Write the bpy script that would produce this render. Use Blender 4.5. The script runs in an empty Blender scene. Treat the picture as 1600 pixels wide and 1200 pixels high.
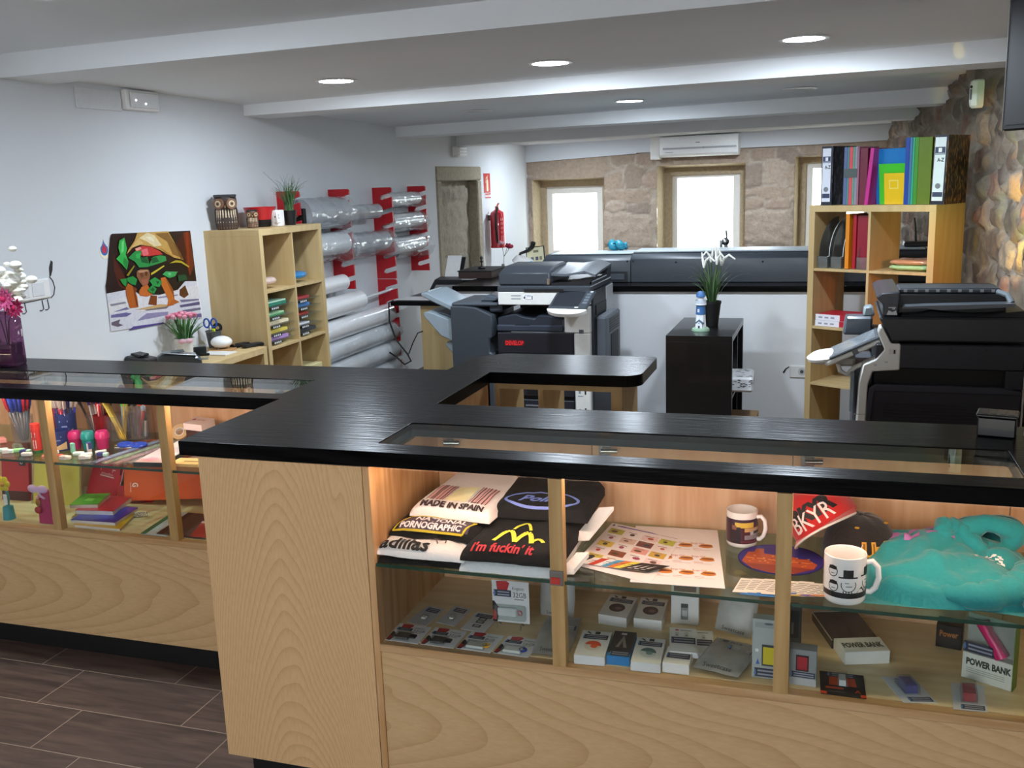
import bpy, bmesh, math, random
from math import sin, cos, pi, radians
from mathutils import Vector, Matrix, noise
random.seed(7)
SC = bpy.context.scene
COL = SC.collection

# ---------------------------------------------------------------- camera
def cam_axes(yaw, pitch, roll):
    f = Vector((sin(yaw) * cos(pitch), cos(yaw) * cos(pitch), sin(pitch)))
    r0 = Vector((cos(yaw), -sin(yaw), 0)); u0 = r0.cross(f)
    return r0 * cos(roll) + u0 * sin(roll), -r0 * sin(roll) + u0 * cos(roll), f
_r, _u, _f = cam_axes(radians(-18.274), radians(-11.776), radians(-2.022))
cam = bpy.data.objects.new('camera', bpy.data.cameras.new('camera'))
COL.objects.link(cam)
cam.matrix_world = Matrix(((_r.x, _u.x, -_f.x, 0), (_r.y, _u.y, -_f.y, 0), (_r.z, _u.z, -_f.z, 1.70), (0, 0, 0, 1)))
cam.data.sensor_width = 36.0
cam.data.lens = 1524.8 / 1600 * 36
cam.data.clip_start = 0.05
SC.camera = cam

# ---------------------------------------------------------------- world, exposure
W = bpy.data.worlds.new('World'); SC.world = W; W.use_nodes = True
_bg = W.node_tree.nodes['Background']
_bg.inputs[0].default_value = (0.94, 0.97, 1.0, 1)
_bg.inputs[1].default_value = 8.0
SC.view_settings.view_transform = 'Standard'
SC.view_settings.look = 'None'
SC.view_settings.exposure = 0.0
SC.view_settings.gamma = 1.0
SC.view_settings.use_curve_mapping = False
LAMP = 275.0        # ceiling downlight brightness
STRIP = 46.0        # LED strips in the showcases

# ---------------------------------------------------------------- materials
def lin(c):
    if isinstance(c, str):
        c = tuple(int(c[i:i + 2], 16) for i in (0, 2, 4))
    return tuple(((v / 255) / 12.92 if v <= 10 else (((v / 255) + 0.055) / 1.055) ** 2.4) for v in c) + (1,)
MATS = {}
def M(c, rough=0.5, metal=0.0, var=0.06, scale=30, bump=0.0, emit=0.0, alpha=None, coat=0.0, sheen=0.0):
    """plain procedural material: one colour with a slight mottling"""
    key = (c, rough, metal, var, scale, bump, emit, alpha, coat, sheen)
    if key in MATS: return MATS[key]
    m = bpy.data.materials.new('m_%s' % (c if isinstance(c, str) else '%d_%d_%d' % c)); m.use_nodes = True
    nt = m.node_tree; b = nt.nodes['Principled BSDF']
    col = lin(c)
    b.inputs['Roughness'].default_value = rough
    b.inputs['Metallic'].default_value = metal
    if coat: b.inputs['Coat Weight'].default_value = coat
    if sheen: b.inputs['Sheen Weight'].default_value = sheen
    if emit:
        b.inputs['Emission Color'].default_value = col; b.inputs['Emission Strength'].default_value = emit
    tc = nt.nodes.new('ShaderNodeTexCoord'); nz = nt.nodes.new('ShaderNodeTexNoise')
    nz.inputs['Scale'].default_value = scale; nz.inputs['Detail'].default_value = 3
    nt.links.new(tc.outputs['Object'], nz.inputs['Vector'])
    mx = nt.nodes.new('ShaderNodeMix'); mx.data_type = 'RGBA'
    k = 1 - var; mx.inputs[6].default_value = (col[0] * k, col[1] * k, col[2] * k, 1)
    k = 1 + var; mx.inputs[7].default_value = (min(1, col[0] * k), min(1, col[1] * k), min(1, col[2] * k), 1)
    nt.links.new(nz.outputs['Fac'], mx.inputs[0]); nt.links.new(mx.outputs[2], b.inputs['Base Color'])
    if bump:
        bp = nt.nodes.new('ShaderNodeBump'); bp.inputs['Strength'].default_value = 1; bp.inputs['Distance'].default_value = bump
        nt.links.new(nz.outputs['Fac'], bp.inputs['Height']); nt.links.new(bp.outputs[0], b.inputs['Normal'])
    if alpha is not None: b.inputs['Alpha'].default_value = alpha
    MATS[key] = m; return m
def wood(name, c1, c2, axis='z', rough=0.45, k=1.0, bump=0.0, spec=0.4):
    """grain runs along axis; c1 ground, c2 darker grain"""
    if name in MATS: return MATS[name]
    m = bpy.data.materials.new(name); m.use_nodes = True; nt = m.node_tree; b = nt.nodes['Principled BSDF']
    b.inputs['Roughness'].default_value = rough; b.inputs['Specular IOR Level'].default_value = spec
    tc = nt.nodes.new('ShaderNodeTexCoord'); mp = nt.nodes.new('ShaderNodeMapping')
    s = {'x': (0.09, 1, 1), 'y': (1, 0.09, 1), 'z': (1, 1, 0.09)}[axis]
    mp.inputs['Scale'].default_value = s; nt.links.new(tc.outputs['Object'], mp.inputs['Vector'])
    n1 = nt.nodes.new('ShaderNodeTexNoise'); n1.inputs['Scale'].default_value = 4.5 * k; n1.inputs['Detail'].default_value = 1.0
    nt.links.new(mp.outputs[0], n1.inputs['Vector'])
    ml = nt.nodes.new('ShaderNodeMath'); ml.operation = 'MULTIPLY'; ml.inputs[1].default_value = 20
    nt.links.new(n1.outputs['Fac'], ml.inputs[0])
    pp = nt.nodes.new('ShaderNodeMath'); pp.operation = 'PINGPONG'; pp.inputs[1].default_value = 1.0
    nt.links.new(ml.outputs[0], pp.inputs[0])
    n2 = nt.nodes.new('ShaderNodeTexNoise'); n2.inputs['Scale'].default_value = 90 * k; n2.inputs['Detail'].default_value = 4
    nt.links.new(mp.outputs[0], n2.inputs['Vector'])
    ad = nt.nodes.new('ShaderNodeMath'); ad.operation = 'MULTIPLY_ADD'; ad.inputs[1].default_value = 0.6
    nt.links.new(pp.outputs[0], ad.inputs[0]); 
    sb = nt.nodes.new('ShaderNodeMath'); sb.operation = 'MULTIPLY_ADD'; sb.inputs[1].default_value = 0.9; sb.inputs[2].default_value = -0.1
    nt.links.new(n2.outputs['Fac'], sb.inputs[0]); nt.links.new(sb.outputs[0], ad.inputs[2])
    mx = nt.nodes.new('ShaderNodeMix'); mx.data_type = 'RGBA'
    mx.inputs[6].default_value = lin(c1); mx.inputs[7].default_value = lin(c2)
    nt.links.new(ad.outputs[0], mx.inputs[0]); nt.links.new(mx.outputs[2], b.inputs['Base Color'])
    if bump:
        bp = nt.nodes.new('ShaderNodeBump'); bp.inputs['Strength'].default_value = 1; bp.inputs['Distance'].default_value = bump
        nt.links.new(n2.outputs['Fac'], bp.inputs['Height']); nt.links.new(bp.outputs[0], b.inputs['Normal'])
    MATS[name] = m; return m
def cathedral(name, c1, c2, axis, centre, curve, freq, rough=0.42):
    """flat-sawn veneer: stacked arches along the axis, straight grain at the sides"""
    m = bpy.data.materials.new(name); m.use_nodes = True; nt = m.node_tree; b = nt.nodes['Principled BSDF']; L = nt.links.new
    b.inputs['Roughness'].default_value = rough; b.inputs['Specular IOR Level'].default_value = 0.4
    tc = nt.nodes.new('ShaderNodeTexCoord'); sp = nt.nodes.new('ShaderNodeSeparateXYZ'); L(tc.outputs['Object'], sp.inputs[0])
    mp = nt.nodes.new('ShaderNodeMapping'); mp.inputs['Scale'].default_value = (1, 1, 0.25) if axis == 'z' else (0.25, 1, 1); L(tc.outputs['Object'], mp.inputs[0])
    nz = nt.nodes.new('ShaderNodeTexNoise'); nz.inputs['Scale'].default_value = 5; nz.inputs['Detail'].default_value = 2; L(mp.outputs[0], nz.inputs['Vector'])
    n2 = nt.nodes.new('ShaderNodeTexNoise'); n2.inputs['Scale'].default_value = 160; n2.inputs['Detail'].default_value = 3; L(mp.outputs[0], n2.inputs['Vector'])
    def mth(op, *a):
        n = nt.nodes.new('ShaderNodeMath'); n.operation = op
        for i, v in enumerate(a):
            if hasattr(v, 'is_output'): L(v, n.inputs[i])
            else: n.inputs[i].default_value = v
        return n.outputs[0]
    al, ac = (sp.outputs[2], sp.outputs[0]) if axis == 'z' else (sp.outputs[0], sp.outputs[2])
    u = mth('SUBTRACT', mth('ADD', ac, mth('MULTIPLY', nz.outputs['Fac'], 0.10)), centre + 0.05)
    f = mth('ADD', al, mth('ADD', mth('MULTIPLY', mth('MULTIPLY', u, u), curve), mth('MULTIPLY', nz.outputs['Fac'], 0.35)))
    fr = mth('FRACT', mth('MULTIPLY', f, freq)); ln = mth('POWER', fr, 3.0)
    k = mth('ADD', mth('MULTIPLY', ln, 0.38), mth('MULTIPLY', n2.outputs['Fac'], 0.5))
    mx = nt.nodes.new('ShaderNodeMix'); mx.data_type = 'RGBA'; mx.inputs[6].default_value = lin(c1); mx.inputs[7].default_value = lin(c2); L(k, mx.inputs[0]); L(mx.outputs[2], b.inputs['Base Color'])
    MATS[name] = m; return m
def glassy(name, tint=(255, 255, 255), ior=1.45, rough=0.0, haze=0.0, hazecol='ffffff'):
    """thin clear sheet: see-through plus a Fresnel reflection, optionally milky"""
    if name in MATS: return MATS[name]
    m = bpy.data.materials.new(name); m.use_nodes = True; nt = m.node_tree; nt.nodes.clear()
    out = nt.nodes.new('ShaderNodeOutputMaterial'); tr = nt.nodes.new('ShaderNodeBsdfTransparent'); gl = nt.nodes.new('ShaderNodeBsdfGlossy')
    tr.inputs[0].default_value = lin(tint); gl.inputs['Roughness'].default_value = rough
    fr = nt.nodes.new('ShaderNodeFresnel'); ge = nt.nodes.new('ShaderNodeNewGeometry'); mi = nt.nodes.new('ShaderNodeMapRange')
    mi.inputs[3].default_value = ior; mi.inputs[4].default_value = 1 / ior; nt.links.new(ge.outputs['Backfacing'], mi.inputs[0]); nt.links.new(mi.outputs[0], fr.inputs[0])
    tc = nt.nodes.new('ShaderNodeTexCoord'); nz = nt.nodes.new('ShaderNodeTexNoise'); nz.inputs['Scale'].default_value = 14
    nt.links.new(tc.outputs['Object'], nz.inputs['Vector'])
    mx = nt.nodes.new('ShaderNodeMixShader'); base = tr.outputs[0]
    if haze:
        df = nt.nodes.new('ShaderNodeBsdfDiffuse'); df.inputs[0].default_value = lin(hazecol)
        m2 = nt.nodes.new('ShaderNodeMixShader')
        mr = nt.nodes.new('ShaderNodeMapRange'); mr.inputs[3].default_value = haze * 0.5; mr.inputs[4].default_value = min(1, haze * 1.5)
        nt.links.new(nz.outputs['Fac'], mr.inputs[0]); nt.links.new(mr.outputs[0], m2.inputs[0])
        nt.links.new(tr.outputs[0], m2.inputs[1]); nt.links.new(df.outputs[0], m2.inputs[2]); base = m2.outputs[0]
    nt.links.new(fr.outputs[0], mx.inputs[0]); nt.links.new(base, mx.inputs[1]); nt.links.new(gl.outputs[0], mx.inputs[2])
    nt.links.new(mx.outputs[0], out.inputs[0]); MATS[name] = m; return m
def lamp_mat(name, c, s):
    if name in MATS: return MATS[name]
    m = bpy.data.materials.new(name); m.use_nodes = True; nt = m.node_tree; nt.nodes.clear()
    out = nt.nodes.new('ShaderNodeOutputMaterial'); e = nt.nodes.new('ShaderNodeEmission')
    e.inputs[0].default_value = lin(c); e.inputs[1].default_value = s; nt.links.new(e.outputs[0], out.inputs[0]); MATS[name] = m; return m

# ---------------------------------------------------------------- geometry helpers
class G:
    """collects shapes for ONE mesh object"""
    def __init__(s): s.bm = bmesh.new(); s.mats = []
    def mi(s, m):
        if m not in s.mats: s.mats.append(m)
        return s.mats.index(m)
    def face(s, pts, m):
        try: f = s.bm.faces.new([s.bm.verts.new(p) for p in pts]); f.material_index = s.mi(m); return f
        except ValueError: return None
    def box(s, a, b, m, bev=0.0, mtx=None, seg=1):
        a, b = [min(p, q) for p, q in zip(a, b)], [max(p, q) for p, q in zip(a, b)]
        vs = [s.bm.verts.new((x, y, z)) for z in (a[2], b[2]) for y in (a[1], b[1]) for x in (a[0], b[0])]
        i = s.mi(m); fs = []
        for q in ((0, 2, 3, 1), (4, 5, 7, 6), (0, 1, 5, 4), (2, 6, 7, 3), (0, 4, 6, 2), (1, 3, 7, 5)):
            f = s.bm.faces.new([vs[k] for k in q]); f.material_index = i; fs.append(f)
        if bev:
            es = list({e for f in fs for e in f.edges})
            r = bmesh.ops.bevel(s.bm, geom=es, offset=min(bev, 0.49 * min(q - p for p, q in zip(a, b))), segments=seg, affect='EDGES', profile=0.5)
            vs = list({v for f in r['faces'] for v in f.verts} | {v for v in vs if v.is_valid})
            for f in r['faces']: f.material_index = i
        if mtx: bmesh.ops.transform(s.bm, matrix=mtx, verts=[v for v in vs if v.is_valid])
        return s
    def loft(s, rings, m, cap=True, closed=True):
        i = s.mi(m); R = [[s.bm.verts.new(p) for p in r] for r in rings]
        for a, b in zip(R, R[1:]):
            n = len(a)
            for k in range(n if closed else n - 1):
                try: s.bm.faces.new((a[k], a[(k + 1) % n], b[(k + 1) % n], b[k])).material_index = i
                except ValueError: pass
        if cap and closed:
            for r, fl in ((R[0], True), (R[-1], False)):
                try: s.bm.faces.new(list(reversed(r)) if fl else r).material_index = i
                except ValueError: pass
        return s
    def lathe(s, prof, m, c=(0, 0, 0), n=24, cap=True, mtx=None):
        rings = []
        for r, z in prof:
            ring = [Vector((r * cos(2 * pi * k / n), r * sin(2 * pi * k / n), z)) for k in range(n)]
            rings.append([(mtx @ p if mtx else p) + Vector(c) for p in ring])
        return s.loft(rings, m, cap)
    def tube(s, pts, r, m, n=8, cap=True):
        pts = [Vector(p) for p in pts]; rings = []; prev = None
        for k, p in enumerate(pts):
            d = (pts[min(k + 1, len(pts) - 1)] - pts[max(k - 1, 0)]).normalized()
            a = prev if prev is not None else (Vector((0, 0, 1)) if abs(d.z) < 0.9 else Vector((1, 0, 0)))
            x = (a - d * a.dot(d)); x = x.normalized() if x.length > 1e-6 else d.orthogonal().normalized(); prev = x; y = d.cross(x)
            rr = r[k] if isinstance(r, (list, tuple)) else r
            rings.append([p + x * rr * cos(2 * pi * j / n) + y * rr * sin(2 * pi * j / n) for j in range(n)])
        return s.loft(rings, m, cap)
    def cyl(s, p0, p1, r, m, n=20, r2=None): return s.tube([p0, p1], [r, r if r2 is None else r2], m, n)
    def prism(s, poly, d0, d1, m, plane='xz', bev=0.0):
        """2-D outline pulled along the third axis"""
        f = {'xz': lambda p, d: (p[0], d, p[1]), 'yz': lambda p, d: (d, p[0], p[1]), 'xy': lambda p, d: (p[0], p[1], d)}[plane]
        i = s.mi(m); A = [s.bm.verts.new(f(p, d0)) for p in poly]; Bv = [s.bm.verts.new(f(p, d1)) for p in poly]; n = len(poly)
        fs = [s.bm.faces.new(A), s.bm.faces.new(list(reversed(Bv)))]
        for k in range(n): fs.append(s.bm.faces.new((A[k], Bv[k], Bv[(k + 1) % n], A[(k + 1) % n])))
        for q in fs: q.material_index = i
        bmesh.ops.recalc_face_normals(s.bm, faces=fs)
        if bev:
            r = bmesh.ops.bevel(s.bm, geom=list({e for q in fs for e in q.edges}), offset=bev, segments=1, affect='EDGES')
            for q in r['faces']: q.material_index = i
        return s
    def ball(s, c, r, m, u=16, v=10, sc=(1, 1, 1)):
        i = s.mi(m); mt = Matrix.Translation(c) @ Matrix.Diagonal((r * sc[0], r * sc[1], r * sc[2], 1))
        q = bmesh.ops.create_uvsphere(s.bm, u_segments=u, v_segments=v, radius=1, matrix=mt)
        for f in {f for w in q['verts'] for f in w.link_faces}: f.material_index = i
        return s
    def grid(s, fn, nu, nv, m, closed_u=False):
        i = s.mi(m); V = [[s.bm.verts.new(fn(a / nu, b / nv)) for a in range(nu + (0 if closed_u else 1))] for b in range(nv + 1)]
        for b in range(nv):
            for a in range(nu):
                a2 = (a + 1) % nu if closed_u else a + 1
                try: s.bm.faces.new((V[b][a], V[b][a2], V[b + 1][a2], V[b + 1][a])).material_index = i
                except ValueError: pass
        return s
    def text(s, t, size, fn, m, align='LEFT', shear=0.0, bold=0.0, sx=1.0, fine=0.0):
        """flat lettering; fn(u, v) puts each point of it on the surface"""
        cu = bpy.data.curves.new('lettering', 'FONT'); cu.body = t; cu.size = size; cu.align_x = align; cu.shear = shear; cu.offset = bold; cu.resolution_u = 2
        ob = bpy.data.objects.new('lettering', cu); COL.objects.link(ob)
        dg = bpy.context.evaluated_depsgraph_get(); me = bpy.data.meshes.new_from_object(ob.evaluated_get(dg))
        if fine:
            tb = bmesh.new(); tb.from_mesh(me); bmesh.ops.triangulate(tb, faces=tb.faces)
            for _ in range(4):
                es = [e for e in tb.edges if e.calc_length() > size * fine]
                if not es: break
                bmesh.ops.subdivide_edges(tb, edges=es, cuts=1); bmesh.ops.triangulate(tb, faces=tb.faces)
            tb.to_mesh(me); tb.free()
        i = s.mi(m); vs = [s.bm.verts.new(fn(v.co.x * sx, v.co.y)) for v in me.vertices]
        for p in me.polygons:
            try: s.bm.faces.new([vs[k] for k in p.vertices]).material_index = i
            except ValueError: pass
        bpy.data.objects.remove(ob); bpy.data.curves.remove(cu); bpy.data.meshes.remove(me); return s
    def patch(s, pts, fn, m):
        """flat printed shape laid on a surface"""
        i = s.mi(m)
        try: s.bm.faces.new([s.bm.verts.new(fn(u, v)) for u, v in pts]).material_index = i
        except ValueError: pass
        return s
    def rect(s, u0, v0, u1, v1, fn, m): return s.patch([(u0, v0), (u1, v0), (u1, v1), (u0, v1)], fn, m)
    def strip(s, u0, v0, u1, v1, fn, m, n=8):
        for k in range(n): s.rect(u0 + (u1 - u0) * k / n, v0, u0 + (u1 - u0) * (k + 1) / n, v1, fn, m)
        return s
    def disc(s, u, v, ru, rv, fn, m, n=20, a0=0, a1=2 * pi): return s.patch([(u + ru * cos(a0 + (a1 - a0) * k / n), v + rv * sin(a0 + (a1 - a0) * k / n)) for k in range(n)], fn, m)
    def xf(s, mtx): bmesh.ops.transform(s.bm, matrix=mtx, verts=s.bm.verts); return s
    def obj(s, name, parent=None, label=None, cat=None, group=None, kind=None, loc=None, rot=None, smooth=35, sub=0, recalc=False):
        if recalc: bmesh.ops.recalc_face_normals(s.bm, faces=s.bm.faces)
        if parent: s.xf(world_inv(parent))
        if smooth:
            a = radians(smooth)
            for e in s.bm.edges: e.smooth = len(e.link_faces) == 2 and e.calc_face_angle(9) < a
            for f in s.bm.faces: f.smooth = True
        me = bpy.data.meshes.new(name); s.bm.to_mesh(me); s.bm.free()
        for m in s.mats: me.materials.append(m)
        o = bpy.data.objects.new(name, me); COL.objects.link(o)
        if parent: o.parent = parent
        if loc: o.location = loc
        if rot: o.rotation_euler = rot
        if sub:
            q = o.modifiers.new('s', 'SUBSURF'); q.levels = q.render_levels = sub
        return tag(o, label, cat, group, kind)
def tag(o, label=None, cat=None, group=None, kind=None):
    for k, v in (('label', label), ('category', cat), ('group', group), ('kind', kind)):
        if v: o[k] = v
    return o
WORLD = set()       # things whose parts are written in room coordinates
def world_inv(o):
    while o.parent: o = o.parent
    return o.matrix_basis.inverted() if o.name in WORLD else Matrix()
def thing(name, label, cat, loc=(0, 0, 0), rz=0, group=None, rot=None, world=False):
    o = bpy.data.objects.new(name, None); COL.objects.link(o); o.location = loc; o.empty_display_size = 0.05
    o.rotation_euler = rot or (0, 0, rz)
    if world: WORLD.add(o.name)
    return tag(o, label, cat, group)
def dup(o, loc=None, rot=None, label=None, group=None):
    r = o.copy(); COL.objects.link(r)
    if loc: r.location = loc
    if rot: r.rotation_euler = rot
    if label: r['label'] = label
    if group: r['group'] = group
    for ch in list(o.children):
        c = ch.copy(); COL.objects.link(c); c.parent = r
        for g in list(ch.children):
            d = g.copy(); COL.objects.link(d); d.parent = c
    return r
def T(x=0, y=0, z=0): return Matrix.Translation((x, y, z))
def R(a, ax='Z'): return Matrix.Rotation(a, 4, ax)
def rrect(x0, y0, x1, y1, r, n=5):
    pts = []
    for cx, cy, a in ((x1 - r, y0 + r, -pi / 2), (x1 - r, y1 - r, 0), (x0 + r, y1 - r, pi / 2), (x0 + r, y0 + r, pi)):
        for k in range(n + 1): pts.append((cx + r * cos(a + pi / 2 * k / n), cy + r * sin(a + pi / 2 * k / n)))
    return pts
def plate(name, loops, z0, z1, m, parent=None, bev=0.0, **kw):
    """flat board from an outline with holes"""
    cu = bpy.data.curves.new(name, 'CURVE'); cu.dimensions = '2D'; cu.fill_mode = 'BOTH'
    for lp in loops:
        sp = cu.splines.new('POLY'); sp.points.add(len(lp) - 1); sp.use_cyclic_u = True
        for p, q in zip(sp.points, lp): p.co = (q[0], q[1], 0, 1)
    cu.extrude = (z1 - z0) / 2; cu.bevel_depth = bev; cu.offset = -bev; cu.extrude = (z1 - z0) / 2 - bev
    ob = bpy.data.objects.new(name, cu); COL.objects.link(ob)
    dg = bpy.context.evaluated_depsgraph_get(); me = bpy.data.meshes.new_from_object(ob.evaluated_get(dg))
    bpy.data.objects.remove(ob); bpy.data.curves.remove(cu)
    me.transform((world_inv(parent) if parent else Matrix()) @ T(0, 0, (z0 + z1) / 2))
    me.materials.clear(); me.materials.append(m); me.name = name
    for p in me.polygons: p.use_smooth = False; p.material_index = 0
    o = bpy.data.objects.new(name, me); COL.objects.link(o)
    if parent: o.parent = parent
    return tag(o, **kw)

# ---------------------------------------------------------------- shared materials
WALL = M('d9dcdf', 0.9, var=0.02, scale=6, bump=0.0006)
CEILM = M('e9ecee', 0.9, var=0.02, scale=5)
BEECH_V = wood('beech_upright', 'e0b889', 'b98a58', 'z', 0.42)
BEECH_H = wood('beech_lengthwise', 'd2b083', 'b48d5f', 'x', 0.42)
BEECH_ARCH = cathedral('beech_arched', 'e6c090', 'bd8f5c', 'z', 0.0, 15.0, 20.0)
BEECH_WIDE = cathedral('beech_arched_lengthwise', 'd9b88a', 'b28a5a', 'x', 0.28, 16.0, 7.0)
PINK_V = wood('beech_backing', 'e6c09a', 'd0a27a', 'z', 0.5)
BIRCH = wood('birch_veneer', 'd2b988', 'c2a674', 'z', 0.5, 0.6)
BIRCH_Y = wood('birch_veneer_level', 'd6bd8c', 'c6aa78', 'y', 0.5, 0.6)
BLACKWOOD = wood('black_stained_wood', '161617', '070708', 'x', 0.23, 1.0, 0.0010, 0.07)
BLACKWOOD_Y = wood('black_stained_wood_short', '161617', '070708', 'y', 0.23, 1.0, 0.0010, 0.07)
BLACK = M('0b0b0c', 0.55)
BLACKP = M('17181b', 0.38)
GLASS = glassy('clear_glass', (240, 250, 246))
GLASSF = glassy('clear_front_glass', (250, 252, 252), 1.3)
CHROME = M('c9ccd0', 0.22, 1.0)
WHITE = M('eeeeec', 0.5)
PLASTICW = M('e9e9e6', 0.35)
import numpy as np
# ================================================================ the room
def ceil_z(x, y):
    if y < 3.75: return 2.345
    return 2.264 - 0.0196 * (y - 4.36) + (x + 3.65) / 4.48 * 0.045
def rwx(y): return 0.83 - 0.0442 * (y - 5.7)          # the rubble wall leans in towards the back
BY = radians(-3.0); BO = Vector((-3.65, 11.94, 0)); BD = Vector((cos(BY), sin(BY), 0)); BN = Vector((-sin(BY), cos(BY), 0))
def bw(u, z, d=0.0):                                   # a point on the window wall, d into the wall
    p = BO + BD * u + BN * d; return (p.x, p.y, z)

def floor_mat():
    m = bpy.data.materials.new('wood_look_tiles'); m.use_nodes = True; nt = m.node_tree; b = nt.nodes['Principled BSDF']; L = nt.links.new
    tc = nt.nodes.new('ShaderNodeTexCoord'); sp = nt.nodes.new('ShaderNodeSeparateXYZ'); L(tc.outputs['Object'], sp.inputs[0])
    def mth(op, a, bb=None, c=None):
        n = nt.nodes.new('ShaderNodeMath'); n.operation = op
        for i, v in enumerate((a, bb, c)):
            if v is None: continue
            if hasattr(v, 'is_output'): L(v, n.inputs[i])
            else: n.inputs[i].default_value = v
        return n.outputs[0]
    h, ln = 0.2312, 0.5848
    vy = mth('DIVIDE', mth('SUBTRACT', sp.outputs[1], 2.162 - 20 * h), h); row = mth('FLOOR', vy); fy = mth('SUBTRACT', vy, row)
    vx = mth('DIVIDE', mth('ADD', mth('SUBTRACT', sp.outputs[0], -2.358 - 20 * ln), mth('MULTIPLY', mth('SUBTRACT', row, 20), 0.194)), ln)
    col = mth('FLOOR', vx); fx = mth('SUBTRACT', vx, col)
    ex = mth('MULTIPLY', mth('MINIMUM', fx, mth('SUBTRACT', 1, fx)), ln); ey = mth('MULTIPLY', mth('MINIMUM', fy, mth('SUBTRACT', 1, fy)), h)
    joint = mth('LESS_THAN', mth('MINIMUM', ex, ey), 0.0017)
    cv = nt.nodes.new('ShaderNodeCombineXYZ'); L(col, cv.inputs[0]); L(row, cv.inputs[1])
    wn = nt.nodes.new('ShaderNodeTexWhiteNoise'); wn.noise_dimensions = '3D'; L(cv.outputs[0], wn.inputs['Vector'])
    mp = nt.nodes.new('ShaderNodeMapping'); mp.inputs['Scale'].default_value = (1.2, 9, 1); L(tc.outputs['Object'], mp.inputs['Vector'])
    va = nt.nodes.new('ShaderNodeVectorMath'); va.operation = 'ADD'; L(mp.outputs[0], va.inputs[0])
    vs = nt.nodes.new('ShaderNodeVectorMath'); vs.operation = 'SCALE'; vs.inputs['Scale'].default_value = 9; L(wn.outputs['Color'], vs.inputs[0]); L(vs.outputs[0], va.inputs[1])
    nz = nt.nodes.new('ShaderNodeTexNoise'); nz.inputs['Scale'].default_value = 3.2; nz.inputs['Detail'].default_value = 7; nz.inputs['Distortion'].default_value = 0.8; L(va.outputs[0], nz.inputs['Vector'])
    r = nt.nodes.new('ShaderNodeValToRGB'); L(nz.outputs['Fac'], r.inputs[0])
    r.color_ramp.elements[0].position = 0.3; r.color_ramp.elements[0].color = lin('3d302a'); r.color_ramp.elements[1].position = 0.72; r.color_ramp.elements[1].color = lin('68544a')
    mx = nt.nodes.new('ShaderNodeMix'); mx.data_type = 'RGBA'; L(joint, mx.inputs[0]); L(r.outputs[0], mx.inputs[6]); mx.inputs[7].default_value = lin('a39282')
    L(mx.outputs[2], b.inputs['Base Color']); b.inputs['Roughness'].default_value = 0.55
    return m
g = G(); g.box((-3.75, -2.6, -0.1), (1.4, 12.6, 0), floor_mat()); g.obj('floor', kind='structure', smooth=0)

# ceiling, one smooth sheet with the slight fall of the old house
g = G()
ys = [-2.6, 1.0, 3.74, 3.751, 6.0, 8.0, 10.0, 12.4]; xs = [-3.7, -1.5, 0.3, 1.35]
for a, b in zip(ys, ys[1:]):
    for c, d in zip(xs, xs[1:]): g.face([(c, a, ceil_z(c, a)), (d, a, ceil_z(d, a)), (d, b, ceil_z(d, b)), (c, b, ceil_z(c, b))], CEILM)
    for c, d in zip(xs, xs[1:]): g.face([(c, a, 2.6), (d, a, 2.6), (d, b, 2.6), (c, b, 2.6)], CEILM)
bmesh.ops.remove_doubles(g.bm, verts=g.bm.verts, dist=1e-5)
g.obj('ceiling', kind='structure', smooth=0)
# beams: left end y, right end y, underside z left / right, width
for i, (yl, zl, zr, wd) in enumerate(((3.73, 2.241, 2.250, 0.29), (5.71, 2.170, 2.179, 0.27), (8.06, 2.106, 2.130, 0.24), (9.53, 2.065, 2.101, 0.22))):
    g = G(); a = math.tan(radians(-3.8)); xl, xr = -3.66, 1.2; dy = (xr - xl) * a; zr2 = zl + (zr - zl) * 1.1
    R4 = lambda x, y, z: [(x, y, z), (x, y + wd, z - 0.006), (x, y + wd, 2.42), (x, y, 2.42)]
    g.loft([R4(xl, yl, zl), R4(xr, yl + dy, zr2)], CEILM); g.obj('ceiling_beam', kind='structure', smooth=0, recalc=True)

# plaster wall beside the shelves, with the walled-up stone niche
g = G()
for a, b in (((-3.85, -2.6, 0), (-3.65, 8.93, 2.5)), ((-3.85, 10.2, 0), (-3.65, 12.3, 2.5)), ((-3.85, 8.93, 1.858), (-3.65, 10.2, 2.5)), ((-3.85, 8.93, 0), (-3.65, 10.2, 0.40))): g.box(a, b, WALL)
g.obj('wall_left', kind='structure', smooth=0)

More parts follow.
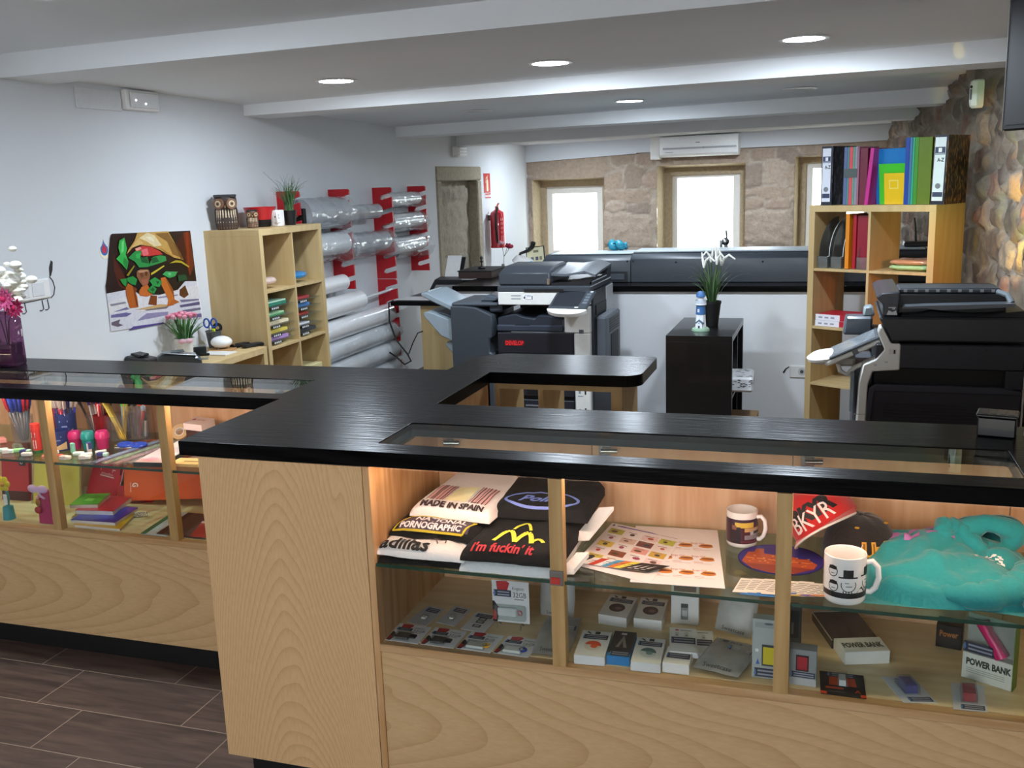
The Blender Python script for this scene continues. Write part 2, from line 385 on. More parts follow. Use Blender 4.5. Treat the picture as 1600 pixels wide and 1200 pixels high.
def stone_mat(name, tint=1.0):
    m = bpy.data.materials.new(name); m.use_nodes = True; nt = m.node_tree; b = nt.nodes['Principled BSDF']; b.inputs['Roughness'].default_value = 0.92
    at = nt.nodes.new('ShaderNodeAttribute'); at.attribute_name = 'stone'
    tc = nt.nodes.new('ShaderNodeTexCoord'); nz = nt.nodes.new('ShaderNodeTexNoise'); nz.inputs['Scale'].default_value = 28; nz.inputs['Detail'].default_value = 8; nz.inputs['Roughness'].default_value = 0.7
    nt.links.new(tc.outputs['Object'], nz.inputs['Vector'])
    mr = nt.nodes.new('ShaderNodeMapRange'); mr.inputs[1].default_value = 0.25; mr.inputs[2].default_value = 0.75; mr.inputs[3].default_value = 0.78 * tint; mr.inputs[4].default_value = 1.2 * tint
    nt.links.new(nz.outputs['Fac'], mr.inputs[0])
    mx = nt.nodes.new('ShaderNodeMix'); mx.data_type = 'RGBA'; mx.blend_type = 'MULTIPLY'; mx.inputs[0].default_value = 1
    nt.links.new(at.outputs['Color'], mx.inputs[6]); nt.links.new(mr.outputs[0], mx.inputs[7]); nt.links.new(mx.outputs[2], b.inputs['Base Color'])
    bp = nt.nodes.new('ShaderNodeBump'); bp.inputs['Distance'].default_value = 0.012; bp.inputs['Strength'].default_value = 0.9
    nt.links.new(nz.outputs['Fac'], bp.inputs['Height']); nt.links.new(bp.outputs[0], b.inputs['Normal'])
    return m
STONE = stone_mat('old_granite')
def stone_wall(name, fn, w, h, step, seeds, cols, mortar, amp, joint, holes=(), seed=1, z0=0.0):
    """a sheet of stones: fn(u, v, d) gives the point, d out of the wall"""
    rs = np.random.RandomState(seed); nu, nv = int(w / step) + 1, int(h / step) + 1
    us = np.linspace(0, w, nu); vs = np.linspace(z0, z0 + h, nv); U, V = np.meshgrid(us, vs)
    wob = np.array([[noise.noise((u * 5, v * 5, seed)) for u in us] for v in vs]); wob2 = np.array([[noise.noise((u * 5 + 9, v * 5, seed + 5)) for u in us] for v in vs])
    Uw, Vw = U + wob * 0.035, V + wob2 * 0.035
    d1 = np.full(U.shape, 9.0); d2 = d1.copy(); idx = np.zeros(U.shape, int)
    for k, (su, sv, ax, ay) in enumerate(seeds):
        d = (np.abs((Uw - su) / ax) ** 3 + np.abs((Vw - sv) / ay) ** 3) ** (1 / 3)
        n = d < d1; d2 = np.where(n, d1, np.minimum(d2, d)); idx = np.where(n, k, idx); d1 = np.where(n, d, d1)
    edge = np.clip((d2 - d1) / joint, 0, 1); edge = edge * edge * (3 - 2 * edge)
    hgt = rs.uniform(0.3, 1.0, len(seeds))[idx]
    fine = np.array([[noise.fractal((u * 9, v * 9, seed), 1, 2, 4) for u in us] for v in vs])
    D = amp * (edge * hgt + 0.4 * fine)
    tint = np.array([lin(cols[rs.randint(len(cols))])[:3] for _ in seeds])[idx]; mc = np.array(lin(mortar)[:3])
    C = tint * edge[..., None] + mc * (1 - edge[..., None])
    bm = bmesh.new(); lay = bm.verts.layers.float_color.new('stone'); Vt = {}
    def vt(i, j):
        if (i, j) not in Vt:
            q = bm.verts.new(fn(us[i], vs[j], D[j, i])); q[lay] = (*C[j, i], 1); Vt[i, j] = q
        return Vt[i, j]
    for j in range(nv - 1):
        for i in range(nu - 1):
            uc, vc = (us[i] + us[i + 1]) / 2, (vs[j] + vs[j + 1]) / 2
            if any(a < uc < b and c < vc < d for a, c, b, d in holes): continue
            bm.faces.new((vt(i, j), vt(i + 1, j), vt(i + 1, j + 1), vt(i, j + 1))).smooth = True
    me = bpy.data.meshes.new(name); bm.to_mesh(me); bm.free(); me.materials.append(STONE)
    o = bpy.data.objects.new(name, me); COL.objects.link(o); return tag(o, kind='structure')
def scatter(w, h, su, sv, jit, seed, z0=0):
    rs = np.random.RandomState(seed); S = []; r = 0; v = z0
    while v < z0 + h + sv:
        rowh = sv * rs.uniform(0.7, 1.3); u = -su * rs.uniform(0, 1)
        while u < w + su:
            ww = su * rs.uniform(0.55, 1.5); S.append((u + ww / 2 + rs.uniform(-jit, jit), v + rowh / 2 + rs.uniform(-jit, jit), ww, rowh)); u += ww
        v += rowh
    return S
# window wall: dressed blocks round the openings, rubble between
OPEN = [(0.07, 0.985, 1.70), (1.66, 2.685, 1.80), (3.24, 4.12, 1.862)]
S = []
for a, b, t in OPEN: S += [((a + b) / 2, t + 0.13, b - a + 0.25, 0.22)]
for uc, ws in ((1.32, 0.62), (2.96, 0.5)):
    S += [(uc - 0.08, 0.72, ws, 0.25), (uc + 0.03, 1.02, ws, 0.34), (uc - 0.16, 1.36, 0.2, 0.12), (uc + 0.12, 1.31, 0.24, 0.1), (uc, 1.46, ws, 0.14), (uc - 0.2, 1.66, 0.2, 0.22), (uc + 0.06, 1.7, 0.2, 0.26),
          (uc + 0.24, 1.62, 0.16, 0.2), (uc - 0.1, 1.9, 0.3, 0.14), (uc + 0.2, 1.9, 0.3, 0.16), (uc, 0.4, ws, 0.3), (uc + 0.3, 1.2, 0.1, 0.5), (uc, 0.1, ws, 0.3)]
S += [(u, 0.3, 0.5, 0.4) for u in (0.3, 0.8, 1.9, 2.4, 3.5, 4.0)] + [(-0.05, 1.2, 0.12, 0.8), (0.03, 1.55, 0.1, 0.4), (4.2, 1.4, 0.1, 0.5)] + [(u, 2.15, 0.5, 0.2) for u in (0.2, 0.9, 1.6, 2.3, 3.0, 3.7)]
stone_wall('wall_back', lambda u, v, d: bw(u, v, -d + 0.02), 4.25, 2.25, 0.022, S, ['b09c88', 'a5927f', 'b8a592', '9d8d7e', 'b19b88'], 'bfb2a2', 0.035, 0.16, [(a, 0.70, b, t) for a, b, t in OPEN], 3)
g = G()
top = [(0, 1.911), (1.40, 1.963), (1.401, 1.90), (1.60, 1.91), (1.601, 1.965), (3.42, 1.976), (4.3, 1.99)]
pl = [(-0.02, 2.4)] + top[:2] + [(1.41, 1.972), (3.42, 1.976), (4.3, 1.99), (4.3, 2.4)]
A = [bw(u, z, -0.035) for u, z in pl]; Bq = [bw(u, z, 0.05) for u, z in pl]; g.loft([A, Bq], WALL); g.obj('wall_back_plaster', kind='structure', smooth=0, recalc=True)

# windows
STONE_L = M('b3a286', 0.9, var=0.22, scale=30, bump=0.01)
FRAMEW = M('f1efe9', 0.4)
for n, (a, b, t) in enumerate(OPEN):
    fa, fb, ft = ((0.155, 0.90, 1.60), (1.776, 2.592, 1.69), (3.338, 4.05, 1.776))[n]; ga, gb, gt = ((0.228, 0.817, 1.513), (1.835, 2.505, 1.655), (3.41, 3.98, 1.715))[n]
    b0 = 0.70; dep = 0.26
    g = G()       # splayed stone reveal
    ring = lambda a, b, t, z, d: [bw(a, z, d), bw(b, z, d), bw(b, t, d), bw(a, t, d)]
    for q, r in ((ring(a - .01, b + .01, t + .01, b0 - .01, 0.0), ring(a + .02, b - .02, t - .02, b0, dep)), (ring(a + .02, b - .02, t - .02, b0, dep), ring(fa, fb, ft, b0 + .04, dep)), (ring(fa, fb, ft, b0 + .04, dep), ring(fa, fb, ft, b0 + .04, 0.62))):
        for k in range(4): g.face([q[k], q[(k + 1) % 4], r[(k + 1) % 4], r[k]], STONE_L)
    w = g.obj('window_%d' % (n + 1), kind='structure', smooth=0)
    g = G()
    for (p, q) in (((fa, b0 + .04), (ga, ft)), ((gb, b0 + .04), (fb, ft)), ((ga, gt), (gb, ft)), ((ga, b0 + .04), (gb, b0 + .10))):
        A = [bw(u, z, 0.30) for u, z in ((p[0], p[1]), (q[0], p[1]), (q[0], q[1]), (p[0], q[1]))]; Bq = [bw(u, z, 0.37) for u, z in ((p[0], p[1]), (q[0], p[1]), (q[0], q[1]), (p[0], q[1]))]
        g.loft([A, Bq], FRAMEW)
    g.obj('window_frame', w, smooth=0, recalc=True)
    g = G(); g.face([bw(ga, b0 + .1, 0.34), bw(gb, b0 + .1, 0.34), bw(gb, gt, 0.34), bw(ga, gt, 0.34)], GLASS); g.obj('pane', w, smooth=0)

# rubble wall on the other side
YR0, YR1 = 2.0, 11.9; LR = math.hypot(YR1 - YR0, rwx(YR1) - rwx(YR0))
def rw(u, v, d):
    y = YR0 + (YR1 - YR0) * u / LR; return (rwx(y) + 0.03 - d, y, v)
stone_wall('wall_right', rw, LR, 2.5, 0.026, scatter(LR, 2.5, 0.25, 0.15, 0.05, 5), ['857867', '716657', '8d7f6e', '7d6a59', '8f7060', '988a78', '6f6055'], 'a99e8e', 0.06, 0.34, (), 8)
g = G(); g.box((1.2, -2.6, 0), (1.4, 2.0, 2.6), WALL); g.box((0.9, 1.98, 0), (1.4, 2.02, 2.6), WALL); g.obj('wall_right_plaster', kind='structure', smooth=0)
# shop front behind the camera: unseen wall, its open gap sized to set the daylight
g = G()
for a, b in (((-3.8, -2.6, 0), (-1.9, -2.4, 2.6)), ((0.0, -2.6, 0), (1.4, -2.4, 2.6)), ((-1.9, -2.6, 0), (0.0, -2.4, 0.5)), ((-1.9, -2.6, 2.15), (0.0, -2.4, 2.6))): g.box(a, b, WALL)
g.obj('wall_front', kind='structure', smooth=0)

# walled-up niche
g = G()
def nw(u, v, d): return (-3.76 + d, 8.93 + u, v)
S = [(0.35, 1.55, 0.7, 0.12), (0.95, 1.55, 0.7, 0.12), (0.62, 1.2, 1.3, 0.55), (0.3, 0.7, 0.6, 0.5), (0.95, 0.7, 0.6, 0.5), (0.62, 1.85, 1.3, 0.2)]
stone_wall('wall_niche', nw, 1.27, 1.5, 0.025, S, ['938b7a', '9d9482', '8b8475'], 'aaa18f', 0.03, 0.1, (), 12, 0.38)
STONE_F = M('a49a86', 0.92, var=0.25, scale=26, bump=0.012)
for nm, a, b in (('lintel', (-3.78, 8.93, 1.715), (-3.635, 10.2, 1.858)), ('jamb', (-3.78, 8.93, 0.4), (-3.635, 9.05, 1.714)), ('jamb', (-3.78, 10.07, 0.4), (-3.635, 10.2, 1.714))):
    g = G(); g.box(a, b, STONE_F, 0.012); g.obj('niche_' + nm, kind='structure', smooth=0)

# ceiling downlights
ON = lamp_mat('lit_diffuser', 'e4f1ff', LAMP); ON2 = lamp_mat('lit_diffuser_strong', 'e4f1ff', LAMP * 1.4); OFF = M('d9dadb', 0.4)
k = 0
for x, y, on, where in ((-2.584, 4.967, 1, 'above the tall birch shelf'), (-1.378, 4.972, 1, 'in the middle of the row over the counter'), (-0.148, 4.878, 1, 'largest in view, over the showcase'), (-1.411, 7.2, 1, 'in the row over the big copier'),
                        (-2.56, 7.15, 0, 'switched off, near the plaster wall'), (-0.235, 7.16, 0, 'switched off, near the rubble wall'), (-2.458, 2.72, 1, 'in front of the first beam'), (-2.75, 10.75, 1, 'in the last bay before the first window'), (-0.75, 10.65, 1, 'in the last bay before the third window')):
    z = ceil_z(x, y)
    t = thing('ceiling_downlight', ('lit round white ceiling downlight ' if on else 'unlit round white ceiling downlight ') + where, 'ceiling light', (x, y, z - 0.001), group='ceiling downlights')
    g = G(); g.lathe([(0.092, -0.004), (0.112, -0.004), (0.114, 0.0), (0.09, 0.004)], PLASTICW, n=32, cap=False); g.obj('rim', t)
    g = G(); g.lathe([(0.0, -0.007), (0.05, -0.0062), (0.092, -0.003)] if on else [(0.0, -0.002), (0.092, -0.0005)], (ON2 if (y < 5 and x > -2) or y > 10 else ON) if on else OFF, n=32, cap=False); g.obj('diffuser', t, smooth=0)
# ================================================================ counters
t = thing('counter_worktop', 'black stained wooden worktop of the stepped shop counter with two glass insets', 'countertop', (-1.4, 2.6, 1.0), world=True)
outer = [(-3.645, 2.672), (-1.67, 2.672), (-1.67, 2.152), (0.88, 2.152), (0.88, 2.69), (-1.134, 2.69), (-1.134, 3.19)]
outer += [(-0.66 + 0.06 * cos(a), 3.25 + 0.06 * sin(a)) for a in [-pi / 2 + k * pi / 12 for k in range(7)]] + [(-0.63 + 0.03 * cos(a), 3.53 + 0.03 * sin(a)) for a in [k * pi / 8 for k in range(5)]] + [(-1.20, 3.56), (-1.30, 3.46), (-1.305, 3.21), (-3.645, 3.21)]
h1 = rrect(-3.38, 2.745, -1.705, 2.97, 0.01); h2 = rrect(-1.113, 2.232, 0.41, 2.455, 0.01)
plate('top_board', [outer, h1, h2], 1.0, 1.04, BLACKWOOD, t, 0.0015)
for hx in ((-3.378, 2.747, -1.707, 2.968), (-1.111, 2.234, 0.408, 2.453)):
    g = G(); g.box((hx[0], hx[1], 1.030), (hx[2], hx[3], 1.038), GLASS); g.obj('glass_inset', t, smooth=0)

def showcase(lbl, x0, x1, yf, yb, posts, seams, zsh, side):
    t = thing('display_counter', lbl, 'display case', ((x0 + x1) / 2, (yf + yb) / 2, 0), world=True)
    g = G(); g.box((x0, yf + 0.01, 0.107), (x1, yf + 0.03, 0.49), BEECH_WIDE); g.obj('front_panel', t, smooth=0)
    g = G(); g.box((x0, yf, 0.49), (x1, yf + 0.035, 0.512), BEECH_H, 0.003); g.obj('front_rail', t, smooth=0)
    g = G(); g.box((x0, yf + 0.035, 0.495), (x1, yb, 0.513), wood('beech_floor', 'e2cfa8', 'cfb88c', 'x', 0.4)); g.obj('floor_board', t, smooth=0)
    g = G(); g.box((x0, yf + 0.07, 0), (x1, yf + 0.09, 0.107), BLACK); g.obj('plinth', t, smooth=0)
    for a, b in zip([x0] + seams, seams + [x1]):
        g = G(); g.box((a + 0.0015, yb, 0.495), (b - 0.0015, yb + 0.018, 0.998), PINK_V); g.obj('back_panel', t, smooth=0)
        g = G(); g.box((a + 0.02, yb - 0.004, 0.925), (a + 0.055, yb, 0.965), CHROME, 0.002); g.cyl((a + 0.03, yb - 0.018, 0.945), (a + 0.075, yb - 0.01, 0.945), 0.008, CHROME); g.obj('hinge', t)
    for sx in side:
        g = G(); g.box((sx, yf + 0.005, 0.107), (sx + 0.018, yb + 0.018, 0.998), BEECH_V); g.obj('side_panel', t, smooth=0)
    for px in posts:
        g = G(); g.box((px - 0.017, yf + 0.001, 0.512), (px + 0.017, yf + 0.03, 0.9985), wood('beech_post', 'c9a670', 'a98753', 'z', 0.5)); g.obj('post', t, smooth=0)
    g = G(); g.box((x0 + 0.002, yf + 0.0095, zsh - 0.008), (x1 - 0.002, yb - 0.012, zsh), glassy('green_edged_glass', (232, 245, 236))); s = g.obj('glass_shelf', t, smooth=0)
    g = G(); g.box((x0 + 0.002, yf + 0.008, zsh - 0.0082), (x1 - 0.002, yf + 0.0093, zsh + 0.0002), M('2c4a3c', 0.2)); g.obj('polished_edge', s, smooth=0)
    ed = [x0] + [p for p in posts if x0 < p < x1] + [x1]
    for a, b in zip(ed, ed[1:]):
        g = G(); g.box((a + 0.018, yf + 0.003, 0.513), (b - 0.018, yf + 0.006, 0.998), GLASSF); g.obj('front_pane', t, smooth=0)
    g = G(); g.box((x0 + 0.03, yf + 0.038, 0.990), (x1 - 0.03, yf + 0.052, 0.996), lamp_mat('warm_led_strip', 'ffd3b4', STRIP)); g.obj('led_strip', t, smooth=0)
    return t
CASE = showcase('pale beech glass-fronted showcase holding folded shirts, mugs and phone accessories', -1.105, 0.93, 2.150, 2.612, [-0.612, -0.081, 0.45], [-0.63, -0.08, 0.45], 0.736, [-1.123])
g = G(); g.box((-0.630, 2.146, 0.728), (-0.596, 2.151, 0.766), M('6f6a64', 0.4), 0.001); g.box((-0.627, 2.1445, 0.732), (-0.603, 2.1465, 0.750), M('c2352c', 0.4), 0.001); g.obj('lock', CASE, smooth=0)
CASEL = showcase('pale beech glass-fronted showcase holding pens, rubbers, notebooks and folders', -3.645, -1.63, 2.685, 3.15, [-3.17, -2.645, -2.143], [-3.1, -2.55, -2.0], 0.767, [-1.648])
# the closed end of the counter
t = thing('counter_end_cabinet', 'closed beech end cabinet of the counter with tall upright grain', 'cabinet', (-1.37, 2.67, 0), world=True)
g = G(); g.box((-1.612, 2.152, 0.107), (-1.124, 2.171, 0.9985), BEECH_ARCH); g.obj('front_panel', t, smooth=0)
g = G(); g.box((-1.612, 2.171, 0.107), (-1.594, 3.19, 0.9985), BEECH_V); g.obj('side_panel', t, smooth=0)
g = G(); g.box((-1.155, 2.62, 0.107), (-1.137, 3.19, 0.9985), BEECH_V); g.obj('side_panel', t, smooth=0)
g = G(); g.box((-1.612, 3.172, 0.107), (-1.137, 3.19, 0.9985), BEECH_V); g.obj('back_panel', t, smooth=0)
g = G(); g.box((-1.58, 2.22, 0), (-1.124, 2.24, 0.107), BLACK); g.obj('plinth', t, smooth=0)
# open shelf unit under the far leg of the worktop
t = thing('open_shelf_unit', 'open birch shelf unit under the far arm of the black worktop', 'shelf unit', (-0.9, 3.38, 0), world=True)
for x0, x1, nm in ((-1.134, -1.116, 'side_panel'), (-0.972, -0.954, 'divider'), (-0.709, -0.671, 'side_panel')):
    g = G(); g.box((x0, 3.235, 0.02), (x1, 3.52, 0.972), BIRCH); g.obj(nm, t, smooth=0)
g = G(); g.box((-1.134, 3.235, 0.972), (-0.671, 3.52, 0.9985), BIRCH); g.obj('top_panel', t, smooth=0)
g = G(); g.box((-1.134, 3.235, 0.0), (-0.671, 3.52, 0.02), BIRCH); g.obj('bottom_panel', t, smooth=0)
g = G(); g.box((-1.116, 3.24, 0.47), (-0.709, 3.5, 0.486), BIRCH); g.obj('shelf', t, smooth=0)

# ================================================================ cube shelving
def cubes(name, lbl, cols, rows, mat, loc, rz, cat='shelf unit', cell=0.335, d=0.39, group=None, back=None):
    """origin: front lower corner; opens towards local -y"""
    t = thing(name, lbl, cat, loc, rz, group); o, i = 0.038, 0.0158
    w = 2 * o + cols * cell + (cols - 1) * i; h = 2 * o + rows * cell + (rows - 1) * i
    def p(nm, a, b):
        g = G(); g.box(a, b, mat, 0.001); g.obj(nm, t, smooth=0)
    p('bottom_panel', (0, 0, 0), (w, d, o)); p('top_panel', (0, 0, h - o), (w, d, h)); p('side_panel', (0, 0, o), (o, d, h - o)); p('side_panel', (w - o, 0, o), (w, d, h - o))
    for k in range(1, cols): x = o + k * cell + (k - 1) * i; p('divider', (x, 0.002, o), (x + i, d - 0.002, h - o))
    for k in range(1, rows):
        z = o + k * cell + (k - 1) * i
        for c in range(cols): x = o + c * (cell + i); p('shelf', (x, 0.002, z), (x + cell, d - 0.002, z + i))
    return t
KL = cubes('cube_shelf', 'tall birch cube shelf with owl figures on top against the plaster wall', 2, 4, BIRCH, (-3.262, 5.15, 0), pi / 2)
KLOW = cubes('low_cube_shelf', 'low birch cube shelf with flower pot and card terminals on it', 4, 2, BIRCH_Y, (-3.255, 3.655, 0), pi / 2, group=None)
KR = cubes('cube_shelf', 'tall birch cube shelf with ring binders on top beside the rubble wall', 2, 4, BIRCH, (-0.134, 6.30, 0), radians(-28.5), cell=0.341)
KB = cubes('black_cube_shelf', 'low black cube shelf with lighthouse figure and potted lily on top', 2, 2, M('0d0d0e', 0.3, coat=0.2), (-0.535, 5.76, 0), pi / 2)
# ================================================================ back of the shop
DG = M('3a4047', 0.42); DG2 = M('4b525a', 0.4); DGL = M('2a2d33', 0.42); NAVY = M('1b1d26', 0.45); GREYP = M('8d9aa2', 0.4); PALE = M('bcc6cb', 0.35); OFFW = M('e6e6e0', 0.4)
g = G(); g.box((-2.66, 6.80, 0), (0.79, 6.90, 0.905), M('f2f5f8', 0.85, var=0.02)); g.obj('partition_wall', kind='structure', smooth=0)
t = thing('work_ledge', 'long black worktop on the low white partition wall', 'worktop', (-0.9, 7.3, 0.905), world=True)
g = G(); g.box((-2.68, 6.77, 0.905), (0.66, 7.95, 0.945), BLACKWOOD, 0.002); g.obj('top_board', t, smooth=0)
# large-format printer on the ledge
t = thing('wide_format_printer', 'long dark grey wide format printer lying on the black ledge below the windows', 'printer', (-0.8, 7.2, 0.945), world=True)
prof = lambda z: [(7.0, 0.9455), (7.5, 0.9455), (7.5, z - 0.02), (7.42, z + 0.015), (7.10, z + 0.012), (7.0, z - 0.025)]
g = G(); g.prism(prof(1.13), -2.04, -1.378, DG, 'yz', 0.004); g.obj('end_cover', t)
g = G(); g.prism(prof(1.14), -1.376, 0.62, DG, 'yz', 0.004); g.obj('body', t)
g = G(); g.box((-2.0, 7.09, 1.143), (-1.39, 7.40, 1.150), PALE, 0.002); g.box((-1.37, 7.09, 1.153), (0.6, 7.40, 1.164), PALE, 0.002); g.obj('top_rail', t, smooth=0)
g = G(); g.box((-1.77, 6.994, 0.95), (-1.40, 7.01, 1.025), M('23262b', 0.5)); g.box((-1.75, 6.988, 0.965), (-1.42, 7.0, 1.01), DG2, 0.003); g.obj('control_panel', t, smooth=0)
for x, z in ((-1.40, 1.1), (-1.36, 1.1), (-1.05, 1.09), (-0.45, 1.09)):
    g = G(); g.cyl((x, 7.0, z), (x, 6.993, z), 0.006, BLACK, 8); g.obj('screw', t)
g = G(); g.tube([(-1.62 + 0.14 * k / 8, 7.5 + 0.03 * sin(k * 2.1), 1.163 + 0.025 + 0.018 * sin(k * 1.7)) for k in range(9)], [0.012, .03, .035, .03, .036, .03, .034, .028, .01], M('2f8fa6', 0.4), 10)
tag(g.obj('packet'), 'small turquoise packet behind the grey printer under the rubble between windows', 'packet').location = (0, -0.12, -0.0)
t = thing('button_press', 'small metal lever press standing behind the grey printer against the bright middle window', 'tool', (-0.75, 7.62, 0.945), world=True)
g = G(); g.box((-0.83, 7.56, 0.9455), (-0.69, 7.7, 0.965), M('8d8d8d', 0.4, 0.6), 0.004); g.obj('base', t, smooth=0)
g = G(); g.cyl((-0.80, 7.62, 0.965), (-0.80, 7.62, 1.20), 0.012, CHROME); g.obj('column', t)
g = G(); g.ball((-0.765, 7.6, 1.19), 0.03, CHROME); g.cyl((-0.765, 7.6, 1.19), (-0.755, 7.6, 1.10), 0.014, CHROME); g.obj('head', t)
g = G(); g.cyl((-0.755, 7.6, 1.2), (-0.76, 7.6, 1.275), 0.006, BLACK); g.obj('lever', t)

# things at the far end of the ledge
t = thing('picture_frame', 'thin dark picture frame with stamps on cream paper leaning by the first window', 'picture frame', (-2.32, 7.8, 0.945), 0)
t.rotation_euler = (radians(-10), radians(-6), 0)
g = G(); g.box((-0.085, 0, 0), (0.075, 0.012, 0.215), BLACK); g.obj('frame', t, smooth=0)
f = lambda u, v: (u, -0.0015, v)
g = G(); g.rect(-0.078, 0.006, 0.068, 0.208, f, M('d8d2ae', 0.6)); f2 = lambda u, v: (u, -0.0022, v)
for u, v, w, h, c in ((-0.045, 0.10, 0.025, 0.03, '6b6f78'), (-0.005, 0.10, 0.025, 0.03, '4b5060'), (0.03, 0.1, 0.022, 0.03, '8a7f62'), (-0.02, 0.165, 0.045, 0.02, '7e7a5e'), (-0.05, 0.05, 0.03, 0.025, '999070'), (0.025, 0.05, 0.025, 0.025, '555c70')): g.rect(u, v, u + w, v + h, f2, M(c, 0.6))
g.obj('picture', t, smooth=0)
g = G(); g.lathe([(0.0, 0), (0.022, 0.002), (0.012, 0.02), (0.026, 0.055), (0.020, 0.085), (0.006, 0.1), (0, 0.1)], M('58b7e8', 0.3), (-2.345, 7.72, 0.9455), 14); g.obj('figurine', label='little pale blue figurine in front of the leaning picture frame', cat='figurine')
t = thing('desk_lamp', 'black desk lamp with curved arm and bright white shade beside the picture frame', 'lamp', (-2.47, 7.80, 0.945), world=True)
g = G(); g.lathe([(0, 0), (0.07, 0), (0.07, 0.012), (0.02, 0.02), (0, 0.02)], BLACKP, (-2.49, 7.79, 0.9455), 20); g.obj('base', t)
g = G(); g.tube([(-2.49, 7.79, 0.96), (-2.505, 7.81, 1.03), (-2.47, 7.83, 1.1), (-2.4, 7.83, 1.125), (-2.36, 7.82, 1.16), (-2.35, 7.81, 1.19)], [0.008, 0.008, 0.012, 0.014, 0.02, 0.022], BLACKP); g.obj('arm', t)
g = G(); g.lathe([(0.02, 0.06), (0.075, 0.05), (0.10, 0.0), (0.095, -0.005), (0.07, 0.03), (0.0, 0.04)], M('f2f0ec', 0.25), (-2.43, 7.77, 1.02), 20, mtx=R(0.35, 'Y')); g.obj('shade', t)  # white colour stands in for the bright highlight on the dark lamp head
t = thing('flower_vase', 'slim vase with one pale pink and one dark red flower near the extinguisher', 'vase', (-2.60, 7.75, 0.945), world=True)
g = G(); g.lathe([(0, 0), (0.03, 0), (0.034, 0.03), (0.014, 0.06), (0.012, 0.075), (0.009, 0.075), (0, 0.05)], M('6c6a66', 0.2), (-2.60, 7.75, 0.9455), 14); g.obj('body', t)
for x, z, c in ((-2.605, 1.195, 'd79aa6'), (-2.55, 1.175, '8e1836'), (-2.53, 1.165, 'a01c3c')):
    g = G(); g.tube([(-2.60, 7.75, 0.95), (-2.59, 7.75, 1.08), (x, 7.75, z)], 0.0022, M('5b6a3c', 0.6), 5); s = g.obj('stem', t)
    g = G()
    for k in range(7): a = k * 0.9; g.ball((x + 0.014 * cos(a), 7.75 + 0.014 * sin(a), z + 0.006 * sin(3 * a)), 0.013, M(c, 0.6), 8, 6)
    g.obj('flower', s)
t = thing('paper_tray_box', 'dark brown box under the little black trophy at the end of the ledge', 'box', (-2.72, 7.5, 0.945), world=True)
g = G(); g.box((-2.83, 7.3, 0.9455), (-2.55, 7.7, 1.0), M('3a2723', 0.5), 0.003); g.obj('body', t, smooth=0)
g = G(); g.box((-2.835, 7.295, 1.0), (-2.545, 7.705, 1.008), BLACK); g.obj('lid', t, smooth=0)
t.location.z = 0.945
g = G(); g.lathe([(0, 0), (0.03, 0), (0.03, 0.012), (0.008, 0.02), (0.006, 0.045), (0.016, 0.055), (0.007, 0.065), (0.014, 0.085), (0.006, 0.10), (0, 0.102)], BLACKP, (-2.70, 7.5, 1.0085), 14); g.obj('trophy', label='little black trophy standing on the dark brown box by the niche', cat='trophy')

# side desk with an inkjet printer
t = thing('side_desk', 'dark topped desk with birch side panel behind the copier trays', 'desk', (-3.1, 7.6, 0), world=True)
g = G(); g.box((-3.44, 7.30, 0.725), (-2.70, 8.15, 0.755), BLACKWOOD, 0.002); g.obj('top_board', t, smooth=0)
g = G(); g.box((-3.20, 7.36, 0.0), (-2.70, 7.378, 0.725), BIRCH); g.obj('side_panel', t, smooth=0)
g = G(); g.box((-3.40, 8.1, 0), (-2.70, 8.118, 0.725), BIRCH); g.obj('side_panel', t, smooth=0)
t = thing('inkjet_printer', 'black and silver inkjet printer with white paper standing in its feeder', 'printer', (-3.0, 7.8, 0.755), world=True)
g = G(); g.prism([(7.66, 0.7555), (8.02, 0.7555), (8.02, 0.87), (7.92, 0.905), (7.78, 0.89), (7.66, 0.82)], -3.24, -2.84, BLACKP, 'yz', 0.008); g.obj('body', t)
g = G(); g.prism([(7.60, 0.80), (7.66, 0.822), (7.79, 0.893), (7.78, 0.875), (7.64, 0.79)], -3.20, -2.87, M('a7a9ab', 0.3, 0.5), 'yz', 0.003); g.obj('output_tray', t)
g = G(); g.box((-2.98, 7.75, 0.885), (-2.85, 7.8, 0.90), M('d9dbdd', 0.25, 0.6), 0.004); g.box((-2.9, 7.66, 0.84), (-2.838, 7.76, 0.875), M('d9dbdd', 0.25, 0.6), 0.004); g.obj('control_panel', t, smooth=0)
g = G(); g.prism([(7.90, 0.88), (7.915, 0.88), (8.03, 1.06), (8.015, 1.06)], -3.20, -3.03, BLACKP, 'yz', 0.003); g.obj('paper_support', t)
g = G(); g.prism([(7.885, 0.88), (7.889, 0.88), (8.005, 1.075), (8.001, 1.075)], -3.19, -3.06, WHITE, 'yz'); g.obj('paper_stack', t, smooth=0)
g = G(); g.box((-3.42, 7.36, 0.7555), (-3.1, 7.62, 0.762), WHITE); tag(g.obj('paper_sheet', smooth=0), 'white sheet of paper on the dark desk beside the inkjet printer', 'paper')
g = G(); g.box((-3.40, 7.31, 0.7555), (-3.05, 7.352, 0.764), BLACK); tag(g.obj('keyboard_tray', smooth=0), 'thin black slab on the front edge of the dark desk', 'tray')
g = G(); g.tube([(-3.40, 7.28, 0.77), (-3.43, 7.25, 0.755), (-3.44, 7.26, 0.6), (-3.39, 7.26, 0.45), (-3.30, 7.27, 0.33), (-3.27, 7.27, 0.27), (-3.33, 7.27, 0.24), (-3.40, 7.27, 0.30), (-3.46, 7.27, 0.34)], 0.007, BLACK); g.obj('power_cable', label='black cable hanging down from the dark desk edge', cat='cable')
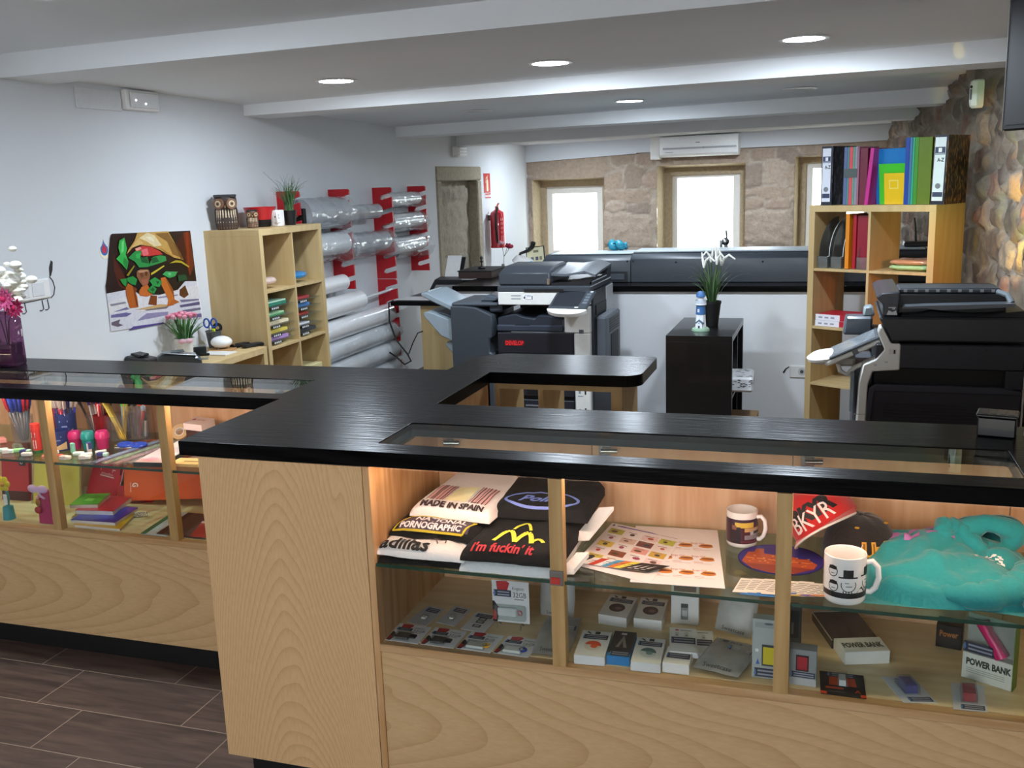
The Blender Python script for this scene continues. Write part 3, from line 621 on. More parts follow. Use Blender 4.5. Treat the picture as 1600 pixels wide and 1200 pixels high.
g = G(); g.tube([(-3.285, 7.265, 0.33), (-3.25, 7.28, 0.42), (-3.21, 7.3, 0.5), (-3.18, 7.34, 0.51)], 0.005, BLACK); g.obj('power_cable', label='thin dark cable looping up to the birch desk panel', cat='cable')
t = thing('magazine_box', 'flat white carton with dark blue side on the floor below the birch desk panel', 'box', (-3.0, 7.0, 0), world=True)
g = G(); g.box((-3.32, 6.95, 0.0), (-2.75, 7.28, 0.13), M('2a3a6a', 0.5), 0.003); g.obj('body', t, smooth=0)
g = G(); g.box((-3.325, 6.945, 0.13), (-2.745, 7.285, 0.17), M('d4d8dc', 0.5), 0.003); f = lambda u, v: (u, v, 0.1712)
for q in ([(-3.2, 7.0), (-3.15, 7.0), (-3.0, 7.2), (-3.04, 7.2)], [(-2.95, 7.0), (-2.92, 7.0), (-2.85, 7.2), (-2.88, 7.2)], [(-3.1, 7.2), (-2.9, 7.22), (-2.9, 7.24), (-3.1, 7.23)]): g.patch(q, f, M('6f7b92', 0.5))
g.obj('lid', t, smooth=0)

# ================================================================ big copier with finisher, facing the counter
C = thing('copier', 'large dark floor copier with finisher, lettered DEVELOP in red', 'copier', (-1.74, 5.95, 0), world=True)
g = G(); g.box((-2.04, 5.97, 0.02), (-1.52, 6.56, 0.60), NAVY, 0.01); g.obj('body', C, smooth=0)
g = G(); g.box((-2.05, 5.945, 0.60), (-1.54, 5.97, 0.735), M('1e1f27', 0.4), 0.004); g.box((-2.05, 5.945, 0.44), (-1.54, 5.97, 0.60), M('1e1f27', 0.4), 0.0)
d = g.obj('front_door', C, smooth=0)
g = G(); f = lambda u, v: (-1.9 + u, 5.9435, 0.655 + v); f0 = lambda u, v: (-1.9 + u, 5.944, 0.655 + v)
g.patch(rrect(-0.105, -0.006, 0.035, 0.036, 0.018), f0, M('4a1216', 0.5)); g.text('DEVELOP', 0.038, lambda u, v: f(u - 0.098, v), M('e0282e', 0.4), bold=0.002, sx=0.78); g.obj('brand_lettering', d, smooth=0)
for z in (0.10, 0.20, 0.32, 0.43):
    g = G(); g.box((-2.05, 5.94, z), (-1.545, 5.97, z + 0.095), M('23252d', 0.4), 0.004); dr = g.obj('paper_drawer', C, smooth=0)
    g = G(); g.box((-1.87, 5.934, z + 0.052), (-1.65, 5.942, z + 0.062), M('9aa0a8', 0.3, 0.6)); g.box((-1.86, 5.937, z + 0.015), (-1.66, 5.941, z + 0.05), BLACK); g.obj('handle', dr, smooth=0)
g = G(); g.box((-1.538, 5.945, 0.02), (-1.435, 6.0, 0.735), OFFW, 0.006); g.box((-1.60, 5.95, 0.737), (-1.435, 6.05, 0.905), OFFW, 0.006); f = lambda u, v: (u, 5.9435, v)
for v, q in ((0.74, '555'), (0.715, '222')): f = lambda u, v_: (u, 5.949, v_); g.rect(-1.505, v, -1.475, v + 0.02, f, M('555860' if q == '555' else '26282c', 0.5))
fs = lambda u, v_: (u, 5.9442, v_)
for z in (0.09, 0.19, 0.31, 0.42): g.rect(-1.475, z + 0.03, -1.465, z + 0.06, fs, BLACK); g.rect(-1.515, z + 0.035, -1.50, z + 0.055, fs, GREYP); g.rect(-1.52, z + 0.015, -1.485, z + 0.021, fs, GREYP)
g.obj('corner_pillar', C, smooth=0)
g = G(); g.prism([(-2.05, 0.74), (-1.62, 0.74), (-1.62, 0.82), (-1.70, 0.845), (-1.78, 0.845), (-1.80, 0.825), (-1.88, 0.835), (-1.93, 0.855), (-2.05, 0.83)], 5.96, 6.5, M('2b313b', 0.35), 'xz', 0.006); g.box((-1.93, 5.95, 0.765), (-1.83, 5.962, 0.785), BLACK); g.box((-2.055, 5.945, 0.742), (-1.605, 5.975, 0.785), M('353c48', 0.3), 0.008); g.obj('output_bin', C)
g = G(); g.box((-2.04, 6.42, 0.83), (-1.45, 6.56, 0.93), BLACK); g.obj('back_housing', C, smooth=0)
g = G(); g.box((-2.04, 5.95, 0.915), (-1.435, 6.56, 0.998), OFFW, 0.004); f = lambda u, v: (u, 5.9488, v)
for v in (0.952, 0.972): g.rect(-1.95, v, -1.885, v + 0.006, f, GREYP)
g.rect(-1.87, 0.945, -1.80, 0.982, f, M('f7f7f7', 0.4)); f = lambda u, v: (u, 5.9484, v); g.text('C200', 0.02, lambda u, v: f(-1.86 + u, 0.966 + v), M('3a4a7a', 0.5)); g.disc(-1.86, 0.962, 0.006, 0.008, f, M('4a4f58', 0.5)); g.rect(-1.812, 0.95, -1.805, 0.975, f, M('55585f', 0.5)); g.rect(-1.855, 0.95, -1.815, 0.954, f, M('9a9da2', 0.5))
g.obj('scanner_unit', C, smooth=0)
g = G(); g.box((-2.042, 5.948, 0.999), (-1.425, 6.56, 1.035), DG, 0.006); g.box((-1.86, 5.944, 1.0), (-1.60, 5.95, 1.018), BLACK); g.obj('platen_lid', C, smooth=0)
g = G(); g.prism([(5.99, 1.036), (6.5, 1.036), (6.5, 1.10), (6.40, 1.155), (6.12, 1.15), (5.99, 1.12)], -2.045, -1.70, DG, 'yz', 0.01); g.box((-1.72, 5.985, 1.04), (-1.70, 6.0, 1.08), CHROME, 0.002); g.obj('document_feeder', C)
g = G(); g.prism([(-1.695, 1.036), (-1.43, 1.036), (-1.43, 1.075), (-1.56, 1.055), (-1.695, 1.05)], 6.0, 6.54, BLACKP, 'xz'); g.obj('document_exit', C)
g = G(); g.loft([[(-1.71, y, 1.125 + dz), (-1.60, y, 1.12 + dz), (-1.48, y, 1.14 + dz), (-1.41, y, 1.115 + dz), (-1.41, y, 1.10 + dz), (-1.48, y, 1.127 + dz), (-1.60, y, 1.105 + dz), (-1.71, y, 1.11 + dz)] for y, dz in ((6.02, -0.015), (6.2, 0), (6.5, 0.015))], M('5a6067', 0.35)); g.obj('feeder_tray', C, recalc=True)
g = G(); g.prism([(-1.56, 1.036), (-1.425, 1.036), (-1.42, 1.12), (-1.44, 1.125)], 6.44, 6.55, DG, 'xz', 0.004); g.box((-1.445, 6.0, 1.036), (-1.425, 6.55, 1.06), DG, 0.004); g.obj('tray_frame', C)
# tilted operating panel
P = thing('tmp', None, None)
mt = T(-1.53, 5.88, 0.965) @ R(radians(-8), 'Z') @ R(radians(28), 'X')
g = G(); g.box((-0.13, -0.10, -0.02), (0.13, 0.10, 0.0), DG, 0.008, mt); f = lambda u, v: mt @ Vector((u, v, 0.001)); g.rect(-0.11, -0.08, 0.07, 0.08, f, M('2d3137', 0.12)); 
for v in (-0.05, -0.02, 0.01, 0.04): g.rect(0.085, v, 0.115, v + 0.02, f, M('6d747c', 0.4))
g.rect(0.10, 0.07, 0.118, 0.085, f, M('cfd4d8', 0.4)); g.rect(0.05, -0.096, 0.075, -0.085, f, WHITE)
pn = g.obj('operating_panel', C, smooth=0)
bpy.data.objects.remove(P)
g = G(); g.prism([(x * 0.135, -0.10 - 0.055 * (1 - abs(x) ** 2.4) ** 0.6) for x in [k / 10 - 1 for k in range(21)]], -0.032, -0.004, OFFW, 'xy', 0.003); g.xf(mt); g.obj('panel_rim', pn)
g = G(); g.box((-1.60, 5.86, 0.88), (-1.46, 5.98, 0.93), M('bdbfbe', 0.5), 0.01); g.obj('panel_arm', C)
# side of the copier: cover, bypass door with grille, rear column
g = G(); g.box((-1.436, 6.0, 0.02), (-1.42, 6.56, 0.997), M('2f343b', 0.5)); g.box((-1.421, 6.36, 0.60), (-1.415, 6.56, 0.99), M('c4c8cb', 0.5)); g.obj('side_cover', C, smooth=0)
g = G(); g.box((-1.42, 6.04, 0.50), (-1.345, 6.46, 0.83), M('565c63', 0.45), 0.012)
for k in range(6): g.box((-1.346, 6.12, 0.72 + k * 0.016), (-1.342, 6.40, 0.727 + k * 0.016), M('2d3136', 0.5))
g.box((-1.346, 6.16, 0.52), (-1.342, 6.38, 0.70), BLACK); g.obj('bypass_door', C)
g = G(); g.box((-1.42, 6.05, 0.84), (-1.412, 6.34, 0.905), BLACK); g.obj('hand_recess', C, smooth=0)
# finisher on the side, with its paper trays
g = G(); top = [(-2.375, 0.905), (-2.30, 0.905), (-2.2, 0.895), (-2.13, 0.865), (-2.085, 0.845), (-2.085, 0.70), (-2.11, 0.69), (-2.11, 0.60), (-2.085, 0.59), (-2.085, 0.03), (-2.375, 0.03)]
g.prism(top, 5.95, 6.42, DG, 'xz', 0.008); g.box((-2.375, 5.97, 0.9), (-2.05, 6.40, 0.925), DG2, 0.01); g.obj('finisher', C)
g = G(); g.box((-2.12, 5.99, 0.86), (-2.03, 6.4, 0.925), M('3e4651', 0.3), 0.012); g.prism([(-2.20, 0.926), (-2.09, 0.926), (-2.06, 0.95), (-2.16, 0.965)], 6.05, 6.35, M('59626c', 0.25), 'xz', 0.006); g.obj('bridge_unit', C)
for pts, y0, y1 in (([(-2.37, 0.895), (-2.56, 0.985), (-2.60, 0.985), (-2.60, 0.965), (-2.52, 0.925), (-2.37, 0.86)], 6.0, 6.38), ([(-2.378, 0.80), (-2.55, 0.862), (-2.585, 0.855), (-2.585, 0.83), (-2.47, 0.70), (-2.378, 0.66)], 5.99, 6.36), ([(-2.378, 0.655), (-2.44, 0.655), (-2.45, 0.63), (-2.378, 0.55)], 6.02, 6.34)):
    g = G(); g.prism(pts, y0, y1, GREYP, 'xz', 0.006)
    if y0 == 5.99: g.prism([(-2.40, 0.815), (-2.50, 0.85), (-2.50, 0.858), (-2.40, 0.826)], 6.04, 6.30, M('4c545d', 0.4), 'xz')
    if y0 == 6.0: g.box((-2.58, 6.08, 0.985), (-2.56, 6.28, 0.992), PALE)
    g.obj('paper_tray', C)

# ================================================================ second copier, seen from its side
C2 = thing('copier', 'dark floor copier seen from its side beside the rubble wall, white front corner', 'copier', (0.46, 4.8, 0), world=True)
Y0, Y1 = 4.5, 5.08
g = G(); g.prism([(0.172, 0.02), (0.79, 0.02), (0.79, 0.755), (0.20, 0.755), (0.172, 0.73)], Y0, Y1, M('24262f', 0.45), 'xz', 0.008)
for k in range(9): g.box((0.24, Y0 - 0.002, 0.56 + k * 0.014), (0.62, Y0 + 0.001, 0.567 + k * 0.014), M('181a20', 0.5))
g.obj('side_cover', C2)
g = G(); g.prism([(0.168, 0.60), (0.178, 0.745), (0.20, 0.765), (0.70, 0.765), (0.785, 0.75), (0.785, 0.735), (0.20, 0.735), (0.19, 0.60)], Y0 - 0.012, Y0 + 0.01, M('30323c', 0.4), 'xz', 0.003); g.obj('side_ledge', C2)
g = G(); g.box((0.20, Y0 + 0.06, 0.756), (0.78, Y1, 0.835), BLACK); g.obj('output_slot', C2, smooth=0)
g = G(); g.box((0.20, Y0, 0.835), (0.79, Y1, 0.945), M('20222a', 0.45), 0.006); g.box((0.72, Y0, 0.757), (0.79, Y1, 0.836), M('20222a', 0.45))
for x in (0.36, 0.50, 0.64): g.cyl((x, Y0 - 0.001, 0.925), (x, Y0 + 0.004, 0.925), 0.007, BLACK, 10)
g.obj('scanner_unit', C2, smooth=0)
g = G(); g.prism([(0.115, 0.02), (0.165, 0.02), (0.172, 0.76), (0.19, 0.822), (0.30, 0.83), (0.30, 0.946), (0.262, 0.946), (0.225, 1.015), (0.213, 1.02), (0.205, 0.99), (0.235, 0.92), (0.20, 0.875), (0.15, 0.85), (0.135, 0.77)], Y0 - 0.006, Y0 + 0.10, OFFW, 'xz', 0.005)
fs = lambda u, v: (u, Y0 - 0.0075, v); g.rect(0.253, 0.90, 0.285, 0.925, fs, M('d5d5d0', 0.5)); fs2 = lambda u, v: (u, Y0 - 0.008, v); g.rect(0.272, 0.903, 0.28, 0.92, fs2, M('202020', 0.5))
for u, v in ((0.20, 0.852), (0.245, 0.865)): g.disc(u, v, 0.006, 0.004, fs, M('77776f', 0.5)); g.disc(u, v, 0.004, 0.0025, fs2, OFFW)
g.rect(0.118, 0.625, 0.166, 0.628, fs, M('b8b8b0', 0.5)); g.obj('front_corner', C2)
g = G(); g.box((0.115, Y0 + 0.10, 0.02), (0.20, Y1, 0.83), DG2, 0.008); g.prism([(4.53, 0.80), (4.60, 0.80), (4.60, 0.66), (4.57, 0.62)], 0.10, 0.115, GREYP, 'yz'); g.obj('front_cover', C2)
g = G(); g.prism([(0.207, 1.062), (0.24, 1.062), (0.80, 1.062), (0.80, 0.955), (0.27, 0.955), (0.262, 0.948)], Y0 + 0.0, Y1, M('25282e', 0.4), 'xz', 0.008); g.obj('platen_lid', C2)
g = G(); g.prism([(0.192, 1.145), (0.215, 1.165), (0.29, 1.172), (0.285, 1.063), (0.222, 1.063), (0.222, 1.115)], Y0 + 0.02, Y1 - 0.02, M('3a3e46', 0.3), 'xz', 0.006); fs = lambda u, v: (u, Y0 + 0.0185, v)
g.rect(0.245, 1.10, 0.275, 1.104, fs, M('cfd2d4', 0.5)); g.patch([(0.238, 1.07), (0.282, 1.07), (0.276, 1.09), (0.262, 1.082), (0.246, 1.09)], fs, M('cfd2d4', 0.5)); g.rect(0.26, 1.094, 0.272, 1.099, fs, M('cfd2d4', 0.5)); g.obj('document_feeder', C2)
g = G(); g.box((0.287, Y0 + 0.10, 1.065), (0.72, Y1 - 0.02, 1.15), BLACKP, 0.004); g.box((0.287, Y0 + 0.12, 1.15), (0.70, Y0 + 0.30, 1.175), DG, 0.008)
for k in range(9):
    x = 0.31 + k * 0.044; g.box((x, Y0 + 0.118, 1.158), (x + 0.014, Y0 + 0.121, 1.170), M('aab0b5', 0.4))
g.obj('feeder_housing', C2)
g = G(); g.loft([[(0.30, y, 1.107), (0.40, y, 1.112), (0.74, y, 1.122), (0.74, y, 1.108), (0.45, y, 1.093), (0.40, y, 1.10), (0.30, y, 1.099)] for y in (Y0 + 0.01, Y0 + 0.11)], M('5c6269', 0.35)); g.tube([(0.685, Y0 + 0.12, 1.16), (0.72, Y0 + 0.09, 1.15), (0.735, Y0 + 0.06, 1.12)], 0.012, GREYP); g.obj('feeder_tray', C2, recalc=True)
g = G(); g.loft([[(x, Y0 + 0.02, 1.063), (x, Y1 - 0.05, 1.063), (x, Y1 - 0.05, z), (x, Y0 + 0.03, z)] for x, z in ((0.30, 1.07), (0.38, 1.075), (0.42, 1.085), (0.56, 1.072), (0.66, 1.075), (0.74, 1.085), (0.78, 1.09))], M('1c1e22', 0.45)); g.obj('document_exit', C2, recalc=True)
mt = T(0.10, 4.66, 0.905) @ R(radians(-26), 'Y')
g = G(); g.box((-0.125, -0.13, -0.022), (0.125, 0.13, 0.0), OFFW, 0.006, mt); g.box((-0.10, -0.132, 0.0), (0.13, 0.132, 0.012), M('555b62', 0.3), 0.004, mt); f = lambda u, v: mt @ Vector((u, v, 0.0128)); g.rect(-0.085, -0.11, 0.115, 0.11, f, M('7f868c', 0.12)); g.box((0.0, -0.1325, -0.022), (0.025, -0.129, -0.002), M('6b7076', 0.5), 0, mt); pn = g.obj('operating_panel', C2, smooth=0)
g = G(); g.lathe([(0, -0.028), (0.05, -0.03), (0.078, -0.012), (0.08, 0.0), (0.06, 0.012), (0, 0.016)], OFFW, (0, 0, 0), 24, mtx=Matrix.Diagonal((1, 1.6, 1, 1))); g.xf(T(-0.015, 4.66, 0.862) @ R(radians(-10), 'Y')); g.obj('panel_rim', pn)
g = G(); g.tube([(0.04, 4.62, 0.85), (0.055, 4.60, 0.80), (0.085, 4.60, 0.785), (0.12, 4.60, 0.82), (0.16, 4.60, 0.84)], 0.011, OFFW); g.box((0.03, 4.6, 0.82), (0.12, 4.72, 0.868), M('a9a7a0', 0.5), 0.012); g.obj('panel_arm', C2)
g = G(); g.prism([(0.065, 0.91), (0.075, 0.995), (0.085, 1.0), (0.20, 1.0), (0.20, 0.91)], 4.95, 5.06, M('59616a', 0.3), 'xz', 0.01); g.prism([(0.155, 1.0), (0.16, 1.045), (0.2, 1.05), (0.21, 1.0)], 4.96, 5.05, M('8a979c', 0.4), 'xz', 0.008); g.obj('side_tray', C2)
g = G(); g.box((0.791, 4.52, 0.02), (0.80, 5.05, 0.80), OFFW); g.obj('back_cover', C2, smooth=0)
POSTER = [('e9ebee',[(4340,1497),(5017,1473),(5056,945),(4245,985),(4260,1051),(4247,1227),(4261,1269),(4319,1474),(4329,1492)]),
('2b1710',[(4342,1496),(5017,1473),(5029,1167),(4897,1176),(4526,1191),(4245,1187),(4245,1227),(4261,1269),(4320,1474),(4332,1492)]),
('51200f',[(4332,1392),(4358,1337),(4409,1253),(4410,1174),(4346,1221),(4324,1301)]),
('6b2a12',[(4946,1465),(5011,1467),(5018,1267),(4972,1206),(4948,1273)]),
('45180d',[(4866,1397),(4946,1465),(4959,1337),(4914,1276)]),
('8a3010',[(4968,1467),(4994,1467),(4974,1217),(4961,1272)]),
('d3d1d8',[(4247,1186),(4526,1193),(4933,1180),(5029,1170),(5042,944),(4245,985),(4250,1116)]),
('dcd8d9',[(4247,1140),(4393,1157),(5034,1145),(5047,1060),(4828,1066),(4250,1077)]),
('7a7396',[(4280,1085),(4390,1097),(4409,1082),(4315,1083)]),
('6f6795',[(4260,1071),(4378,1069),(4424,1058),(4381,1046),(4257,1056)]),
('8e88a8',[(4490,1023),(4546,1041),(4737,1025),(4725,1006),(4457,1010)]),
('5a4c8a',[(4383,969),(4423,985),(4678,970),(4693,962)]),
('6b5d6a',[(4256,1032),(4329,1039),(4311,1019),(4345,1004),(4301,1001),(4254,1018)]),
('5d5479',[(4842,1048),(5036,1045),(5037,1026),(4848,1034)]),
('6d6880',[(4862,1016),(5039,1009),(5041,995),(4868,999)]),
('75708c',[(4847,1080),(5029,1063),(5033,1054),(4861,1062)]),
('6f5a8d',[(4797,987),(5042,972),(5043,950),(4862,965)]),
('8d879f',[(4655,1120),(4835,1113),(4834,1106),(4661,1111)]),
('e8dcc8',[(4449,1054),(4535,1065),(4709,1055),(4503,1057)]),
('c9a26a',[(4453,1074),(4663,1077),(4792,1055),(4581,1062)]),
('79716f',[(4527,1064),(4742,1056),(4723,1045),(4549,1056)]),
('8d8a94',[(4259,1129),(4380,1128),(4386,1118),(4271,1118)]),
('1c1410',[(4477,1306),(4783,1304),(4947,1262),(4945,1198),(4840,1140),(4672,1130),(4504,1153),(4403,1215),(4412,1273)]),
('5b3216',[(4857,1138),(4912,1158),(4937,1099),(4891,1085),(4851,1106)]),
('7c3f1a',[(4594,1137),(4648,1128),(4635,1075),(4566,1089)]),
('c46a2c',[(4499,1169),(4526,1191),(4574,1206),(4610,1140),(4562,1133),(4503,1146)]),
('b35d23',[(4419,1223),(4452,1204),(4480,1146),(4481,1085),(4410,1087),(4393,1161),(4396,1201)]),
('7d3c18',[(4452,1204),(4487,1185),(4468,1162),(4481,1085),(4464,1098)]),
('c56c27',[(4696,1224),(4737,1225),(4798,1144),(4799,1075),(4784,1056),(4726,1058),(4744,1093),(4697,1182)]),
('8f4a1a',[(4736,1220),(4798,1144),(4797,1086),(4786,1119)]),
('b0602a',[(4790,1092),(4845,1067),(4810,1063),(4725,1057)]),
('c49a52',[(4434,1379),(4449,1400),(4509,1447),(4539,1490),(4805,1482),(4845,1424),(4900,1347),(4919,1308),(4829,1329),(4715,1382),(4640,1408),(4550,1422),(4488,1412)]),
('e2cfa0',[(4548,1459),(4622,1485),(4681,1466),(4735,1406),(4671,1403),(4613,1435)]),
('8a6330',[(4683,1476),(4804,1474),(4851,1408),(4888,1326),(4824,1347),(4787,1423)]),
('6e4a22',[(4837,1425),(4866,1397),(4920,1313),(4895,1315)]),
('d9b36c',[(4473,1410),(4541,1460),(4581,1427),(4503,1415)]),
('f0e2bf',[(4606,1461),(4649,1463),(4675,1431),(4637,1439)]),
('a87a3a',[(4717,1397),(4792,1355),(4830,1331),(4760,1358)]),
('c43a34',[(4501,1403),(4564,1416),(4639,1405),(4714,1374),(4735,1355),(4600,1355),(4533,1366)]),
('e46d74',[(4553,1394),(4607,1400),(4613,1364),(4569,1358)]),
('e89a8a',[(4505,1405),(4548,1412),(4561,1399),(4514,1390)]),
('2f8f45',[(4471,1376),(4507,1393),(4559,1389),(4538,1351),(4599,1350),(4608,1309),(4645,1347),(4710,1352),(4757,1342),(4761,1316),(4694,1307),(4590,1296),(4521,1300),(4490,1335),(4442,1359)]),
('1c5a2c',[(4538,1356),(4598,1345),(4601,1315),(4548,1325)]),
('1d5c30',[(4629,1343),(4676,1344),(4696,1317),(4631,1312)]),
('39b054',[(4504,1373),(4550,1380),(4529,1346),(4508,1353)]),
('37b24c',[(4386,1456),(4428,1470),(4439,1408),(4423,1380),(4439,1339),(4417,1297),(4386,1329),(4345,1362),(4381,1383),(4372,1418)]),
('6bd67a',[(4403,1450),(4422,1458),(4412,1400),(4389,1387)]),
('2a8a3c',[(4407,1367),(4439,1339),(4413,1300),(4394,1333)]),
('c9b73a',[(4613,1248),(4615,1260),(4732,1293),(4739,1287),(4654,1259)]),
('b8a52f',[(4783,1299),(4843,1312),(4893,1305),(4965,1266),(4959,1259),(4891,1292),(4841,1299)]),
('8d8128',[(4408,1268),(4479,1316),(4485,1310),(4425,1262)]),
('2c8a3e',[(4355,1252),(4409,1251),(4420,1255),(4462,1258),(4492,1237),(4475,1207),(4440,1216),(4417,1233),(4394,1206),(4369,1228)]),
('1d5f2c',[(4409,1251),(4417,1233),(4394,1206)]),
('8a5a3a',[(4495,1280),(4527,1289),(4595,1282),(4606,1253),(4582,1205),(4534,1193),(4508,1223),(4491,1255)]),
('6d3f26',[(4516,1267),(4540,1275),(4551,1249),(4527,1241)]),
('b68a66',[(4503,1284),(4587,1281),(4593,1270),(4516,1270)]),
('5d3320',[(4563,1273),(4585,1271),(4577,1246),(4559,1253)]),
('a8644a',[(4525,1231),(4579,1231),(4574,1206),(4534,1198)]),
('2d9446',[(4592,1219),(4642,1234),(4701,1202),(4672,1175),(4618,1186)]),
('2b8a40',[(4568,1171),(4611,1192),(4647,1167),(4618,1142),(4582,1157)]),
('1b5a2c',[(4591,1168),(4613,1179),(4630,1164),(4609,1155)]),
('185026',[(4646,1213),(4677,1205),(4659,1191)]),
('3aa255',[(4708,1243),(4743,1258),(4791,1251),(4849,1245),(4820,1221),(4769,1216)]),
('6cc886',[(4757,1246),(4786,1246),(4783,1230),(4763,1232)]),
('1c4a2c',[(4845,1224),(4922,1222),(4934,1188),(4848,1187)])]
# ================================================================ plaster wall: poster, signs, fittings
XW = -3.65
t = thing('wall_poster', 'glossy poster of a burger shaped like a tortoise on a chequered floor', 'poster', (XW, 4.65, 1.22), world=True)
g = G(); g.prism([(y / 1000, z / 1000) for y, z in POSTER[0][1]], XW + 0.0005, XW + 0.004, M('e9ebee', 0.3), 'yz'); g.obj('sheet', t, smooth=0)
g = G()
for k, (c, pl) in enumerate(POSTER[1:]): g.face([(XW + 0.0045 + k * 0.00012, y / 1000, z / 1000) for y, z in pl], M(c, 0.28, var=0.18, scale=60))
g.obj('picture', t, smooth=0)
g = G(); fw = lambda u, v: (XW + 0.0015, 4.272 + u, 1.445 + v)
def drop(s): return [(s * 0.034 * sin(a) * (1 if cos(a) < 0.3 else (1 - cos(a)) / 0.7), -s * 0.03 + s * 0.04 * (cos(a) + (max(0, cos(a)) ** 4) * 0.75)) for a in [2 * pi * k / 24 for k in range(24)]]
g.prism([(4.272 + u, 1.445 + v) for u, v in drop(1.1)], XW, XW + 0.0014, M('f3ecd0', 0.4), 'yz'); g.patch(drop(0.85), fw, M('2f6fb8', 0.4)); fw2 = lambda u, v: (XW + 0.0019, 4.272 + u, 1.435 + v); g.patch(drop(0.55), fw2, M('c03347', 0.4))
g.obj('wall_sticker', label='small drop shaped blue and red sticker beside the tortoise burger poster', cat='sticker', smooth=0)
t = thing('socket_plate', 'white double switch plate drawn over as a creature with tail and feet', 'switch', (XW, 3.74, 1.26), world=True)
g = G(); g.box((XW, 3.60, 1.215), (XW + 0.012, 3.855, 1.312), WHITE, 0.006); g.obj('plate', t)
for y in (3.64, 3.735):
    g = G(); g.box((XW + 0.012, y, 1.232), (XW + 0.016, y + 0.075, 1.297), M('e2e4e6', 0.35), 0.002); g.obj('rocker', t)
g = G(); fw = lambda u, v: (XW + 0.001, u, v); K = M('1c1d20', 0.6)
g.patch([(3.868, 1.315), (3.872, 1.36), (3.89, 1.395), (3.902, 1.385), (3.893, 1.345), (3.878, 1.318)], fw, K)
g.tube([(XW + 0.001, y, z) for y, z in ((3.868, 1.316), (3.885, 1.295), (3.893, 1.26), (3.88, 1.225), (3.86, 1.212))], 0.0025, K, 5)
g.tube([(XW + 0.001, y, z) for y, z in ((3.60, 1.208), (3.72, 1.209), (3.85, 1.214))], 0.0018, K, 5)
for y in (3.69, 3.80, 3.835): g.tube([(XW + 0.001, a, z) for a, z in ((y, 1.208), (y + 0.004, 1.165), (y - 0.01, 1.158), (y - 0.022, 1.16))], 0.0028, K, 5)
g.obj('drawn_tail_and_feet', t)
t = thing('emergency_light', 'white emergency light box high on the plaster wall over the poster', 'emergency light', (XW, 4.68, 2.2), world=True)
g = G(); g.box((XW, 4.535, 2.145), (XW + 0.035, 4.81, 2.25), WHITE, 0.005); g.obj('housing', t)
g = G(); g.box((XW + 0.035, 4.56, 2.155), (XW + 0.045, 4.79, 2.24), M('dfe1e2', 0.25), 0.006); g.obj('diffuser', t)
for y, z in ((4.6, 2.195), (4.68, 2.18)):
    g = G(); g.ball((XW + 0.047, y, z), 0.005, lamp_mat('pilot_led', 'ffffff', 3), 8, 6); g.obj('pilot_led', t)
g = G(); g.box((XW, 4.19, 2.135), (XW + 0.008, 4.53, 2.24), M('d8dadc', 0.8), 0.002); g.obj('cover_plate', label='flat blank cover plate on the wall next to the emergency light', cat='cover plate')
t = thing('emergency_light', 'small white ribbed emergency light above the stone niche', 'emergency light', (XW, 9.6, 2.0), world=True)
g = G(); g.box((XW, 9.40, 1.955), (XW + 0.06, 9.62, 2.055), WHITE, 0.006); g.obj('housing', t)
g = G()
for k in range(3): g.box((XW + 0.03, 9.395, 1.962 + k * 0.031), (XW + 0.085, 9.61, 1.984 + k * 0.031), M('f2f3f4', 0.3), 0.005)
g.obj('diffuser', t)
t = thing('extinguisher_sign', 'red and white fire extinguisher sign on the wall above the extinguisher', 'sign', (XW, 10.42, 1.65), world=True)
g = G(); g.box((XW, 10.31, 1.575), (XW + 0.003, 10.52, 1.786), M('c4282c', 0.45)); g.box((XW, 10.335, 1.515), (XW + 0.003, 10.53, 1.57), M('efe7e4', 0.45)); g.obj('plate', t, smooth=0)
g = G(); fw = lambda u, v: (XW + 0.004, u, v); CR = M('f1ddb6', 0.5)
g.patch(rrect(10.39, 1.59, 10.45, 1.72, 0.02), fw, CR); g.patch([(10.41, 1.72), (10.43, 1.72), (10.43, 1.75), (10.45, 1.765), (10.41, 1.755)], fw, CR); g.tube([(XW + 0.004, y, z) for y, z in ((10.41, 1.745), (10.365, 1.73), (10.36, 1.68))], 0.006, CR, 5)
g.rect(10.34, 1.555, 10.525, 1.568, fw, M('b8242a', 0.5)); g.rect(10.34, 1.517, 10.525, 1.529, fw, M('b8242a', 0.5)); g.text('EXTINTOR', 0.03, lambda u, v: fw(10.35 + u * 0.95, 1.533 + v), M('c4484a', 0.5))
g.obj('pictogram', t, smooth=0)
t = thing('fire_extinguisher', 'red fire extinguisher with black hose hanging on the wall past the niche', 'fire extinguisher', (-3.545, 10.42, 0.97), 0.0)
g = G(); g.lathe([(0, 0), (0.082, 0), (0.084, 0.015), (0.08, 0.03), (0.08, 0.36), (0.07, 0.39), (0.03, 0.415), (0.022, 0.42), (0.022, 0.435), (0, 0.435)], M('b81c2c', 0.25, coat=0.4), n=28); b = g.obj('cylinder', t)
g = G(); fc = lambda u, v: (0.0808 * cos(-0.75 + u / 0.08), 0.0808 * sin(-0.75 + u / 0.08), v)
for k, v in enumerate((0.30, 0.255, 0.205, 0.16, 0.11, 0.08)): g.patch([(x, y) for x, y in ((0.0, v), (0.03, v), (0.03, v + 0.025), (0.0, v + 0.025))], fc, M('d9a9a6' if k else 'efe0dc', 0.5))
g.obj('printed_label', b, smooth=0)
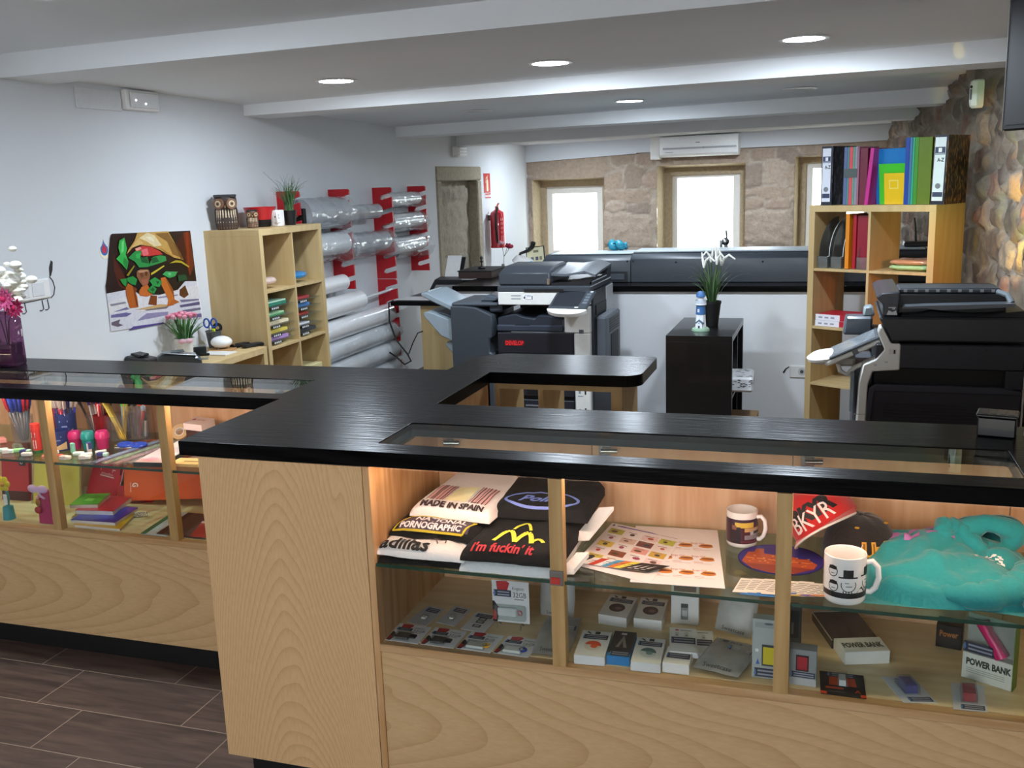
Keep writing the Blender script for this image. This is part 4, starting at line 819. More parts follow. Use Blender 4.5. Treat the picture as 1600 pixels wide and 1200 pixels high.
g = G(); g.box((-0.015, -0.015, 0.43), (0.015, 0.015, 0.455), M('9a4a35', 0.35, 0.5)); g.loft([[(-0.01, -0.04, 0.445), (0.01, -0.04, 0.445), (0.01, -0.04, 0.452), (-0.01, -0.04, 0.452)], [(-0.01, 0.01, 0.452), (0.01, 0.01, 0.452), (0.01, 0.01, 0.46), (-0.01, 0.01, 0.46)], [(-0.01, 0.06, 0.48), (0.01, 0.06, 0.48), (0.01, 0.06, 0.488), (-0.01, 0.06, 0.488)]], M('a8452f', 0.35, 0.4)); g.obj('valve_lever', t, smooth=0)
g = G(); g.tube([(0.01, -0.01, 0.44), (0.03, -0.07, 0.43), (0.02, -0.11, 0.36), (0.02, -0.118, 0.25), (0.02, -0.095, 0.15), (0.02, -0.083, 0.10), (0.02, -0.082, 0.06)], 0.011, BLACK); g.obj('hose', t)
g = G(); g.box((-0.105, -0.02, 0.30), (-0.07, 0.02, 0.36), M('555555', 0.5)); g.obj('wall_bracket', t, smooth=0)

# ================================================================ red roll racks and film rolls
RED = M('b8141f', 0.38)
def rack(lbl, y, z0, n=6):
    pts = [(0, 0), (0.175, 0)]; H_ = 0.755
    for k in range(n):
        z = 0.055 + k * 0.122; c = (0.075, z + 0.0); r = 0.017
        pts += [(0.175, z + 0.012), (0.085, z - 0.012), (0.068, z - 0.006), (0.064, z + 0.008), (0.072, z + 0.022), (0.085, z + 0.026), (0.175, z + 0.050)]
    pts += [(0.175, H_ - 0.012), (0.163, H_), (0, H_)]
    g = G(); g.prism([(XW + x, z0 + z) for x, z in pts], y, y + 0.018, RED, 'xz'); g.bm.faces.ensure_lookup_table(); bmesh.ops.triangulate(g.bm, faces=[f for f in g.bm.faces if len(f.verts) > 4])
    return g.obj('roll_rack', label=lbl, cat='roll rack', group='red slotted racks on the wall', smooth=0)
rack('red slotted rack behind the grass pot, upper of its column', 6.02, 0.925); rack('red slotted rack just past the cube shelf, with big clear film rolls in it', 6.76, 0.925)
rack('tall red slotted rack, upper half, between middle and far film rolls', 7.52, 0.925); rack('tall red slotted rack, lower half, holding the long white rolls', 7.52, 0.165); rack('red slotted rack nearest the stone niche', 8.24, 0.925); rack('red slotted rack hidden low behind the cube shelf', 6.02, 0.165)
FILM = glassy('loose_clear_film', (250, 252, 253), 1.5, 0.08, 0.22, 'e4e8ea'); FILMR = M('f4f5f6', 0.16, var=0.05, scale=9, bump=0.006, coat=0.7); PAPR = M('f6f7f7', 0.3, coat=0.2)
CLEARR = glassy('clear_roll', (225, 230, 234), 1.5, 0.05, 0.5, 'e2e6ea')
def roll(lbl, y0, y1, z, r, wrap=0, mat=None, core='b7a98e', x=None):
    x = XW + 0.085 + r * 0.35 if x is None else x
    t = thing('film_roll', lbl, 'film roll', (x, (y0 + y1) / 2, z), group='plastic film and paper rolls on the racks', world=True)
    rs = random.Random(int(z * 1000 + y0 * 10)); m = mat or FILMR; n = 28; rings = []
    for k in range(15):
        y = y0 + (y1 - y0) * k / 14; rings.append([(x + (r * (1 + 0.018 * noise.noise((y * 9, j * .6, z)))) * cos(2 * pi * j / n), y, z + (r * (1 + 0.018 * noise.noise((y * 9, j * .6, z + 5)))) * sin(2 * pi * j / n)) for j in range(n)])
    g = G(); g.loft(rings, m); g.obj('roll', t, recalc=True)
    g = G(); g.cyl((x, y0 - 0.05, z), (x, y1 + 0.045, z), 0.016, M(core, 0.4)); g.obj('core', t)
    if wrap:
        rings = []
        for k in range(19):
            y = y0 - 0.02 + (y1 - y0 + 0.08) * k / 18; e = max(0, k - 14) / 4
            rings.append([(x + (r * (1.05 + wrap * (0.5 if sin(a) < 0 else 0.18) * (1 + e)) + 0.012 * noise.noise((y * 14, a * 2.5, z * 3)) + 0.02 * e * noise.noise((y * 30, a * 5, z))) * cos(a), y, z + (r * (1.05 + wrap * (0.75 if sin(a) < 0 else 0.12) * (1 + e)) + 0.012 * noise.noise((y * 14, a * 2.5, z * 3 + 7)) + 0.02 * e * noise.noise((y * 30, a * 5, z + 3))) * sin(a)) for a in [2 * pi * j / n for j in range(n)]])
        g = G(); g.loft(rings, FILM, cap=False); g.obj('wrapping', t)
    return t
R1 = roll('fattest clear film roll at the top, with a black end cap', 6.10, 6.71, 1.515, 0.105, 0.12, CLEARR)
g = G(); g.box((-3.57, 6.06, 1.44), (-3.47, 6.095, 1.56), BLACK, 0.004); g.obj('end_cap', R1, smooth=0)
roll('slim clear roll at the top between the second and third racks', 6.80, 7.36, 1.495, 0.06, 0, CLEARR)
roll('crumpled film roll right below the fattest clear roll', 6.10, 6.71, 1.285, 0.085, 0.5, FILMR)
roll('crumpled film roll below the slim clear roll', 6.81, 7.46, 1.255, 0.075, 0.6, CLEARR)
roll('topmost of the three film rolls nearest the niche', 7.58, 8.18, 1.575, 0.055, 0.25); roll('middle of the three film rolls nearest the niche', 7.58, 8.20, 1.39, 0.065, 0.5); roll('lowest of the three film rolls nearest the niche', 7.58, 8.21, 1.185, 0.07, 0.75)
roll('short white paper roll right beside the shelf edge', 5.98, 6.70, 0.985, 0.06, 0, PAPR); roll('white paper roll with a bare rod reaching to the tall rack', 5.98, 6.93, 0.815, 0.078, 0, PAPR)
g = G(); g.cyl((-3.545, 6.95, 0.815), (-3.545, 7.56, 0.83), 0.012, M('dcdfe2', 0.25)); g.obj('rod', bpy.data.objects[[o.name for o in COL.objects if o.name.startswith('film_roll') and abs(o.location.z - 0.815) < 1e-4][0]])
roll('longest white film roll, topmost of the four low ones', 5.98, 7.45, 0.645, 0.078); roll('second of the four long low film rolls', 5.98, 7.49, 0.49, 0.075, 0.06); roll('third of the four long low film rolls, wrinkled', 5.98, 7.50, 0.335, 0.076, 0.12); roll('lowest long film roll with a crumpled bag end', 5.98, 7.52, 0.175, 0.07, 0.35)

# ================================================================ on and in the tall cube shelf
KZ = 1.464
def owl(lbl, loc, h, rz, tone):
    t = thing('owl_figure', lbl, 'ornament', loc, rz, 'carved owl ornaments'); w = h * 0.31
    D1, D2, P = M('3a2c26', 0.5), M('6a4c3a', 0.5), M('d8c6a8', 0.5)
    prof = [(0.0, 0), (0.92, 0), (1.0, 0.08), (1.02, 0.3), (0.9, 0.55), (0.97, 0.62), (1.04, 0.75), (1.02, 0.88), (0.94, 0.93), (0, 0.935)]
    g = G(); g.lathe([(r * w, z * h) for r, z in prof], D2 if tone else D1, n=28); g.xf(Matrix.Diagonal((1, 0.85, 1, 1))); g.obj('body', t)
    g = G(); g.prism([(-1.02 * w, 1.0 * h), (1.02 * w, 1.0 * h), (0.95 * w, 0.9 * h), (0.4 * w, 0.92 * h), (0, 0.80 * h), (-0.4 * w, 0.92 * h), (-0.95 * w, 0.9 * h)], -0.80 * w, 0.6 * w, M('2b2a2b', 0.5), 'xz', 0.004); g.obj('ear_crest', t)
    for s in (-1, 1):
        g = G(); c = Vector((s * 0.48 * w, -0.72 * w, 0.74 * h)); mx = T(*c) @ R(s * 0.5, 'Z')
        for r, d, m in ((0.50, 0.0, M('7b573f', 0.5)), (0.30, -0.02, P), (0.2, -0.035, M('a98c62', 0.5)), (0.12, -0.05, D1)): g.lathe([(0, -0.05 * w), (r * w, -0.03 * w), (r * w, 0.25 * w)], m, n=20, mtx=mx @ T(0, d * w - 0.05 * w, 0) @ R(-pi / 2, 'X') @ Matrix.Diagonal((1, 1, -1, 1)))
        g.obj('eye', t, recalc=True)
    g = G()
    for rr in range(7 if h > 0.15 else 5):
        z = h * (0.52 - rr * (0.075 if h > 0.15 else 0.1))
        for k in range(9 if h > 0.15 else 8):
            a = -pi / 2 + (k - (4 if h > 0.15 else 3.5)) * 0.27; r = 1.0 * w * (0.93 + 0.06 * (0.5 - abs(0.25 - z / h)))
            g.ball((r * cos(a), 0.85 * r * sin(a), z), 0.1 * w, P if rr < 5 else D2, 6, 5, (0.75, 0.5, 1.9))
    g.obj('breast_feathers', t)
    g = G(); g.ball((0, -0.86 * w, 0.66 * h), 0.09 * w, P, 8, 6, (0.8, 1, 1.6)); g.obj('beak', t)
    for s in (-1, 1):
        g = G(); g.ball((s * 0.95 * w, 0, 0.33 * h), 0.3 * h, D1, 12, 8, (0.14, 0.4, 1)); g.obj('wing', t)
owl('tall carved brown owl with big ringed eyes on the birch shelf', (-3.555, 5.27, KZ), 0.212, radians(30), 0)
owl('small carved brown owl in front of the red bowl', (-3.47, 5.42, KZ), 0.112, radians(35), 1)
t = thing('red_bowl', 'red oval bowl with black base behind the small owl', 'bowl', (-3.50, 5.56, KZ), radians(20))
g = G(); g.lathe([(0, 0.03), (0.055, 0.03), (0.10, 0.125), (0.104, 0.125), (0.065, 0.02), (0, 0.02)], M('c21f28', 0.3, coat=0.3), n=28); g.obj('bowl', t)
g = G(); g.lathe([(0, 0), (0.06, 0), (0.075, 0.045), (0.066, 0.05), (0, 0.02)], BLACK, n=24); g.obj('base', t)
def mug(lbl, loc, rz, r, h, deco, group=None, body=WHITE):
    t = thing('mug', lbl, 'mug', loc, rz, group)
    g = G(); g.lathe([(0, 0), (r * 0.9, 0), (r * 0.97, h * 0.03), (r, h * 0.08), (r, h * 0.985), (r * 0.97, h), (r * 0.93, h * 0.985), (r * 0.92, h * 0.1), (0, h * 0.06)], M('f1f0ef', 0.15, coat=0.4), n=40); b = g.obj('body', t)
    g = G(); g.tube([(r * 0.97, 0, h * 0.82), (r * 1.25, 0, h * 0.86), (r * 1.5, 0, h * 0.75), (r * 1.56, 0, h * 0.52), (r * 1.42, 0, h * 0.3), (r * 1.2, 0, h * 0.2), (r * 0.97, 0, h * 0.2)], r * 0.14, M('f1f0ef', 0.15, coat=0.4), 12); g.obj('handle', t)
    g = G(); f = lambda u, v, d=0: ((r + 0.0006 + d) * cos(u / r), (r + 0.0006 + d) * sin(u / r), v); deco(g, f); g.obj('print', b, smooth=0); return t
def deco_black(g, f):
    K = M('222222', 0.5); g.disc(-0.012, 0.06, 0.004, 0.006, f, K, 10)
    for u, v in ((0.0, 0.064), (0.01, 0.07), (0.006, 0.055), (0.014, 0.05)): g.disc(u, v, 0.004, 0.005, f, M('55575a', 0.5), 10); g.disc(u, v, 0.0026, 0.0035, lambda a, b: f(a, b, 0.0004), WHITE, 10)
    for k in range(9): g.rect(-0.02 + k * 0.0045, 0.02, -0.0175 + k * 0.0045, 0.024, f, M('77797c', 0.5))
mug('white mug with a small black drawing on the tall birch shelf', (-3.40, 5.60, KZ), radians(-62), 0.043, 0.102, deco_black)
def grass(g, n, h, spread, m, rs, base=(0, 0, 0), w=0.0022, droop=0.5, curl=0.0):
    for k in range(n):
        a = rs.uniform(0, 2 * pi); L = h * rs.uniform(0.55, 1.05); s = spread * rs.uniform(0.2, 1.0); pts = []
        b = Vector(base) + Vector((rs.uniform(-0.02, 0.02), rs.uniform(-0.02, 0.02), 0))
        for j in range(7):
            q = j / 6; o = s * q ** 1.6; z = L * (q - droop * (s / max(spread, 1e-6)) * q ** 3); c = curl * sin(q * 9 + k) * q
            pts.append(b + Vector((o * cos(a) + c * sin(a), o * sin(a) - c * cos(a), z)))
        g.tube(pts, [w * (1 - 0.85 * j / 6) for j in range(7)], m, 4, cap=False)
rs = random.Random(3)
t = thing('grass_pot', 'wispy dark green artificial grass in a black pot beside the white mug', 'plant', (-3.39, 5.74, KZ), 0)
g = G(); g.lathe([(0, 0), (0.034, 0), (0.045, 0.09), (0.048, 0.09), (0.048, 0.095), (0.04, 0.095), (0.036, 0.08), (0, 0.08)], BLACK, n=20); g.obj('pot', t)
g = G(); grass(g, 60, 0.27, 0.13, M('3b5a35', 0.6), rs, (0, 0, 0.08), 0.0026, 0.25, 0.012); grass(g, 50, 0.20, 0.05, M('4f7a3c', 0.6), rs, (0, 0, 0.08), 0.003, 0.1, 0.01); g.tube([(-0.01, -0.01, 0.12), (-0.06, -0.03, 0.26), (-0.13, -0.07, 0.345)], 0.0013, M('4c5a44', 0.6), 4); g.obj('grass', t)

def pillow(name, w, d, h, m, loc, rz, lbl, cat, group=None, e=4, amp=0.004):
    g = G(); sd = loc[0] * 7 + loc[1] * 3
    def f(u, v):
        a = 2 * pi * u; b = -pi / 2 + pi * v; ca, sa = cos(a), sin(a); cb, sb = cos(b), sin(b); p = 2 / e
        q = lambda c: math.copysign(abs(c) ** p, c)
        x, y, z = w / 2 * q(ca) * abs(cb) ** 0.35, d / 2 * q(sa) * abs(cb) ** 0.35, h / 2 * sb
        z += amp * noise.noise((x * 25 + sd, y * 25, z * 30)); return (x, y, z + h / 2)
    g.grid(f, 32, 10, m, True); bmesh.ops.remove_doubles(g.bm, verts=g.bm.verts, dist=1e-4)
    return g.obj(name, label=lbl, cat=cat, group=group, loc=loc, rot=(0, 0, rz), smooth=60)
pillow('napkin_packet', 0.19, 0.17, 0.05, M('d9bfb6', 0.25, var=0.25, scale=50, coat=0.5), (-3.40, 5.33, 1.112), pi / 2, 'pale pink packet wrapped in clear film on the top shelf', 'packet')
pillow('napkin_packet', 0.2, 0.18, 0.05, M('1f84c4', 0.3, var=0.1, coat=0.5), (-3.40, 5.70, 1.112), pi / 2, 'bright blue packet wrapped in clear film on the top shelf', 'packet')
ACR = glassy('acrylic', (238, 242, 240), 1.4, 0.02, 0.06)
def sorter(lbl, y0, zs, cols, nm):
    t = thing('paper_sorter', lbl, 'paper tray', (-3.45, y0 + 0.165, 0.765), world=True)
    for y in (y0, y0 + 0.325):
        g = G(); g.box((-3.62, y, 0.766), (-3.29, y + 0.004, 1.06), ACR); g.obj('side_panel', t, smooth=0)
    for z in zs:
        g = G(); g.box((-3.62, y0 + 0.004, z - 0.004), (-3.285, y0 + 0.325, z - 0.001), ACR); p = g.obj('tray', t, smooth=0)
        g = G(); g.box((-3.286, y0 + 0.05, z - 0.022), (-3.284, y0 + 0.15, z - 0.004), M('26231f', 0.4)); f = lambda u, v: (-3.2835, u, v)
        for k in range(4): g.rect(y0 + 0.056 + k * 0.022, z - 0.019, y0 + 0.070 + k * 0.022, z - 0.008, f, M('d9d9d6', 0.5))
        g.obj('label', p, smooth=0)
    for (z, c, c2, h, L), cn in zip(cols, nm):
        g = G(); g.box((-3.60, y0 + 0.02, z), (-3.30, y0 + 0.02 + L, z + h), M(c, 0.6), 0.002)
        if c2: g.box((-3.60, y0 + 0.021, z + h), (-3.298, y0 + 0.01 + L, z + h + 0.011), M(c2, 0.6), 0.002)
        g.obj('paper_ream', label=cn, cat='paper', group='coloured paper reams in the acrylic trays', smooth=0)
zs = [0.985, 0.922, 0.868, 0.815, 0.771]
sorter('clear acrylic sorter holding green, cream, yellow and lilac paper', 5.20, zs, [(zs[0], '2f7d63', 'b9dfc4', 0.02, 0.24), (zs[1], '4f9a62', 'a9d0a0', 0.010, 0.21), (zs[2], 'e8d8b4', None, 0.02, 0.25), (zs[3], 'dcc658', None, 0.02, 0.23), (zs[4], 'b690cc', None, 0.022, 0.235)],
       ['ream of teal and pale green paper in the top tray', 'ream of mid green paper in the second tray', 'ream of cream paper in the middle tray', 'ream of yellow paper below the cream one', 'ream of lilac paper in the lowest tray'])
zs = [0.985, 0.935, 0.882, 0.818, 0.771]
sorter('clear acrylic sorter holding red, blue, white and grey paper', 5.55, zs, [(zs[0], 'a83a38', None, 0.018, 0.18), (zs[1], '4a7fb8', None, 0.022, 0.18), (zs[2], 'b84236', None, 0.012, 0.16), (zs[3], 'dfe0e4', None, 0.012, 0.16), (zs[4], '3c3f44', None, 0.02, 0.24)],
       ['ream of dark red paper in the top tray of its sorter', 'ream of blue paper under the dark red one', 'thin ream of brick red paper below the blue one', 'thin ream of white paper above the grey one', 'ream of dark grey paper in the lowest tray'])
g = G(); g.box((-3.60, 5.57, 0.413), (-3.30, 5.86, 0.53), M('d9cf9a', 0.6), 0.003); g.obj('paper_ream', label='pale yellow paper stack low in the cube shelf near the rolls', cat='paper', smooth=0)

# ================================================================ on the low shelf
LZ = 0.763
t = thing('flower_pot', 'white pot of pink artificial tulips with a bow on the low shelf', 'plant', (-3.545, 4.72, LZ), 0.6)
g = G(); g.lathe([(0, 0), (0.042, 0), (0.058, 0.105), (0.06, 0.112), (0.054, 0.112), (0.048, 0.1), (0, 0.1)], M('dedbd6', 0.35), n=24); g.obj('pot', t)
rs = random.Random(5); g = G()
for k in range(46):
    a = rs.uniform(0, 2 * pi); s = rs.uniform(0.01, 0.12); h = rs.uniform(0.12, 0.19) - s * 0.25; wd = Vector((-sin(a), cos(a), 0)) * 0.008
    P = [Vector((0.03 * cos(a) * min(1, s * 12), 0.03 * sin(a) * min(1, s * 12), 0.1)) + Vector((s * cos(a) * q ** 1.5, s * sin(a) * q ** 1.5, h * (q - 0.12 * q * q))) for q in (0, .35, .7, 1)]
    for (p, q), (wa, wb) in zip(zip(P, P[1:]), ((1, 1.2), (1.2, 0.8), (0.8, 0.05))): g.face([p - wd * wa, p + wd * wa, q + wd * wb, q - wd * wb], M('2f6b33' if k % 3 else '4a8a45', 0.5))
g.obj('leaves', t, smooth=60)
for k in range(26):
    a = k * 2.4; r = 0.016 * math.sqrt(k); g = G(); p = Vector((r * cos(a), r * sin(a), 0.255 - r * 0.22))
    g.lathe([(0.004, -0.012), (0.012, 0.0), (0.014, 0.008), (0.006, 0.014), (0, 0.013)], M(('e08aa0', 'd9748e', 'eaa4b4')[k % 3], 0.5), p, 8); g.tube([(p.x * 0.4, p.y * 0.4, 0.1), (p.x * 0.8, p.y * 0.8, 0.18), p], 0.0016, M('9cc28a', 0.5), 4); g.obj('flower', t)
g = G(); g.ball((0.025, -0.05, 0.10), 0.018, M('e6b7c4', 0.4), 10, 6, (1.4, 0.5, 0.8)); g.ball((-0.01, -0.055, 0.10), 0.018, M('e6b7c4', 0.4), 10, 6, (1.4, 0.5, 0.8)); g.obj('bow', t)
def terminal(lbl, loc, rz, kind):
    t = thing('card_terminal', lbl, 'card terminal', loc, rz)
    if kind:
        g = G(); g.prism([(-0.11, 0.0), (0.11, 0.0), (0.11, 0.03), (0.06, 0.058), (-0.09, 0.075), (-0.11, 0.06)], -0.05, 0.05, M('141416', 0.3), 'xz', 0.008); g.obj('body', t)
        g = G(); g.box((0.0, -0.045, 0.012), (0.118, 0.045, 0.026), M('dfe2e4', 0.3), 0.004); g.obj('paper_slot', t)
        g = G(); g.prism([(-0.07, 0.075), (0.0, 0.067), (0.0, 0.08), (-0.07, 0.088)], -0.035, 0.035, BLACKP, 'xz', 0.004); g.obj('printer_lid', t)
    else:
        g = G(); g.prism([(-0.12, 0.0), (0.11, 0.0), (0.12, 0.03), (0.10, 0.055), (-0.08, 0.085), (-0.12, 0.06)], -0.045, 0.045, M('33383c', 0.3), 'xz', 0.012); g.obj('body', t)
        g = G(); g.prism([(-0.09, 0.088), (0.09, 0.06), (0.09, 0.064), (-0.09, 0.092)], -0.047, 0.047, M('b4bcc2', 0.2, 0.6), 'xz', 0.002); g.obj('silver_trim', t)
        g = G(); g.box((-0.04, -0.035, 0.083), (0.03, 0.035, 0.090), M('5d666b', 0.2), 0.003); g.obj('screen', t)
terminal('black card terminal with white slip slot on the low shelf', (-3.54, 4.36, LZ), radians(-8), 1)
terminal('grey and silver card terminal in front of the tulip pot', (-3.38, 4.44, LZ), radians(40), 0)
t = thing('phone_stand', 'small clear stand with a black gadget in front of the tulip pot', 'stand', (-3.40, 4.66, LZ), radians(30))
g = G(); g.box((-0.04, -0.02, 0), (0.04, 0.03, 0.004), ACR); g.prism([(-0.02, 0.004), (0.03, 0.004), (0.04, 0.08), (0.035, 0.08)], -0.04, 0.04, ACR, 'yz'); g.obj('stand', t, smooth=0)
g = G(); g.box((-0.035, -0.02, 0.03), (0.035, -0.002, 0.075), M('22282c', 0.3), 0.005); g.box((-0.05, -0.015, 0.02), (0.05, 0.0, 0.035), BLACK, 0.004); g.obj('gadget', t, smooth=0)
t = thing('pen_cup', 'grey wire mesh pen cup against the side of the tall shelf', 'pen cup', (-3.555, 5.02, LZ), 0)
MESHM = glassy('wire_mesh', (150, 152, 155), 1.1, 0.3, 0.5, '6f7276')
g = G(); g.lathe([(0.034, 0), (0.046, 0.105)], MESHM, n=28, cap=False); g.lathe([(0, 0.001), (0.034, 0.001)], MESHM, n=28, cap=False); g.obj('mesh_wall', t)
g = G(); g.lathe([(0.0455, 0.103), (0.048, 0.103), (0.048, 0.108), (0.0455, 0.108), (0.0455, 0.103)], M('6d7074', 0.4, 0.6), n=28, cap=False); g.obj('rim', t)
t = thing('scissors', 'scissors with blue loop handles standing in the mesh cup', 'scissors', (-3.565, 5.01, LZ + 0.005), 0.3)
for s in (-1, 1):
    g = G(); g.tube([(s * 0.006 + 0.017 * cos(a) * (1 if s > 0 else 1) + s * 0.016, 0, 0.15 + 0.027 * sin(a)) for a in [2 * pi * k / 14 for k in range(15)]], 0.0055, M('1f4aa0', 0.35), 8); g.obj('handle', t)
    g = G(); g.box((s * 0.008 - 0.005, -0.002 + s * 0.001, 0.0), (s * 0.008 + 0.005, 0.001 + s * 0.001, 0.125), CHROME); g.obj('blade', t, smooth=0)
t = thing('highlighter', 'lime yellow highlighter standing in the mesh cup', 'pen', (-3.535, 4.995, LZ + 0.005), 0)
g = G(); g.box((-0.01, -0.006, 0), (0.01, 0.006, 0.09), M('cfe03a', 0.4), 0.004); g.obj('barrel', t); g = G(); g.box((-0.011, -0.007, 0.09), (0.011, 0.007, 0.118), M('c3d62e', 0.4), 0.004); g.obj('cap', t)
t = thing('tape_dispenser', 'black hand tape dispenser sticking out of the mesh cup', 'tape dispenser', (-3.535, 5.035, LZ + 0.105), 0.6)
g = G(); g.lathe([(0.012, -0.01), (0.03, -0.01), (0.03, 0.01), (0.012, 0.01), (0.012, -0.01)], BLACK, n=20, cap=False, mtx=R(pi / 2, 'X') ); g.xf(T(0, 0, 0.018)); g.obj('roll_holder', t)
g = G(); g.box((-0.008, -0.008, -0.098), (0.008, 0.008, 0.0), BLACK, 0.003); g.obj('grip', t)
t = thing('white_diffuser', 'smooth white egg shaped gadget on a wooden coaster', 'diffuser', (-3.47, 4.97, LZ), 0)
g = G(); g.lathe([(0, 0), (0.085, 0), (0.085, 0.008), (0, 0.008)], M('b98e5e', 0.5), n=28); g.obj('coaster', t)
g = G(); g.ball((0, 0, 0.048), 0.066, M('f4f4f2', 0.18, coat=0.3), 28, 16, (1, 0.9, 0.56)); g.obj('body', t)
g = G()
for a in (0.4, 2.5, 4.6): g.cyl((0.03 * cos(a), 0.03 * sin(a), 0.008), (0.03 * cos(a), 0.03 * sin(a), 0.018), 0.006, M('9a9a98', 0.4))
g.obj('foot', t)
for x, y, a, l in ((-3.42, 5.09, 1.45, 'black telephone handset nearest the egg shaped gadget'), (-3.335, 5.10, 1.2, 'black telephone handset at the front corner of the tall shelf')):
    t = thing('handset', l, 'telephone', (x, y, LZ), a, 'black telephone handsets'); g = G(); g.prism([(-0.075, 0), (0.075, 0), (0.08, 0.012), (0.05, 0.022), (-0.04, 0.018), (-0.08, 0.026)], -0.022, 0.022, BLACKP, 'xz', 0.005); g.obj('body', t)
    g = G(); g.box((-0.03, -0.016, 0.0195), (0.03, 0.016, 0.0225), M('2b2b30', 0.4)); g.obj('keypad', t, smooth=0)
g = G(); g.box((-3.50, 4.78, LZ), (-3.32, 4.9, LZ + 0.006), M('e3e1da', 0.5)); g.obj('leaflet', label='small white leaflet lying before the wooden coaster', cat='paper', smooth=0)
# flower bottle on the worktop
t = thing('flower_bottle', 'square mauve glass bottle of flowers on the worktop glass', 'vase', (-3.135, 3.06, 1.04), radians(12))
PURP = glassy('mauve_glass', (178, 140, 168), 1.45, 0.02, 0.12, '8d5f84')
g = G(); sq = lambda r, z: [(p[0], p[1], z) for p in rrect(-r, -r, r, r, r * 0.3, 4)]
g.loft([sq(0.042, 0), sq(0.045, 0.006), sq(0.045, 0.185), sq(0.035, 0.2), sq(0.02, 0.205), sq(0.021, 0.22)], PURP, cap=False); g.face(list(reversed(sq(0.042, 0.001))), PURP); b = g.obj('bottle', t)
g = G(); g.loft([sq(0.038, 0.012), sq(0.038, 0.09)], M('4a2f4c', 0.2)); g.obj('dark_beads', t)
for x, y, z, c, R_, lbl in ((0.02, -0.02, 0.27, 'e0659a', 0.05, 0), (0.055, -0.01, 0.235, 'a01850', 0.045, 0), (-0.03, -0.04, 0.235, '4a66c8', 0.04, 0)):
    g = G(); g.tube([(0, 0, 0.06), (x * 0.3, y * 0.3, 0.18), (x, y, z)], 0.0028, M('3f5a35', 0.6), 6); s = g.obj('stem', t)
    g = G()
    for L in range(2):
        for k in range(13):
            a = 2 * pi * k / 13 + L * 0.24; q = R_ * (1 - 0.3 * L); d = Vector((cos(a), -0.45 * 0 , sin(a))); n_ = Vector((0, -1, 0)); sd = Vector((-sin(a), 0, cos(a))) * 0.16 * q; c0 = Vector((x, y - 0.004 * L, z)); p = c0 + d * q * 0.3; e = c0 + d * q + n_ * 0.01
            g.face([p - sd * 0.5, c0 + d * q * 0.7 - sd + n_ * 0.008, e, c0 + d * q * 0.7 + sd + n_ * 0.008, p + sd * 0.5], M(c, 0.5, var=0.15))
    g.ball((x, y - 0.008, z), R_ * 0.22, M('c21f5a' if c != '4a66c8' else 'e8e4ea', 0.6), 10, 6); g.obj('flower', s, smooth=0)
g = G(); g.tube([(0, 0, 0.06), (-0.01, 0.02, 0.2), (0.0, 0.03, 0.32)], 0.003, M('4a5a3a', 0.6), 6); s = g.obj('stem', t); g = G(); rs = random.Random(8)
for k in range(60): g.ball((rs.gauss(0.012, 0.036), rs.gauss(0.03, 0.028), rs.gauss(0.335, 0.034)), rs.uniform(0.014, 0.027), M(('f3f1e6', 'e6e3d2', 'faf9f2')[k % 3], 0.6), 8, 6, (1, 1, 0.7))
g.obj('flower', s)
t = thing('glass_jar', 'dark patterned glass jar beside the mauve bottle at the frame edge', 'jar', (-3.235, 3.09, 1.04), 0)
g = G(); g.lathe([(0, 0), (0.03, 0), (0.034, 0.02), (0.02, 0.045), (0.03, 0.075), (0.024, 0.1), (0.01, 0.105), (0, 0.105)], M('2b2e33', 0.08, coat=0.6), n=20); g.obj('body', t)
g = G(); g.lathe([(0.01, 0.105), (0.018, 0.11), (0.016, 0.13), (0.022, 0.16), (0.006, 0.18), (0, 0.18)], M('51565c', 0.06, coat=0.6), n=16); g.obj('stopper', t)
# ================================================================ air conditioner, wall fittings
t = thing('air_conditioner', 'white wall air conditioner above the middle window', 'air conditioner', bw(2.18, 1.9, -0.02), BY)
g = G(); g.prism([(-0.02, 0.0), (-0.15, 0.0), (-0.20, 0.03), (-0.21, 0.22), (-0.19, 0.235), (-0.02, 0.235)], -0.45, 0.45, WHITE, 'yz', 0.006); b = g.obj('housing', t)
g = G(); g.box((-0.41, -0.2115, 0.085), (0.43, -0.205, 0.105), M('a8a9ac', 0.5)); g.obj('air_slot', t, smooth=0)
g = G(); f = lambda u, v: (u, -0.2125, v); g.rect(-0.03, 0.15, 0.02, 0.158, f, M('66686c', 0.5)); f2 = lambda u, v: (u, -0.209, v); g.rect(-0.38, 0.05, -0.29, 0.056, f2, M('a5a7aa', 0.5)); g.disc(0.06, 0.095, 0.008, 0.006, f, M('707274', 0.5), 10); g.obj('printed_badge', b, smooth=0)
t2 = g = G(); g.box((-0.055, -0.16, -0.02), (0.055, -0.005, 0.24), M('e3e0da', 0.5), 0.004); o = g.obj('pipe_cover', label='white vertical pipe cover box beside the air conditioner', cat='pipe cover', loc=bw(1.665, 1.9, -0.02), rot=(0, 0, BY), smooth=0)
t = thing('motion_sensor', 'rounded white alarm sensor high on the rubble wall', 'sensor', (rwx(6.06) - 0.075, 6.06, 2.0), radians(-62))
g = G(); g.loft([[(x * s, -0.045 * (1 - 0.3 * abs(x) / 0.034) * d, z) for x in (-0.034, -0.022, 0, 0.022, 0.034)] + [(0.034 * s, 0.01, z), (-0.034 * s, 0.01, z)] for z, s, d in ((0.0, 0.75, 0.6), (0.012, 0.95, 0.9), (0.04, 1, 1), (0.12, 1, 1), (0.142, 0.95, 0.9), (0.15, 0.7, 0.6))], WHITE, cap=True); g.obj('housing', t, recalc=True)
g = G(); g.ball((0.0, -0.044, 0.112), 0.008, BLACK, 10, 8); g.box((-0.006, -0.047, 0.045), (0.005, -0.043, 0.10), M('6c6f72', 0.5)); g.obj('lens', t)
